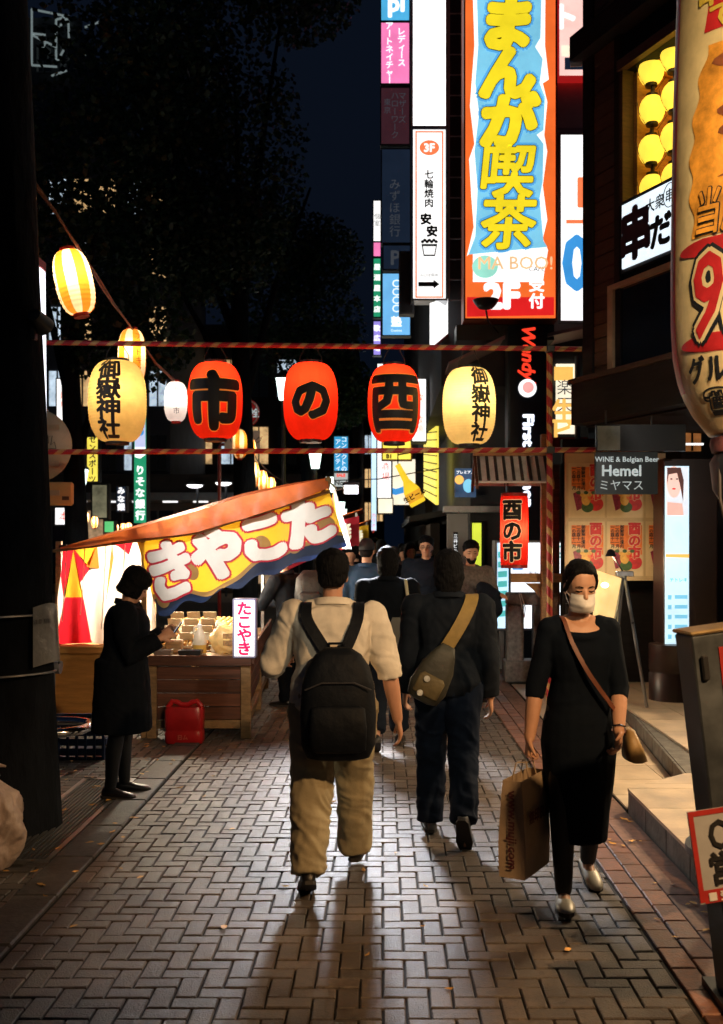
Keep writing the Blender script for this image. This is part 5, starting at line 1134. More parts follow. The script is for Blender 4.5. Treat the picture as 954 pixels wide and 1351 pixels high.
LEAFM = mat('tree_leaf', (.014, .042, .022), .5, transl=.35, noise=(3, .4), rnd=.5)
def tree(label, x, y, h, r0, blobs, nleaf, limbs, leaf=.09, lean=0):
    t = thing('street_tree', label, 'tree', (x, y, 0), 'street trees')
    part('trunk', trunk_mesh((x, y, -.03), h, r0, r0 * .55), BARK, t, smooth=True)
    for (a, b) in limbs:
        b = Vector(b); a = Vector((x, y, a)); m = (a + b) / 2 + Vector((0, 0, .25)); part('limb', MB().tube([a, a * .6 + m * .4, m, b], [r0 * .4, r0 * .3, r0 * .22, r0 * .08], 8), BARK, t, smooth=True)
    part('crown', crown_mesh(blobs, nleaf, leaf), LEAFM, t, fix=False)
    return t
nt_ = tree('massive dark trunk at the left edge bound with steel wires', -2.22, 6.0, 7.0, .265, [((-2.6, 6.3, 7.6), (1.6, 1.6, .9)), ((-3.6, 6.0, 7.2), (1.2, 1.4, .9))], 5000, [(5.8, (-3.4, 5.6, 7.2)), (6.0, (-1.6, 6.6, 7.4)), (5.4, (-2.9, 6.8, 7.0))])
for z in (1.235, .90):
    part('wire_band', MB().tube([(-2.22 + .295 * math.cos(R(a)), 5.98 + .295 * math.sin(R(a)), z + .02 * math.cos(R(a + 40))) for a in range(0, 361, 12)], .007, 6), STEEL, nt_, smooth=True)
cs = thing('added_clip_spotlight', 'small black spotlight added on the dark trunk to brighten the stall banner', 'lamp', (-1.98, 5.80, 2.85))  # added spot, aimed at the banner to brighten it
part('clamp', MB().box((-2.03, 5.85, 2.86), (.10, .05, .07), bev=.006), BLACKM, cs)
sp_ = Vector((-1.95, 5.86, 2.92)); dv_ = (Vector((-1.2, 8.7, 1.65)) - sp_).normalized()
part('housing', MB().tube([sp_ - dv_ * .10, sp_ - dv_ * .09, sp_, sp_ + dv_ * .03], [.02, .04, .055, .058], 16), BLACKM, cs, smooth=True)
L = bpy.data.lights.new('added_clip_spot', 'SPOT'); L.energy = 560; L.color = (1, .95, .88); L.spot_size = R(34); L.spot_blend = .7; L.shadow_soft_size = .05
lo = bpy.data.objects.new('added_clip_spot', L); C.objects.link(lo); lo.parent = cs; lo.location = sp_ + dv_ * .05 - BASE[cs.name]; lo.rotation_euler = dv_.to_track_quat('-Z', 'Y').to_euler()
nv = thing('vinyl_notice', 'clear vinyl notice tied round the dark trunk', 'notice', (-1.97, 5.78, .95))
part('sheet', MB().grid(lambda u, v: Vector((-2.22 + .305 * math.cos(R(-38 + 60 * u)) + .03 * math.sin(u * 3) * v, 5.98 + .305 * math.sin(R(-38 + 60 * u)), 1.30 - .34 * v + .02 * math.sin(u * 4))), 12, 8), mat('vinyl', (.16, .17, .18), .18, noise=(5, .3), bump=(8, .8, .03)), nv, smooth='all')
part('print', text_mb('注意 駐輪', .03, lambda u, v, l: Vector((-2.22 + (.322 + l) * math.cos(R(-28) + u / .32), 5.98 + (.322 + l) * math.sin(R(-28) + u / .32), 1.22 + v)), ref=.02), INK, nv, fix=False)
tb = MB()
def tbag(u, v):
    a = u * 6.2832; r = .15 * (math.sin(math.pi * min(.97, .10 + v * .85)) ** .6) * (1 if v < .82 else 1 - (v - .82) * 3.6)
    q = 1 + .10 * math.sin(4 * a + 6 * v) + .22 * (.4 - abs(noise.noise(Vector((3 * math.cos(a), 3 * math.sin(a), 5 * v))))) + .10 * (.3 - abs(noise.noise(Vector((7 * math.cos(a), 7 * math.sin(a), 11 * v))))); return Vector((-2.00 + r * q * math.cos(a), 5.25 + r * q * math.sin(a), .0 + .46 * v))
tb.grid(tbag, 90, 50)
gb = thing('trash_bag', 'pale tied plastic trash bag at the left edge', 'bag', (-2.0, 5.25, 0))
part('film', tb, mat('trash_film', (.62, .50, .44), .35, transl=.25, noise=(6, .25), bump=(10, 1.0, .03)), gb, smooth='all')
part('knot', MB().ell((-2.0, 5.25, .47), (.035, .03, .03)).tube([(-2.0, 5.25, .47), (-1.97, 5.24, .53), (-1.93, 5.24, .52)], [.02, .015, .005], 8).tube([(-2.0, 5.25, .47), (-2.04, 5.25, .54), (-2.06, 5.24, .56)], [.02, .014, .004], 8), _M['trash_film'], gb, smooth=True)
lts = thing('upright_light_sign', 'tall thin glowing white sign edge beside the dark trunk', 'sign', (PX(37, 8.4), 8.5, 0))
Yt = 8.4
part('tube_face', MB().prism([P(34, 346, Yt), P(44, 346, Yt), P(46, 575, Yt), P(29, 575, Yt)], (0, .3, 0)), glow('tube', (.86, .90, 1), 2.4, .03), lts)
part('top_cap', MB().prism([P(33, 334, Yt), P(45, 334, Yt), P(45, 345, Yt), P(33, 345, Yt)], (0, .3, 0)), REDP, lts)
part('pole', MB().tube([(PX(37, 8.5), 8.55, -.004), (PX(37, 8.5), 8.55, PZ(576, 8.5))], .04, 12), DGREY, lts, smooth=True)
rs = thing('round_road_sign', 'bare grey back of a round road sign beside the left striped post', 'road sign', (PX(56, 10.2), 10.2, 0))
Yr = 10.2
TANP = mat('sign_back', (.42, .40, .28), .45, metal=.3, noise=(4, .15))
part('disc', MB().lathe([(.001, -.006), (.355, -.006), (.365, 0), (.355, .006), (.001, .006)], 40, P(47, 588, Yr), M=Euler((R(90), 0, 0)).to_matrix()), TANP, rs, smooth=True)
for y in (564, 612): part('band', MB().b2(PX(53, Yr), PX(79, Yr), Yr - .022, Yr - .008, PZ(y + 3.5, Yr), PZ(y - 3.5, Yr)), TANP, rs)
part('pole', MB().tube([(PX(58, Yr), Yr + .05, 0), (PX(58, Yr), Yr + .05, PZ(540, Yr))], .03, 12), STEEL, rs, smooth=True)
part('graffiti', MB().tube([P(x, y, Yr - .012) for x, y in ((55, 590), (58, 578), (63, 574), (64, 584), (59, 590), (62, 577), (69, 575), (67, 587), (72, 583), (74, 592), (66, 592), (60, 594), (57, 598))], .004, 5), INK, rs)
lx = thing('beige_sign_box', 'rounded beige back of a rectangular road plate below the round sign', 'road sign', (PX(75, 10.1), 10.1, PZ(667, 10.1)))
part('case', MB().b2(PX(50, 10.1), PX(97, 10.1), 10.08, 10.13, PZ(667, 10.1), PZ(636, 10.1), bev=.02), mat('beige_case', (.52, .38, .16), .4, noise=(5, .15)), lx)
part('rib', MB().b2(PX(52, 10.1), PX(80, 10.1), 10.066, 10.079, PZ(654, 10.1), PZ(647, 10.1)), TANP, lx); part('maker_label', MB().b2(PX(83, 10.1), PX(92, 10.1), 10.074, 10.079, PZ(660, 10.1), PZ(655, 10.1)), PLANKW, lx)
wp = single('timber_post', MB().b2(PX(52, 9.9), PX(63, 9.9), 9.86, 9.94, -.004, PZ(667, 9.9), bev=.006), WOOD, 'reddish timber post below the beige sign box', 'post', (PX(57, 9.9), 9.9, 0))

# ------------------------------------------------------------------ far left street: buildings, signs, trees, lamps
def facade(name, label, x0, x1, Y, h, depth, wallm, floors, cols, z0=3.4, lit=.12, wm=.66):
    t = thing(name, label, 'building', ((x0 + x1) / 2, Y, 0)); part('wall', MB().b2(x0, x1, Y, Y + depth, -.03, h), wallm, t)
    fh = (h - z0 - .6) / floors; cw = (x1 - x0) / cols
    for i in range(floors):
        for j in range(cols):
            xa = x0 + cw * (j + (1 - wm) / 2); za = z0 + fh * i + fh * .28; m = GLASSD
            if random.random() < lit: m = random.choice((glow('office', (.55, .68, .8), .9, .4, sample=False), glow('warm_room', (.8, .5, .22), .8, .4, sample=False)))
            w = part('window', MB().b2(xa, xa + cw * wm, Y - .02, Y + .01, za, za + fh * .55), m, t)
            part('frame', MB().b2(xa - .05, xa + cw * wm + .05, Y - .08, Y - .021, za - .07, za - .001).b2(xa + cw * wm * .5 - .03, xa + cw * wm * .5 + .03, Y - .06, Y - .021, za, za + fh * .55), DGREY, w)
    part('parapet', MB().b2(x0 - .1, x1 + .1, Y - .15, Y + .3, h + .002, h + .5), DGREY, t)
    return t
facade('department_block', 'wide dark department block across the far crossing', -17, -1.2, 48, 11.5, 15, WALLB, 2, 12, 4.6, .2)
facade('end_of_street_block', 'pale lit block closing the far end of the street', -5.2, .1, 64, 9.5, 10, WALLB, 3, 8, 2.6, .6)
facade('grey_office', 'narrow grey office behind the yellow and green vertical signs', -13.2, -8.3, 40, 17, 8, mat('office_grey', (.16, .155, .17), .7, noise=(1, .25)), 5, 5, 3.9, .42)
tw = facade('tall_tower', 'tall dark tower carrying a rooftop billboard frame', -24, -17.2, 58, 31, 10, WALLD, 10, 5, 4, .03)
bf = thing('rooftop_billboard_frame', 'pale steel lattice frame on the tower roof, top left', 'billboard frame', (-18.7, 57.6, 30.5))
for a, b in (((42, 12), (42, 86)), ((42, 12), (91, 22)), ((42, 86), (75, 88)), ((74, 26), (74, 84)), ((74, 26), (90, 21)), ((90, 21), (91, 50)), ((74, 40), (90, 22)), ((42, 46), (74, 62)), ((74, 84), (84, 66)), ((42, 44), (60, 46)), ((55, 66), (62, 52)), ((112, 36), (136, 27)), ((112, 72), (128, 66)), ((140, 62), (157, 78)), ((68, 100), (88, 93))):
    part('strut', MB().tube([P(a[0], a[1], 57.5), P(b[0], b[1], 57.5)], .06, 5), mat('pale_steel', (.55, .60, .60), .5, em=((.4, .5, .5), .35), sample=False), bf)  # faint glow in the steel stands in for light on the frame
single('rooftop_mast', MB().b2(-19.2, -18.9, 57.8, 58.1, 30.9, 40).b2(-16.2, -16.0, 57.8, 58.1, 30.0, 36), DGREY, 'dark steel mast behind the rooftop billboard frame', 'mast', (-19, 58, 31)) if False else None
# shop fronts at street level beyond the stalls
sfr = thing('shop_arcade', 'low far shop arcade with white ceiling lights behind the stall', 'building', (-8, 36, 0))
part('wall', MB().b2(-14, -2.2, 36.5, 40, 0, 4.2), WALLB, sfr); part('canopy', MB().b2(-14, -2.2, 34.6, 36.5, 3.2, 3.45), GREYP, sfr)
for k in range(9):
    x = -13.6 + k * 1.26; w = part('shop_window', MB().b2(x, x + 1.1, 36.46, 36.5, .3, 2.9), random.choice((GLASSD, GLASSD, glow('shop_cool', (.45, .55, .62), .45, .5, sample=False), glow('shop_warm', (.7, .45, .25), .45, .5, sample=False))), sfr)
    part('mullion', MB().b2(x + .52, x + .58, 36.42, 36.459, .3, 2.9), DGREY, w)
for k in range(10): part('ceiling_light', MB().box((-12.6 + k * 1.05, 35.4, 3.17), (.5, .12, .05)), GW, sfr)
lightbox('white_strip_far_sign', 'slim white lit sign with red characters above the round road sign', 75, 500, 94, 557, 28, GW, [('焼鳥', 84, 528, 10, GOR, dict(vertical=True))], fw=.03, depth=.3)
lightbox('sports_sign', 'yellow vertical sign with dark sports katakana left of the far bank sign', 115, 577, 129, 635, 27, GYL, [('センスポーツ', 122, 606, 9.5, GK, dict(vertical=True, bold=.03, pitch=1.02))], fw=.02, depth=.3)
lightbox('yellow_back_sign', 'dark yellow sign half behind the sports sign', 96, 580, 111, 634, 29, glow('dull_yellow', (.55, .40, .03), .7), fw=.02, depth=.3)
def bank(t, f, Y, s):
    shape(f, [(178, 552), (192, 552), (192, 590), (178, 590)], Y, .004, glow('lilac', (.62, .66, .95), .9, sample=False)); shape(f, [(178, 590), (192, 590), (192, 600), (185, 605), (178, 603)], Y, .005, GW)
    shape(f, disc(185, 570, 5), Y, .007, GB)
lightbox('bank_sign', 'tall green vertical bank sign with white characters', 177, 552, 193, 690, 26, GGR, [('りそな銀行', 185, 650, 12, GWL, dict(vertical=True, bold=.04, pitch=1.14))], fw=.02, depth=.35, extra=bank)
lightbox('black_white_sign', 'black sign with white characters left of the green bank sign', 154, 642, 166, 675, 28, GNAV, [('みな銀', 160, 658, 9, GWL, dict(vertical=True, bold=.05, pitch=1.1))], fw=.02, depth=.3)
lightbox('shop_panel_sign', 'white lit shop panel low at the left below the beige box', 73, 670, 96, 692, 30, GW, [('本', 84, 681, 12, GRL)], fw=.05, depth=.3)
lightbox('dim_lit_panel', 'dim ribbed beige panel under the sports sign', 122, 640, 141, 683, 31, glow('beige_dim', (.30, .28, .17), .5, .4), fw=.05, depth=.3)
lightbox('small_green_sign', 'small green and white box sign at stall roof level', 138, 688, 150, 702, 27, glow('fresh_green', (.15, .75, .25), .8), fw=.02, depth=.3)
for nm, x, y0, Y in (('signs', 184, 690, 26), ('signs', 122, 635, 27), ('signs', 84, 557, 28)):
    pass
def lamp_post(label, x, y, Y, r=.16, e=0):
    z = PZ(y, Y); xx = PX(x, Y); t = thing('street_lamp', label, 'street lamp', (xx, Y, -.03), 'lantern street lamps')
    part('pole', MB().tube([(xx, Y, -.03), (xx, Y, z - .3)], [.05, .035], 10), DGREY, t, smooth=True)
    part('lantern_glass', MB().loft([[(xx + w * c, Y + w * s, z + h) for c, s in ((-1, -1), (1, -1), (1, 1), (-1, 1))] for w, h in ((r * .5, -.26), (r * .85, .15))]), glow('lamp_glass', (.78, 1, .92), 3.2, .03), t)
    part('hood', MB().loft([[(xx + w * c, Y + w * s, z + h) for c, s in ((-1, -1), (1, -1), (1, 1), (-1, 1))] for w, h in ((r, .152), (r * .9, .2), (r * .2, .32))]), DGREY, t)
for lab, x, y, Y in (('far street lamp left of the green bank sign', 107, 628, 24), ('far street lamp between the two right red lanterns', 416, 602, 22), ('far street lamp just right of the stall roof peak', 437, 637, 28), ('lowest of the far street lamps right of the stall', 450, 668, 36), ('upper far street lamp right of the stall banner', 453, 677, 40), ('far street lamp right of the green bank sign', 222, 672, 38), ('far street lamp close to the green bank sign', 199, 672, 38), ('high street lamp half behind the middle red lantern', 374, 510, 20)):
    lamp_post(lab, x, y, Y)
for lab, x, y, Y in (('hooded white lamp over the crossing, left of the red pole', 257, 640, 33), ('hooded white lamp over the crossing, right of the red pole', 295, 637, 33)):
    t = thing('hooded_lamp', lab, 'street lamp', (PX(x, Y), Y, 0)); p = P(x, y, Y)
    part('hood', MB().lathe([(.10, .12), (.30, .02), (.32, 0), (.28, 0), (.09, .10)], 20, p), DGREY, t, smooth=True); part('lens', MB().ell(p + Vector((0, 0, -.01)), (.26, .26, .09)), GWH, t, smooth=True); part('pole', MB().tube([(p.x + .05, Y + .2, 0), (p.x + .05, Y + .2, p.z + .1), p + Vector((0, 0, .12))], .04, 8), DGREY, t, smooth=True)
hyd = thing('hydrant_sign', 'round red hydrant sign on a red pole above the stall', 'road sign', (PX(290, 20), 20, 0))
Yq = 20.0; pr = P(323, 545, Yq)
part('disc', MB().lathe([(.001, -.01), (.28, -.01), (.29, 0), (.28, .01), (.001, .01)], 32, pr, M=Euler((R(90), 0, 0)).to_matrix()), mat('sign_red', (.35, .015, .02), .4, em=((.5, .02, .02), .15), sample=False), hyd, smooth=True)  # faint glow put into the red in place of light on the disc
part('ring', MB().tube([pr + Vector((.26 * math.cos(R(a)), -.02, .26 * math.sin(R(a)))) for a in range(0, 361, 12)], .012, 6), WHITEP, hyd)
part('lettering', text_mb('消火栓', .19, front(pr.x, pr.z, Yq), lift=.02, bold=.03), GPL, hyd, fix=False)
part('lower_plate', MB().b2(PX(296, Yq), PX(343, Yq), Yq, Yq + .02, PZ(594, Yq), PZ(568, Yq)), mat('plate_tan', (.45, .30, .2), .5, em=((.5, .35, .25), .15), sample=False), hyd); part('lettering', text_mb('パーキング', .15, front(PX(322, Yq), PZ(580, Yq), Yq), lift=.006), INK, hyd, fix=False)  # plate colour glows faintly in place of light falling on it
part('pole', MB().tube([(PX(289, Yq), Yq + .05, 0), (PX(289, Yq), Yq + .05, PZ(590, Yq)), (PX(292, Yq), Yq + .05, PZ(586, Yq)), (PX(323, Yq), Yq + .05, PZ(586, Yq)), (PX(323, Yq), Yq + .05, PZ(550, Yq))], .035, 8), REDP, hyd, smooth=True)
tree('big dark tree whose crown hides the sky above the gate', -2.35, 17.2, 6.5, .24, [((-2.9, 17, 8.2), (1.7, 2, 2.3)), ((-3.7, 17.2, 9.4), (1.3, 2, 2.2)), ((-1.5, 17, 11.4), (1.3, 2, 1.2)), ((-3.2, 16.6, 6.6), (1.8, 1.6, 1.0)), ((-2.8, 17, 12.2), (2.2, 2, 1.4))], 34000, [(3.6, (-3.6, 17, 6.3)), (4.0, (-1.2, 17, 7.6)), (4.8, (-3.9, 17.4, 8.5)), (5.5, (-2.4, 16.6, 9)), (5.8, (-1.7, 17.2, 10.6))])
tree('second dark tree farther back above the middle lantern', -1.75, 23.5, 6.0, .19, [((-1.8, 23.5, 6.6), (1.5, 1.5, 1.4)), ((-.9, 23.5, 5.2), (.7, 1, .9)), ((-1.6, 23.4, 8.2), (1.2, 1.4, 1.0)), ((-3, 23.6, 8.5), (1.6, 1.6, 2))], 15000, [(3.2, (-1.0, 23.3, 4.9)), (4.0, (-2.6, 23.6, 6.3)), (4.6, (-1.5, 23.5, 7.5))])
tree('dark tree behind the left yellow lantern', -4.4, 14.6, 5.5, .20, [((-4.4, 14.6, 6.4), (1.7, 1.7, 1.6)), ((-3.6, 14.4, 4.6), (1.0, 1.0, .8)), ((-5.0, 14.8, 7.0), (1.4, 1.6, 1.3)), ((-3.6, 14.6, 8.8), (1.3, 1.5, 1.9))], 10000, [(2.8, (-3.7, 14.4, 4.3)), (3.4, (-5.2, 14.8, 6.2)), (4.2, (-3.9, 14.6, 7.0))])
tree('thin street tree by the signs at right with drooping twigs', .22, 18.2, 6.4, .07, [((.05, 18.0, 9.8), (.55, .5, .7)), ((-.05, 18, 8.2), (.4, .4, .7)), ((.0, 18.2, 11), (.7, .6, .7))], 3200, [(5.6, (.0, 18, 7.8)), (6.0, (.15, 18, 9.6))], leaf=.07) if False else None
# second row of far stalls
for i, (x, Y, m) in enumerate(((478, 24, BYEL), (462, 17, BRD))):
    t = thing('far_stall', ('far stall with a yellow and white banner above the crowd', 'red banner stall just beyond the takoyaki stall')[i], 'stall', (PX(x, Y) - .6, Y, 0))
    xa = PX(x, Y)
    part('banner', MB().grid(lambda u, v: Vector((xa - 1.1 + 1.25 * u, Y + .04 * math.sin(u * 14), 1.72 + .42 * u + .05 * math.sin(u * 3) - .5 * v)), 24, 6), m, t, smooth='all')
    part('banner_print', text_mb('お好焼', .30, lambda u, v, l: Vector((xa - .42 + u, Y - .05 - l, 1.76 + v + u * .33)), bold=.05), BWHT, t, fix=False)
    part('counter', MB().b2(xa - 1.2, xa - .2, Y + .1, Y + 1.6, 0, .8), OLDW, t); part('post', MB().b2(xa + .08, xa + .12, Y + .05, Y + .09, 0, 2.2), STEEL, t); part('roof', MB().prism([(xa - 1.3, Y - .05, 1.75), (xa + .2, Y - .05, 2.25), (xa + .2, Y + 2, 2.25), (xa - 1.3, Y + 2, 1.75)], (0, 0, .02)), TARP, t)
    bulb(t, (xa - .5, Y - .35, 2.1), 40)

# ------------------------------------------------------------------ the viewer's end of the street: unseen shop front with added lamps beside and behind the camera
nb = thing('near_shop', 'shop front beside the viewer with added warm wall lamps', 'building', (3.4, 0, 0))
part('wall', MB().b2(3.0, 6, -6, 3.2, 0, 6), WALLB, nb)
def added_wall_lamp(x, y, z, tgt, e, col, blend=.5, size=70):  # out-of-view spots added to brighten figures, banner, roofed stand and advert
    part('lamp_arm', MB().tube([(3.0, y, z + .3), (x, y, z + .12)], .015, 8), BLACKM, nb, smooth=True)
    part('lamp_shade', MB().lathe([(.03, .14), (.06, .13), (.13, .0), (.12, 0), (.05, .11)], 20, (x, y, z)), BLACKM, nb, smooth=True)
    L = bpy.data.lights.new('added_wall_lamp', 'SPOT'); L.energy = e; L.color = col; L.spot_size = R(size); L.spot_blend = blend; L.shadow_soft_size = .06
    lo = bpy.data.objects.new('added_wall_lamp', L); C.objects.link(lo); lo.parent = nb; lo.location = Vector((x, y, z)) - BASE[nb.name]
    lo.rotation_euler = (Vector(tgt) - Vector((x, y, z))).to_track_quat('-Z', 'Y').to_euler()
added_wall_lamp(2.3, 1.4, 3.3, (.85, 4.7, .9), 600, (1, .58, .26), .6, 56)
added_wall_lamp(1.9, -1.5, 3.6, (-.9, 7.6, 1.75), 520, (1, .84, .60), .8, 28)
added_wall_lamp(2.5, -2.5, 3.7, (1.35, 11.0, 2.1), 1300, (1, .90, .78), .8, 20)
added_wall_lamp(1.35, 2.6, 4.4, (1.60, 5.0, 3.2), 330, (1, .82, .52), .8, 75)
# ------------------------------------------------------------------ people
SKIN = mat('skin', (.52, .27, .17), .5, noise=(14, .08), bump=(60, .1, .003)); HAIR = mat('black_hair', (.003, .003, .004), .7, spec=.12, noise=(30, .4), bump=(40, .8, .01), stretch=(3, 3, .6))
def cloth(name, col, rough=.8, bump=(7, .55, .02), n=.15): return mat('cloth_' + name, col, rough, noise=(6, n), bump=bump, spec=.12)
_tex = {}
def tex(scale):
    if scale not in _tex:
        t = bpy.data.textures.new('folds', 'CLOUDS'); t.noise_scale = scale; t.noise_depth = 2; _tex[scale] = t
    return _tex[scale]
def tex2(scale):
    if ('m', scale) not in _tex:
        t = bpy.data.textures.new('creases', 'MARBLE'); t.noise_scale = scale; t.turbulence = 14; t.noise_depth = 2; t.marble_type = 'SOFT'; _tex[('m', scale)] = t
    return _tex[('m', scale)]
def remesh(name, mb, m, voxel, smooth=5, disp=None, fold=0.0):
    me = bpy.data.meshes.new('raw'); me.from_pydata(mb.v, [], mb.f)
    bm = bmesh.new(); bm.from_mesh(me); bmesh.ops.recalc_face_normals(bm, faces=bm.faces[:]); bm.to_mesh(me); bm.free()
    o = bpy.data.objects.new('raw', me); C.objects.link(o)
    r = o.modifiers.new('r', 'REMESH'); r.mode = 'VOXEL'; r.voxel_size = voxel
    s = o.modifiers.new('s', 'SMOOTH'); s.factor = .5; s.iterations = smooth
    for (st, sz) in (disp or ()):
        d = o.modifiers.new('d', 'DISPLACE'); d.texture = tex(sz) if sz > 0 else tex2(-sz); d.strength = st; d.mid_level = .5
    out = bpy.data.meshes.new_from_object(o.evaluated_get(bpy.context.evaluated_depsgraph_get()))
    bpy.data.objects.remove(o); bpy.data.meshes.remove(me)
    if fold:
        sd = Vector((len(out.vertices) % 97, 3.1, 7.7)); new = []
        for v in out.vertices:
            p, n = v.co, v.normal
            w = noise.noise(p * 4 + sd); q = Vector((p.x * 7 + w * 1.2, p.y * 7, (p.z + .55 * p.x + .35 * p.y) * 15 + w * 2.0)) + sd
            d = (1 - 2.4 * abs(noise.noise(q))) * .65 + (1 - 2.4 * abs(noise.noise(Vector((p.x * 16, p.y * 16, (p.z - .8 * p.x) * 9)) + sd))) * .35
            new.append(p + n * (fold * d * (.55 + .9 * max(0, w + .3))))
        for v, c in zip(out.vertices, new): v.co = c
    out.materials.clear(); out.materials.append(m); out.name = name
    out.polygons.foreach_set('use_smooth', [True] * len(out.polygons))
    return out
def dirv(pitch, abd, s): return Vector((s * math.sin(R(abd)), math.sin(R(pitch)) * math.cos(R(abd)), -math.cos(R(pitch)) * math.cos(R(abd))))
def person(label, x, y, yaw, H=1.70, b=1.0, lean=3, legL=(8, 6, 0), legR=(-8, 10, 15), armL=(5, 8, 12), armR=(-5, 8, 12), head=(0, 0), top=None, pants=None, skirt=None, coat=None, shoes=None, hair='short', hairm=None, voxel=.009, shw=.118, group=None, face=False, neckline=1.04, sleeve=2.0, rolled=False, curl=(25, 25), skin=None, beard=False, glasses=False, cap=None, legm=None, collar=True, hsc=1.07, hinf=1.10):
    skin = skin or SKIN; hairm = hairm or HAIR; k = H / 1.7
    T = .285 * H; J = {}
    pel = Vector((0, 0, .53 * H)); sp = Vector((0, math.sin(R(lean)), math.cos(R(lean)))); fw = Vector((0, math.cos(R(lean)), -math.sin(R(lean)))); X = Vector((1, 0, 0))
    low = 9
    for s, nm, lg in ((-1, 'L', legL), (1, 'R', legR)):
        th, kn, fp = lg[:3]; ab = lg[3] if len(lg) > 3 else 2
        hip = pel + X * (s * .052 * H); knee = hip + dirv(th, ab, s) * (.245 * H); ank = knee + dirv(th - kn, ab * .4, s) * (.245 * H)
        fd = Vector((s * .10, math.cos(R(fp)), -math.sin(R(fp)))).normalized(); side = fd.cross(Vector((0, 0, 1))).normalized(); up = side.cross(fd)
        for q in (-.055, .17): low = min(low, (ank + fd * q * k - up * .072 * k).z)
        J['hip' + nm], J['knee' + nm], J['ank' + nm], J['foot' + nm] = hip, knee, ank, (fd, side, up)
    dz = Vector((0, 0, -low + .001))
    for n in list(J):
        if not n.startswith('foot'): J[n] = J[n] + dz
    pel = pel + dz
    def TP(t, xx=0.0, yy=0.0): return pel + sp * (T * t) + X * xx + fw * yy
    for s, nm, am, cu in ((-1, 'L', armL, curl[0]), (1, 'R', armR, curl[1])):
        pi_, ab, el = am[:3]; inw = am[3] if len(am) > 3 else 0
        S = TP(.925, s * shw * H); E = S + dirv(pi_, ab, s) * (.172 * H); fdv = dirv(pi_ + el, ab * .6 - inw, s); W = E + fdv * (.150 * H)
        J['sh' + nm], J['el' + nm], J['wr' + nm], J['fd' + nm] = S, E, W, fdv
    neck = TP(1.04); hq = Matrix.Rotation(R(head[0]), 3, 'Z') @ Matrix.Rotation(R(-head[1]), 3, 'X')
    hs = .13 * H / .232 * hsc; hb = TP(1.0) + Vector((0, .012, .044 * H + .03 * hs))       # pivot near the jaw hinge
    def HD(v): return hb + hq @ (Vector((v[0], v[1] , v[2] - .03)) * hs)
    J['HD'] = HD; J['TP'] = TP; J['hq'] = hq
    def sect(c, w, d, ax=X, ay=fw, n=20, p=2.3):
        o = []
        for i in range(n):
            a = 2 * math.pi * i / n; ca, sa = math.cos(a), math.sin(a); o.append(c + ax * (w * math.copysign(abs(ca) ** (2 / p), ca)) + ay * (d * math.copysign(abs(sa) ** (2 / p), sa)))
        return o
    TS = [(-.14, .070, .062, -.004), (0, .098, .072, -.006), (.2, .094, .068, .0), (.42, .080, .060, .004), (.68, .094, .068, .004), (.86, .100, .062, .0), (.97, .088, .050, -.004), (1.03, .05, .038, -.004)]
    def torso(mb, inf, t0=-.14, t1=1.03, wb=1.0, db=1.0):
        rg = [(t, w, d, o) for t, w, d, o in TS if t0 <= t <= t1]
        def at(t):
            for a, c in zip(TS, TS[1:]):
                if a[0] <= t <= c[0]:
                    q = (t - a[0]) / (c[0] - a[0]); return tuple(a[i] + (c[i] - a[i]) * q for i in range(4))
            return TS[-1]
        ts = sorted(set([t0, t1] + [r[0] for r in rg]))
        ts = [t for t in ts if TS[0][0] <= t <= TS[-1][0]]
        mb.loft([sect(TP(t, 0, at(t)[3] * H), at(t)[1] * H * b * wb + inf, at(t)[2] * H * b * db + inf) for t in ts])
    # ---- body: one continuous skin surface
    bd = MB(); torso(bd, 0)
    bd.limb([TP(.915, -shw * H * .93), TP(.985, -shw * H * .4, -.006), TP(.985, shw * H * .4, -.006), TP(.915, shw * H * .93)], [.030 * H, .032 * H, .032 * H, .030 * H])
    bd.limb([TP(.95), neck, HD((0, -.015, .07))], [.036 * H, .031 * H, .030 * H])
    for nm, s in (('L', -1), ('R', 1)):
        bd.limb([J['hip' + nm], (J['hip' + nm] + J['knee' + nm]) / 2, J['knee' + nm]], [.056 * H * b, .047 * H * b, .034 * H])
        kk, aa = J['knee' + nm], J['ank' + nm]; bd.limb([kk, kk * .65 + aa * .35 - fw * .008, aa], [.034 * H, .034 * H, .022 * H])
        fd, sd, up = J['foot' + nm]; bd.limb([aa - up * .03 * k, aa + fd * .07 * k - up * .045 * k, aa + fd * .15 * k - up * .055 * k], [.03 * k, .028 * k, .022 * k])
        S, E, W, fv = J['sh' + nm], J['el' + nm], J['wr' + nm], J['fd' + nm]
        bd.limb([S, (S + E) / 2, E], [.034 * H * b ** .5, .029 * H * b ** .5, .025 * H]); bd.limb([E, E * .65 + W * .35, W], [.025 * H, .025 * H, .0165 * H])
        # hand
        wv = Vector((0, 1, 0)) - fv * fv.y
        if wv.length < .3: wv = Vector((0, 0, 1)) - fv * fv.z
        wv.normalize(); nn = fv.cross(wv); nn = nn if nn.x * s < 0 else -nn; cu = curl[0 if s < 0 else 1]
        h = H / 1.7; pc = W + fv * .05 * h
        bd.loft([[W + fv * (q * h) + wv * (ww * h * math.cos(2 * math.pi * i / 14)) + nn * (dd * h * math.sin(2 * math.pi * i / 14)) for i in range(14)] for q, ww, dd in ((-.01, .024, .019), (.02, .033, .017), (.06, .042, .016), (.088, .041, .013))])
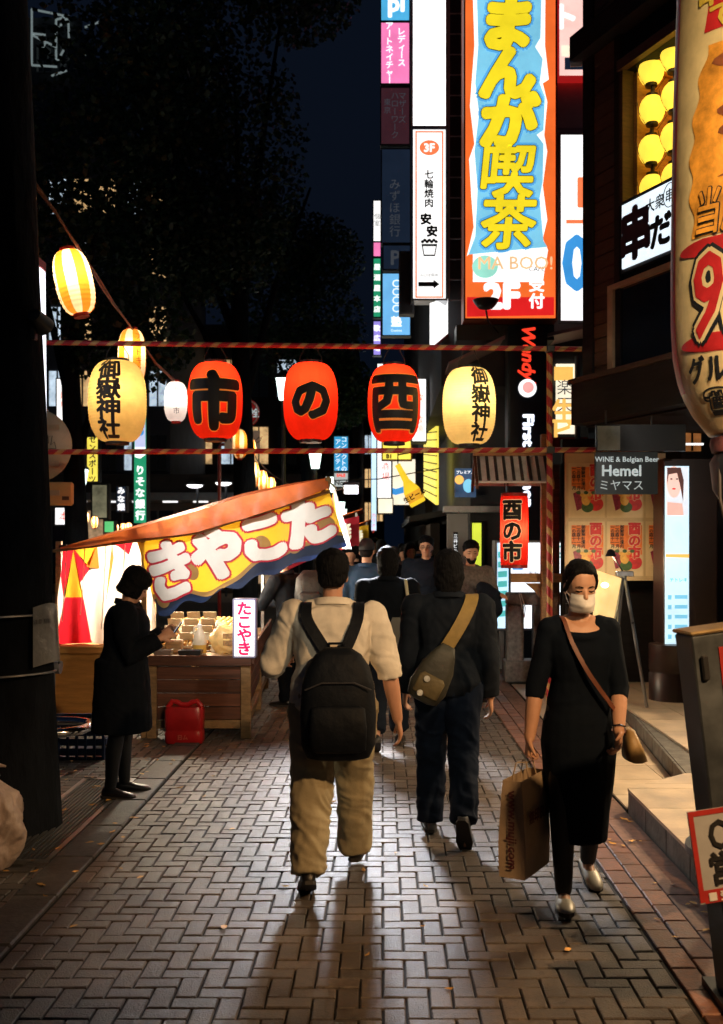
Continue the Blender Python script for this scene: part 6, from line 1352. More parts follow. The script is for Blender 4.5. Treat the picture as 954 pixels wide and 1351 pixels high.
        for fi, (off, ln) in enumerate(((.030, .070), (.010, .078), (-.010, .072), (-.030, .056))):
            p0 = W + fv * .082 * h + wv * (off * h); pts = [p0 - fv * .02 * h]; a = 0; p = p0; pts.append(p)
            for seg, fr in enumerate((.45, .32, .23)):
                a += R(cu * (1.0 + .12 * fi) * (.8 if seg == 0 else 1)); p = p + (fv * math.cos(a) + nn * math.sin(a)) * (ln * fr * h) + wv * (off * .08 * h); pts.append(p)
            bd.limb(pts, [.009 * h, .0092 * h, .0088 * h, .008 * h, .0068 * h], 8)
        t0 = W + fv * .025 * h + wv * .028 * h; bd.limb([t0, t0 + (fv * .6 + wv * .7 + nn * .2) * .035 * h, t0 + (fv * .85 + wv * .45 + nn * .45) * .068 * h], [.014 * h, .011 * h, .008 * h], 8)
    hd = [(.0, .020, .022, .052), (.012, .034, .036, .044), (.035, .047, .056, .030), (.07, .058, .074, .014), (.105, .066, .086, .002), (.14, .071, .093, -.004), (.175, .069, .091, -.008), (.205, .056, .074, -.010), (.224, .034, .046, -.012), (.231, .012, .016, -.012)]
    bd.loft([[HD((w * math.cos(2 * math.pi * i / 20), o + d * math.sin(2 * math.pi * i / 20), z)) for i in range(20)] for z, w, d, o in hd])
    bd.limb([HD((0, .082, .118)), HD((0, .097, .088)), HD((0, .100, .076))], [.007 * hs, .011 * hs, .013 * hs], 8)
    for s in (-1, 1):
        bd.ell(HD((s * .071, -.012, .098)), (.010 * hs, .018 * hs, .031 * hs), 8, 7); bd.ell(HD((s * .030, .068, .098)), (.02 * hs, .016 * hs, .012 * hs), 8, 6)
    bd.ell(HD((0, .086, .046)), (.022 * hs, .010 * hs, .007 * hs), 8, 6)
    root = thing('person', label, 'person', (x, y, 0), group, local=True, rotz=R(yaw))
    J['root'] = root
    body = part('body', remesh('body', bd, skin, voxel * .75 if face or voxel < .012 else voxel, 2), None, root)
    # ---- clothes
    if legm: 
        m_ = MB(); torso(m_, .008, -.14, .2)
        for nm in 'LR': m_.limb([J['hip' + nm], (J['hip' + nm] + J['knee' + nm]) / 2, J['knee' + nm]], [.058 * H * b, .05 * H * b, .036 * H]); m_.limb([J['knee' + nm], J['knee' + nm] * .65 + J['ank' + nm] * .35 - fw * .008, J['ank' + nm]], [.036 * H, .036 * H, .025 * H])
        part('stockings', remesh('stockings', m_, legm, voxel, 4), None, root)
    if pants:
        m_ = MB(); pi_ = pants.get('inf', .014); torso(m_, pi_, -.14, pants.get('rise', .24)); ln = pants.get('len', 1.04)
        for nm in 'LR':
            hp, kn, an = J['hip' + nm], J['knee' + nm], J['ank' + nm]; en = kn + (an - kn) * ln
            m_.tube([hp + Vector((0, 0, .05)), hp, (hp + kn) / 2, kn, kn * .5 + en * .5, en], [.050 * H * b, .060 * H * b + pi_, .049 * H * b + pi_, .040 * H * b ** .5 + pi_, .037 * H * b ** .5 + pi_ * 1.1, .033 * H + pi_ * 1.2], 18)
        part('trousers', remesh('trousers', m_, pants['m'], voxel, 4, ((.014 * pants.get('fold', 1), .14),), .010 * pants.get('fold', 1)), None, root)
    if top:
        m_ = MB(); ti = top.get('inf', .016); torso(m_, ti, top.get('hem', -.10), top.get('neck', 1.03), top.get('wb', 1.0), top.get('db', 1.0))
        nk = top.get('neck', 1.03)
        if nk > 1: m_.limb([TP(.905, -shw * H * .93), TP(.975, -shw * H * .42, -.006), TP(.975, shw * H * .42, -.006), TP(.905, shw * H * .93)], [.030 * H + ti, .033 * H + ti * .6, .033 * H + ti * .6, .030 * H + ti])
        else:
            for s in (-1, 1): m_.limb([TP(.965, s * shw * H * .66, -.005), TP(.91, s * shw * H * .95)], [.039 * H, .030 * H + ti])
            ns = [TP(.935 - .055 * math.sin(R(a)) + (.03 if math.sin(R(a)) < 0 else 0), .068 * H * math.cos(R(a)), (.058 if math.sin(R(a)) > 0 else .05) * H * math.sin(R(a))) for a in range(0, 361, 15)]; m_.tube(ns, .014 * H, 8)
        if skirt:
            c = pel; m_.loft([sect(c + Vector((skirt.get('dx', 0) * q, skirt.get('dy', 0) * q, -q * (c.z - skirt['hem']))), w * H + ti, d * H + ti, X, Vector((0, 1, 0))) for q, w, d in skirt['prof']])
        if coat: 
            m_.loft([sect(pel + Vector((0, 0, .1 * (1 - q) - q * (pel.z - coat['hem']))), (.10 + coat.get('flare', .02) * q) * H * b + ti, (.08 + coat.get('flare', .02) * q) * H * b + ti, X, Vector((0, 1, 0))) for q in (0, .25, .5, .75, 1)])
        for nm in 'LR':
            S, E, W = J['sh' + nm], J['el' + nm], J['wr' + nm]; sl = sleeve[0 if nm == 'L' else 1] if isinstance(sleeve, tuple) else sleeve
            pts = [S + (S - E).normalized() * .02, S, (S + E) / 2]; rs = [.024 * H, .031 * H * b ** .5 + ti, .028 * H * b ** .5 + ti]
            if sl <= 1: pts += [S + (E - S) * sl]; rs += [.027 * H + ti]
            else: en = E + (W - E) * (sl - 1); pts += [E, en]; rs += [.026 * H + ti, (.0235 - .006 * (sl - 1)) * H + ti * .9]
            m_.tube(pts, rs, 16); m_.ell(S + (S - E).normalized() * .006, [(.0315 * H * b ** .5 + ti + .003)] * 3, 16, 10)
            if rolled: m_.tube([pts[-1] + (pts[-2] - pts[-1]).normalized() * .05, pts[-1]], rs[-1] * 1.13, 16)
        tp = part('top', remesh('top', m_, top['m'], voxel, 3, ((.012 * top.get('fold', 1), .14),), .0085 * top.get('fold', 1)), None, root)
        if collar:
            cm = MB(); pts = [TP(1.03, .052 * H * math.cos(R(a)), -.004 * H + .046 * H * math.sin(R(a))) + Vector((0, 0, .022 - .012 * math.sin(R(a)))) for a in range(0, 360, 20)]
            cm.loft([[p + Vector((0, 0, -.022)) for p in pts], [p * 1.0 + (p - TP(1.03)) * -.04 + Vector((0, 0, .02)) for p in pts], [p + (p - TP(1.03)) * .10 + Vector((0, 0, .018)) for p in pts], [p + (p - TP(1.03)) * .20 + Vector((0, 0, -.02)) for p in pts]], cap=False)
            part('collar', cm, top['m'], tp, smooth='all')
    for nm in 'LR':
        an = J['ank' + nm]; fd, sd, up = J['foot' + nm]; m_ = MB(); sm = shoes or BLACKSH
        def ring(q, w, h0, h1): c = an + fd * (q * k) - up * (.072 * k); return [c + sd * (w * k * math.cos(a)) + up * (((h0 + h1) / 2 + (h1 - h0) / 2 * math.sin(a)) * k) for a in [2 * math.pi * i / 16 for i in range(16)]]
        low_ = shoes is not None and 'flat' in shoes.name
        top_h = .05 if low_ else .085
        m_.loft([ring(-.062, .012, .012, .04), ring(-.055, .030, .002, top_h * .85), ring(-.02, .036, 0, top_h), ring(.03, .038, 0, top_h * .9), ring(.09, .046, 0, .055), ring(.14, .045, 0, .045), ring(.175, .034, .002, .036), ring(.192, .014, .008, .024)])
        sh = part('shoe', m_, sm, root, smooth='all')
        so = MB(); so.loft([[an + fd * (q * k) - up * ((.072 - z) * k) + sd * (w * k * sgn) for (q, w, sgn) in ((-.064, .02, -1), (-.04, .036, -1), (.05, .042, -1), (.11, .049, -1), (.17, .038, -1), (.197, .012, -1), (.197, .012, 1), (.17, .038, 1), (.11, .049, 1), (.05, .042, 1), (-.04, .036, 1), (-.064, .02, 1))] for z in (-.002, .016)]); part('sole', so, BLACKSH if low_ else SOLE, sh)
    # ---- hair
    if hair and not cap or hair == 'bob':
        m_ = MB()
        st = {'short': [(.045, .044, .028, -.062), (.075, .064, .048, -.048), (.105, .071, .066, -.034), (.14, .078, .084, -.020), (.17, .080, .100, -.006), (.205, .070, .092, -.007), (.23, .050, .066, -.010), (.246, .02, .03, -.012)],
              'long': [(-.01, .060, .035, -.062), (.03, .074, .052, -.050), (.075, .082, .070, -.036), (.12, .084, .084, -.024), (.165, .083, .104, -.005), (.205, .071, .094, -.006), (.232, .050, .068, -.010), (.247, .02, .03, -.012)],
              'bob': [(.015, .066, .062, -.030), (.03, .086, .088, -.016), (.075, .090, .092, -.012), (.12, .088, .096, -.010), (.165, .086, .107, -.002), (.205, .073, .096, -.006), (.234, .052, .070, -.010), (.25, .02, .03, -.012)],
              'tied': [(.06, .045, .030, -.070), (.085, .070, .050, -.050), (.115, .0765, .066, -.036), (.145, .079, .074, -.030), (.17, .0795, .086, -.016), (.200, .0715, .088, -.008), (.228, .050, .064, -.010), (.241, .02, .03, -.012)]}[hair]
        m_.loft([[HD((w * math.cos(2 * math.pi * i / 22), o + d * math.sin(2 * math.pi * i / 22), z)) for i in range(22)] for z, w, d, o in [(z_, w_ * hinf, d_ * (1 + (hinf - 1) * .6), o_ - .006 * (hinf > 1.05)) for z_, w_, d_, o_ in st]])
        if hair == 'tied':
            m_.limb([HD((.040, .060, .196)), HD((.066, .040, .150)), HD((.074, .005, .095))], [.014 * hs, .014 * hs, .012 * hs], 8); m_.limb([HD((-.055, .050, .180)), HD((-.070, .018, .13)), HD((-.074, .0, .10))], [.012 * hs, .012 * hs, .010 * hs], 8)
            m_.limb([HD((0, -.10, .10)), HD((.01, -.125, .06)), HD((.015, -.11, -.01))], [.028 * hs, .026 * hs, .012 * hs], 8)
        part('hair', remesh('hair', m_, hairm, min(voxel, .008) * .8, 2, ((.008, .05), (.005, .014)) if hair == 'tied' else ((.016, .06), (.008, .02))), None, root)
    if cap:
        m_ = MB(); m_.loft([[HD((w * math.cos(2 * math.pi * i / 22), o + d * math.sin(2 * math.pi * i / 22), z)) for i in range(22)] for z, w, d, o in [(.125, .078, .100, -.006), (.17, .079, .101, -.006), (.205, .068, .09, -.008), (.232, .046, .062, -.010), (.243, .015, .02, -.012)]]); cp = part('cap', m_, cap, root, smooth='all')
        part('brim', MB().loft([[HD((w * math.cos(a), .07 + dd * math.sin(a), z)) for a in [2 * math.pi * i / 18 for i in range(18)]] for w, dd, z in ((.068, .085, .132), (.068, .085, .142))]), cap, cp, smooth=True)
        m_ = MB(); m_.loft([[HD((w * math.cos(2 * math.pi * i / 22), o + d * math.sin(2 * math.pi * i / 22), z)) for i in range(22)] for z, w, d, o in [(.05, .046, .03, -.062), (.08, .066, .05, -.046), (.125, .073, .07, -.030)]]); part('hair', m_, hairm, root, smooth='all')
    if face:
        for s in (-1, 1):
            part('eyebrow', MB().limb([HD((s * .014, .0925, .124)), HD((s * .030, .090, .129)), HD((s * .048, .079, .124))], [.0028 * hs, .0034 * hs, .0022 * hs], 6), hairm, root, smooth=True)
            part('eyelid', MB().limb([HD((s * .017, .0865, .1065)), HD((s * .030, .0868, .1035)), HD((s * .045, .078, .1065))], [.0022 * hs, .0036 * hs, .0024 * hs], 6), hairm, root, smooth=True)
        part('mouth', MB().limb([HD((-.020, .0905, .047)), HD((0, .0965, .047)), HD((.020, .0905, .047))], [.003 * hs, .0045 * hs, .003 * hs], 6), LIPS, root, smooth=True)
    if beard:
        m_ = MB(); m_.loft([[HD((w * math.cos(2 * math.pi * i / 20), o + d * math.sin(2 * math.pi * i / 20), z)) for i in range(20)] for z, w, d, o in [(-.006, .02, .022, .052), (.010, .038, .04, .044), (.036, .052, .058, .031), (.056, .057, .063, .024)]]); part('beard', m_, hairm, root, smooth='all')
    if glasses:
        g_ = MB()
        for s in (-1, 1): g_.tube([HD((s * .032 + .021 * math.cos(R(a)), .097, .105 + .016 * math.sin(R(a)))) for a in range(0, 361, 30)], .0022 * hs, 5); g_.tube([HD((s * .053, .095, .108)), HD((s * .073, .0, .108))], .002 * hs, 5)
        g_.tube([HD((-.011, .098, .108)), HD((.011, .098, .108))], .0022 * hs, 5); part('glasses', g_, BLACKSH, root)
    Mw = Matrix.Translation((x, y, 0)) @ Matrix.Rotation(R(yaw), 4, 'Z')
    J['W'] = lambda v: Mw @ Vector(v)
    return J
BLACKSH = mat('black_leather', (.012, .011, .012), .38, noise=(8, .2)); SOLE = mat('shoe_sole', (.03, .028, .028), .7); LIPS = mat('lips', (.42, .14, .11), .45)
KHAKI = cloth('khaki', (.36, .31, .20)); SHIRT = cloth('white_shirt', (.72, .66, .55), .75); NAVYC = cloth('navy', (.006, .010, .020)); BLACKC = cloth('black', (.003, .005, .009), .9); DENIM = cloth('denim', (.006, .012, .028)); CHAR = cloth('charcoal', (.006, .009, .015)); BLUEC = cloth('blue', (.03, .07, .15)); GREYC = cloth('grey_shirt', (.12, .115, .12)); WHITEC = cloth('white', (.7, .68, .66))
BLK = cloth('dress_black', (.003, .006, .012), .85, (9, .35, .015))

# man in the white shirt
m1 = person('heavy man in white shirt and khaki trousers walking away', -.245, 5.02, 2, 1.605, 1.17, 4, legL=(-10, 16, 26, 3), legR=(20, 8, -2, 3), armL=(14, 24, 75, 22), armR=(-7, 17, 10), top=dict(m=SHIRT, inf=.020, hem=-.05, fold=1.5, db=1.08), pants=dict(m=KHAKI, inf=.022, fold=1.5), sleeve=(1.18, 1.12), rolled=True, shw=.122, voxel=.009, curl=(30, 22), head=(-6, 4))
W_m1 = m1['W']; m1['W'] = lambda v: W_m1(Vector(v) * .95)
bk = thing('backpack', 'large black backpack on the white-shirted man', 'backpack', m1['W']((0, -.25, .70)), local=False)
def sect2(c, w, d, n=28, p=3.2):
    o = []
    for i in range(n):
        a = 2 * math.pi * i / n; ca, sa = math.cos(a), math.sin(a); o.append(Vector(c) + Vector((w * math.copysign(abs(ca) ** (2 / p), ca), d * math.copysign(abs(sa) ** (2 / p), sa), 0)))
    return o
NYL = mat('black_nylon', (.003, .005, .009), .65, spec=.2, noise=(9, .3), bump=(12, .5, .02))
mb = MB(); mb.loft([sect2((.03, -.245, z), w, d) for z, w, d in ((.685, .10, .05), (.70, .155, .085), (.76, .182, .105), (.90, .188, .112), (1.05, .178, .105), (1.14, .155, .092), (1.20, .115, .07), (1.235, .06, .04))])
mb.v = [tuple(m1['W'](v)) for v in mb.v]
part('pack', mb, NYL, bk, smooth='all')
pk = MB(); pk.loft([sect2((.03, -.345, z), w, d) for z, w, d in ((.735, .10, .015), (.75, .135, .03), (.86, .14, .034), (.95, .13, .026), (.965, .10, .012))]); pk.v = [tuple(m1['W'](v)) for v in pk.v]; part('front_pocket', pk, NYL, bk, smooth='all')
part('zip', MB().tube([m1['W'](v) for v in ((-.13, -.352, 1.04), (-.05, -.36, 1.075), (.11, -.36, 1.075), (.19, -.352, 1.04))], .004, 5), mat('zip_grey', (.08, .08, .09), .4, metal=.5), bk)
def strap(par, pts, w, th, m, J=None, name='strap', nrm=None):
    pts = [Vector(p) for p in pts]; q = []
    for i in range(len(pts) - 1):
        for s_ in range(6):
            t = s_ / 6; p0, p1, p2, p3 = pts[max(i - 1, 0)], pts[i], pts[i + 1], pts[min(i + 2, len(pts) - 1)]
            q.append(.5 * ((2 * p1) + (p2 - p0) * t + (2 * p0 - 5 * p1 + 4 * p2 - p3) * t * t + (3 * p1 - p0 - 3 * p2 + p3) * t ** 3))
    q.append(pts[-1]); rings = []
    for i, p in enumerate(q):
        t = (q[min(i + 1, len(q) - 1)] - q[max(0, i - 1)]).normalized(); n = Vector(nrm[min(int(i / 6), len(nrm) - 1)]) if nrm else Vector((0, -1, 0)); n = (n - t * n.dot(t)).normalized(); sd = t.cross(n)
        rings.append([p + sd * w + n * th, p - sd * w + n * th, p - sd * w - n * th, p + sd * w - n * th])
    mb = MB(); mb.loft(rings)
    if J: mb.v = [tuple(J['W'](v)) for v in mb.v]
    return part(name, mb, m, par, smooth=True)
for s in (-1, 1):
    strap(bk, [(s * .02 + .02, -.185, 1.17), (s * .075 + .012, -.165, 1.26), (s * .125, -.125, 1.36), (s * .135, -.06, 1.425), (s * .135, .02, 1.435), (s * .135, .11, 1.37), (s * .14, .16, 1.2)], .028, .008, NYL, m1, nrm=[(0, -1, .2), (0, -1, .3), (0, -.9, .5), (0, -.3, 1), (0, .3, 1), (0, 1, .4), (0, 1, 0)])
part('grab_loop', MB().tube([m1['W'](v) for v in ((-.02, -.17, 1.20), (-.015, -.19, 1.25), (.055, -.19, 1.25), (.06, -.17, 1.20))], .008, 6), NYL, bk, smooth=True)

# man with the sling bag
m2_ = person('man in dark jacket and jeans walking away with a sling bag', .375, 5.85, -3, 1.605, 1.04, 3, legL=(7, 8, -3, 2), legR=(-9, 30, 58, 0), armL=(4, 8, 20), armR=(-3, 7, 12), top=dict(m=CHAR, inf=.026, hem=-.16, fold=1.0), pants=dict(m=DENIM, inf=.014, fold=1.2), sleeve=1.95, hair='long', voxel=.009, head=(4, 2), shoes=mat('sneaker', (.10, .10, .11), .6, noise=(12, .3)))
W_m2 = m2_['W']; m2_['W'] = lambda v: W_m2(Vector(v) * .95)
sb = thing('sling_bag', 'olive sling bag worn across the dark jacket', 'bag', m2_['W']((-.1, -.2, .9)))
OLV = mat('olive_canvas', (.10, .075, .03), .7, noise=(10, .25), bump=(30, .4, .01)); OLD_ = mat('dark_olive', (.025, .024, .015), .6, noise=(10, .3), bump=(20, .4, .01)); 
Msl = Euler((0, R(27), 0)).to_matrix()
mb = MB(); mb.loft([[Vector(v) for v in sect2((0, 0, z), w, d)] for z, w, d in ((-.17, .05, .03), (-.155, .095, .05), (-.08, .115, .058), (.05, .10, .052), (.13, .07, .036), (.19, .04, .016))]); mb.v = [tuple(m2_['W'](Msl @ Vector(v) + Vector((-.085, -.205, .985)))) for v in mb.v]
part('pouch', mb, OLD_, sb, smooth='all')
fl_ = MB(); fl_.loft([[Vector(v) for v in sect2((0, -.050, z), w, d)] for z, w, d in ((-.13, .06, .008), (-.12, .078, .016), (-.02, .080, .018), (.0, .06, .008))]); fl_.v = [tuple(m2_['W'](Msl @ Vector(v) + Vector((-.085, -.205, .985)))) for v in fl_.v]; part('pocket', fl_, OLV, sb, smooth='all')
for z in (-.03, -.12): part('badge', MB().lathe([(.001, -.004), (.017, -.004), (.017, .004), (.001, .004)], 16, m2_['W'](Msl @ Vector((-.03, -.075, z)) + Vector((-.085, -.205, .985))), M=Euler((R(90), 0, 0)).to_matrix()), mat('badge', (.45, .45, .42), .4, noise=(40, .6)), sb)
strap(sb, [(-.02, -.18, 1.13), (.05, -.175, 1.24), (.11, -.135, 1.35), (.14, -.06, 1.425), (.13, .04, 1.43), (.06, .14, 1.3), (-.06, .17, 1.1)], .038, .007, mat('mustard_strap', (.26, .17, .045), .7, noise=(12, .2), bump=(40, .3, .01)), m2_, nrm=[(0, -1, .2), (0, -1, .3), (0, -.9, .5), (0, -.3, 1), (0, .3, 1), (0, 1, .4), (0, 1, 0)])

# masked woman
w1 = person('woman in black dress and white face mask walking towards the viewer', .915, 4.78, 180, 1.565, .95, 1, legL=(-11, 14, 20, 1), legR=(11, 4, -2, 1), armL=(6, 9, 34, 14), armR=(2, 14, 8), top=dict(m=BLK, inf=.008, hem=-.10, neck=.89, fold=.25), skirt=dict(hem=.29, prof=[(-.18, .080, .062), (0, .100, .078), (.2, .108, .085), (.5, .098, .088), (.8, .082, .092), (1.0, .076, .092)]), legm=mat('stocking', (.004, .005, .008), .6), shoes=mat('gold_flat', (.50, .47, .40), .42, metal=.15, noise=(8, .2)), hair='tied', voxel=.008, sleeve=(1.25, 1.22), shw=.088, hinf=1.0, hsc=1.10, head=(6, 10), face=True, collar=False, curl=(34, 62), skin=mat('skin_fair', (.60, .33, .21), .48, noise=(14, .08), bump=(60, .1, .003)))
HDw = w1['HD']
mk = MB()
def maskp(u, v):
    a = R(-62 + 124 * u); z = .002 + .088 * v; w = .066 + .004 * math.sin(math.pi * v); d = .084 + .030 * math.cos(a) ** 5 * math.sin(math.pi * min(1, v * 1.15 + .05)) + .002 * math.sin(v * 18)
    return HDw((w * math.sin(a), .012 + d * math.cos(a), z))
mk.grid(maskp, 22, 12)
mo = part('face_mask', mk, mat('mask_white', (.80, .77, .73), .75, noise=(12, .06), bump=(18, .3, .008)), w1['root'], smooth='all')
for s in (-1, 1):
    for z in (.014, .072): part('ear_loop', MB().tube([HDw((s * .058, .052, z)), HDw((s * .070, .02, (z + .1) / 2)), HDw((s * .076, -.02, .10))], .0016, 5), WHITEC, mo)
pbag = thing('paper_shopping_bag', 'brown paper shopping bag in the masked woman\'s hand', 'bag', (.62, 4.62, .17))
hw = w1['W'](w1['wrR'] + w1['fdR'] * .10); KR = mat('kraft_paper', (.46, .34, .22), .7, noise=(5, .15), bump=(8, .4, .02)); bc_ = Vector((hw.x - .012, hw.y - .01, 0)); Mz = Euler((0, 0, R(60))).to_matrix()
zb0, zb1 = .165, .60
def bagq(xx, yy, z): return bc_ + Mz @ Vector((xx, yy, 0)) + Vector((0, 0, z))
bw, bdp = .150, .062
mb = MB(); mb.loft([[bagq(sx * w, sy * d, z) for sx, sy in ((-1, -1), (1, -1), (1, 1), (-1, 1))] for w, d, z in ((bw, bdp, zb0), (bw * 1.01, bdp * 1.05, zb0 + .15), (bw * 1.0, bdp * .85, zb0 + .35), (bw, bdp * .7, zb1), (bw * .985, bdp * .66, zb1), (bw * .98, bdp * .8, zb0 + .35), (bw * .98, bdp * .9, zb0 + .01))]); part('sack', mb, KR, pbag)
for sy in (-1, 1): part('twine_handle', MB().tube([bagq(-.05, sy * bdp * .7, zb1 - .03), bagq(-.04, sy * bdp * .4, zb1 + .06), hw + Vector((0, 0, -.012)), bagq(.04, sy * bdp * .4, zb1 + .06), bagq(.05, sy * bdp * .7, zb1 - .03)], .0035, 6), KR, pbag, smooth=True)
PRN = mat('maroon_ink', (.09, .015, .02), .6)
# broad face (towards viewer right) and narrow gusset (towards viewer left)
nb_ = Mz @ Vector((0, -1, 0)); fbx = plane(bagq(0, -bdp * 1.08, zb0 + .27), Mz @ Vector((1, 0, 0)), (0, 0, 1)); fgx = plane(bagq(-bw * 1.02, 0, zb0 + .22), Mz @ Vector((0, -1, 0)), (0, 0, 1))
part('print', text_mb('無印良品', .062, fbx, bold=.04, lift=.004), PRN, pbag, fix=False)
part('print', text_mb('www.muji.com', .058, fgx, bold=.03, lift=.006, rot=-math.pi / 2), PRN, pbag, fix=False)
cbag = thing('shoulder_purse', 'small tan purse on a brown strap at the masked woman\'s hip', 'purse', w1['W']((-.22, .05, .72)))
BRS = mat('brown_strap', (.16, .05, .025), .5, noise=(15, .2)); TANB = mat('tan_leather', (.35, .23, .09), .5, noise=(10, .25), bump=(25, .3, .01))
w1s = dict(w1); w1s['W'] = lambda v: w1['W'](Vector(v) * .97)
strap(cbag, [(.02, -.08, 1.28), (.085, -.03, 1.352), (.082, .055, 1.35), (.055, .122, 1.25), (-.01, .150, 1.12), (-.10, .148, .99), (-.18, .115, .88), (-.215, .06, .80)], .010, .003, BRS, w1s, nrm=[(0, -.5, 1), (0, 0, 1), (0, .6, 1), (0, 1, .3), (0, 1, 0), (-.4, 1, 0), (-.7, 1, 0), (-1, .5, 0)])
mb = MB(); mb.loft([[Vector((0, 0, 0)) + Vector(v) for v in sect2((-.225 - .03 * q, .04, z), w, d)] for q, z, w, d in ((1, .655, .03, .07), (.9, .665, .05, .088), (.5, .72, .042, .086), (0, .80, .02, .07))]); mb.v = [tuple(w1['W'](v)) for v in mb.v]; part('purse_body', mb, TANB, cbag, smooth='all')
wt = thing('wristwatch', 'pale wristwatch on the masked woman\'s left wrist', 'watch', w1['W'](w1['wrL']))
c_ = w1['wrL'] - w1['fdL'] * .02; ax_ = w1['fdL'].orthogonal().normalized(); ay_ = w1['fdL'].cross(ax_)
part('band', MB().tube([w1['W'](c_ + ax_ * (.0305 * math.cos(R(a))) + ay_ * (.0305 * math.sin(R(a)))) for a in range(0, 361, 20)], .006, 6), CHROME, wt, smooth=True)

# woman in the long coat reading her phone
w2 = person('woman in long black coat looking down at her phone by the stall', -1.72, 6.75, -82, 1.50, 1.12, 5, legL=(2, 3, 0, 1), legR=(-3, 4, 4, 1), armL=(8, 6, 112, 14), armR=(6, 6, 112, 14), top=dict(m=BLACKC, inf=.034, hem=-.12, fold=.8), coat=dict(hem=.44, flare=.016), legm=mat('stocking', (.004, .005, .008), .6), hair='bob', voxel=.010, head=(0, 30), sleeve=1.95, face=True, curl=(45, 45))
wrm = (w2['wrL'] + w2['wrR']) / 2 + Vector((0, .09, .03))
ph = thing('phone', 'dark phone held by the woman in the long coat', 'phone', w2['W'](wrm))
Mp = Euler((R(-35), 0, R(-82))).to_matrix()
part('case', MB().box(w2['W'](wrm), (.072, .009, .145), Mp, bev=.003), BLACKM, ph)
part('screen', MB().box(w2['W'](wrm + Vector((0, -.0058, .004))), (.064, .002, .132), Mp), mat('phone_screen', (.3, .4, .5), .2, em=((.5, .65, .9), 1.0)), ph)
for i, (px_, py_) in enumerate(((.09, .86), (.09, .62), (-.05, .66))):
    part('coat_stud', MB().ell((.02 + px_ * 0 + .155 * math.cos(i * 1.3), .05, py_), (.008, .008, .008), 8, 6), CHROME, w2['root'])

# walkers farther off
w3 = person('woman in dark clothes ahead carrying a yellow tote', .04, 8.35, 0, 1.62, .98, 2, legL=(-10, 20, 30, 1), legR=(12, 5, 0, 1), armL=(6, 8, 14), armR=(4, 10, 30), top=dict(m=BLACKC, inf=.024, hem=-.25), pants=dict(m=NAVYC, inf=.02, len=.9), hair='long', voxel=.013, sleeve=1.9)
tt = thing('yellow_tote', 'yellow tote bag hanging from the shoulder of the woman ahead', 'bag', w3['W']((.17, -.1, .8)))
YT = mat('tote_yellow', (.62, .42, .03), .6, noise=(6, .15)); GT_ = mat('tote_grey', (.07, .07, .06), .6)
def toteb(x0, x1, y0, y1, z0, z1, m, nm):
    mb = MB(); mb.loft([[Vector((x, y, z)) for x, y in ((x0 + g, y0 + g), (x1 - g, y0 + g), (x1 - g, y1 - g), (x0 + g, y1 - g))] for g, z in ((.006, z0), (0, z0 + .02), (0, z1 - .06), (.015, z1))]); mb.v = [tuple(w3['W'](v)) for v in mb.v]; part(nm, mb, m, tt, smooth=True)
toteb(.13, .22, -.24, -.02, .76, 1.10, YT, 'bag_body'); toteb(.02, .125, -.24, -.19, .80, 1.08, GT_, 'bag_flap')
for yy in (-.19, -.07): part('handle', MB().tube([w3['W'](v) for v in ((.16, yy, 1.08), (.155, yy - .01, 1.25), (.14, -.09, 1.375), (.15, -.05, 1.37), (.17, yy + .01, 1.2), (.18, yy, 1.08))], .009, 6), mat('tote_handle', (.5, .45, .3), .6), tt, smooth=True)
CAPD = mat('cap_dark', (.010, .012, .018), .7, noise=(10, .2))
person('man in blue shirt and dark cap walking away', -.16, 10.4, 5, 1.70, 1.02, 2, top=dict(m=BLUEC, inf=.026), pants=dict(m=BLACKC), cap=CAPD, voxel=.015, sleeve=1.0, head=(-14, 0))
person('man with glasses in dark jacket and white collar facing the viewer', .52, 12.2, 172, 1.74, 1.1, 2, legL=(8, 5, 0), legR=(-8, 12, 18), top=dict(m=NAVYC, inf=.03), pants=dict(m=BLACKC), voxel=.013, face=True, glasses=True, armL=(10, 10, 50))
person('bearded man in grey checked shirt standing by the doorway', .93, 10.9, 205, 1.70, 1.08, 1, legL=(2, 2, 0), legR=(-2, 2, 0), top=dict(m=mat('cloth_check', (.13, .115, .115), .8, noise=(40, .45), bump=(8, .5, .02)), inf=.022), pants=dict(m=BLACKC), voxel=.013, face=True, beard=True, sleeve=1.1, armL=(20, 8, 80, 20), armR=(10, 10, 60, 10), head=(-22, 4))
jk = MB()
jk.limb([Vector((1.03, 10.62, 1.22)), Vector((1.13, 10.6, 1.13)), Vector((1.16, 10.6, .98))], [.07, .10, .09], 14); jk.limb([Vector((1.02, 10.6, 1.15)), Vector((1.10, 10.58, 1.0)), Vector((1.14, 10.6, .88))], [.06, .09, .05], 14)
o = bpy.data.objects.new('folded_jacket', remesh('folded_jacket', jk, NAVYC, .014, 4, ((.03, .1),))); C.objects.link(o); o['label'] = 'dark jacket folded over the bearded man\'s arm'; o['category'] = 'jacket'
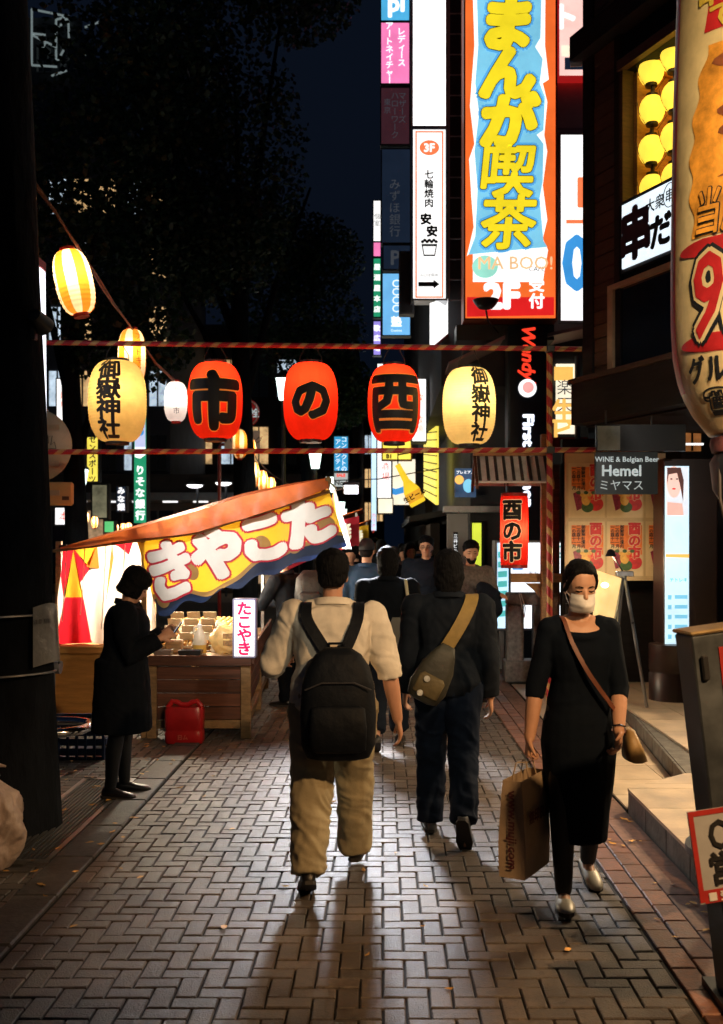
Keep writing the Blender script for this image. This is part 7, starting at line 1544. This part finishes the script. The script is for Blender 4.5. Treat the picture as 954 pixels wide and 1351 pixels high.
person('customer with a slate backpack leaning towards the takoyaki stall', -.93, 10.6, 62, 1.62, 1.0, 12, legL=(3, 3, 0), legR=(-3, 3, 0), top=dict(m=CHAR, inf=.025), pants=dict(m=BLACKC), voxel=.015, head=(0, 18), armL=(30, 8, 60), armR=(30, 8, 60))
cbp = thing('slate_backpack', 'slate blue backpack on the customer at the stall', 'backpack', (-.72, 10.5, 1.0))
mb = MB(); mb.loft([sect2((-.73, 10.40, z), w, d) for z, w, d in ((.98, .08, .05), (1.0, .15, .09), (1.15, .17, .11), (1.32, .15, .10), (1.40, .08, .06))]); part('pack', mb, mat('slate_nylon', (.006, .010, .016), .5, noise=(8, .3), bump=(14, .6, .02)), cbp, smooth='all')
part('pocket', MB().loft([sect2((-.73, 10.30, z), w, d) for z, w, d in ((1.03, .09, .015), (1.05, .12, .03), (1.16, .12, .03), (1.19, .08, .012))]), _M['slate_nylon'], cbp, smooth='all')
far = [('man in dark cap facing the viewer in the far crowd', 519, 14.2, 180, CAPD, CHAR), ('pale-faced walker in the far crowd left of the glasses man', 541, 14.8, 186, None, GREYC), ('dark-haired walker seen between the cap men', 503, 16.5, 0, None, BLACKC), ('dim walker in the far crowd under the square box sign', 494, 19.5, 180, None, NAVYC), ('dim far walker right of the stall banner', 470, 15.5, 10, None, BLACKC), ('far walker in grey under the bottle sign', 530, 22, 180, None, GREYC), ('far walker in blue beside the dark awning', 552, 20, 0, None, BLUEC), ('small far walker at the end of the stalls', 481, 25, 180, None, CHAR), ('far walker half hidden behind the man in the blue shirt', 462, 13.4, 180, None, GREYC), ('far walker close to the tall white sign', 510, 27, 180, None, WHITEC), ('far walker near the yellow screen wall', 566, 18.5, 180, None, NAVYC), ('tiny far walker below the contact lens sign', 455, 22, 0, None, BLUEC), ('far walker directly left of the glasses man', 533, 16.2, 180, None, BLACKC)]
for i, (lab, px, Y, yw, cp, tm) in enumerate(far):
    person(lab, PX(px, Y), Y, yw + random.uniform(-8, 8), 1.62 + .05 * (i % 4), 1.0 + .04 * (i % 3), 2, legL=(8, 6, 0), legR=(-9, 14, 20), top=dict(m=tm, inf=.026), pants=dict(m=BLACKC), cap=cp, hair=('short', 'long')[i % 2], voxel=.018, face=(i < 2), group='walkers in the far crowd')
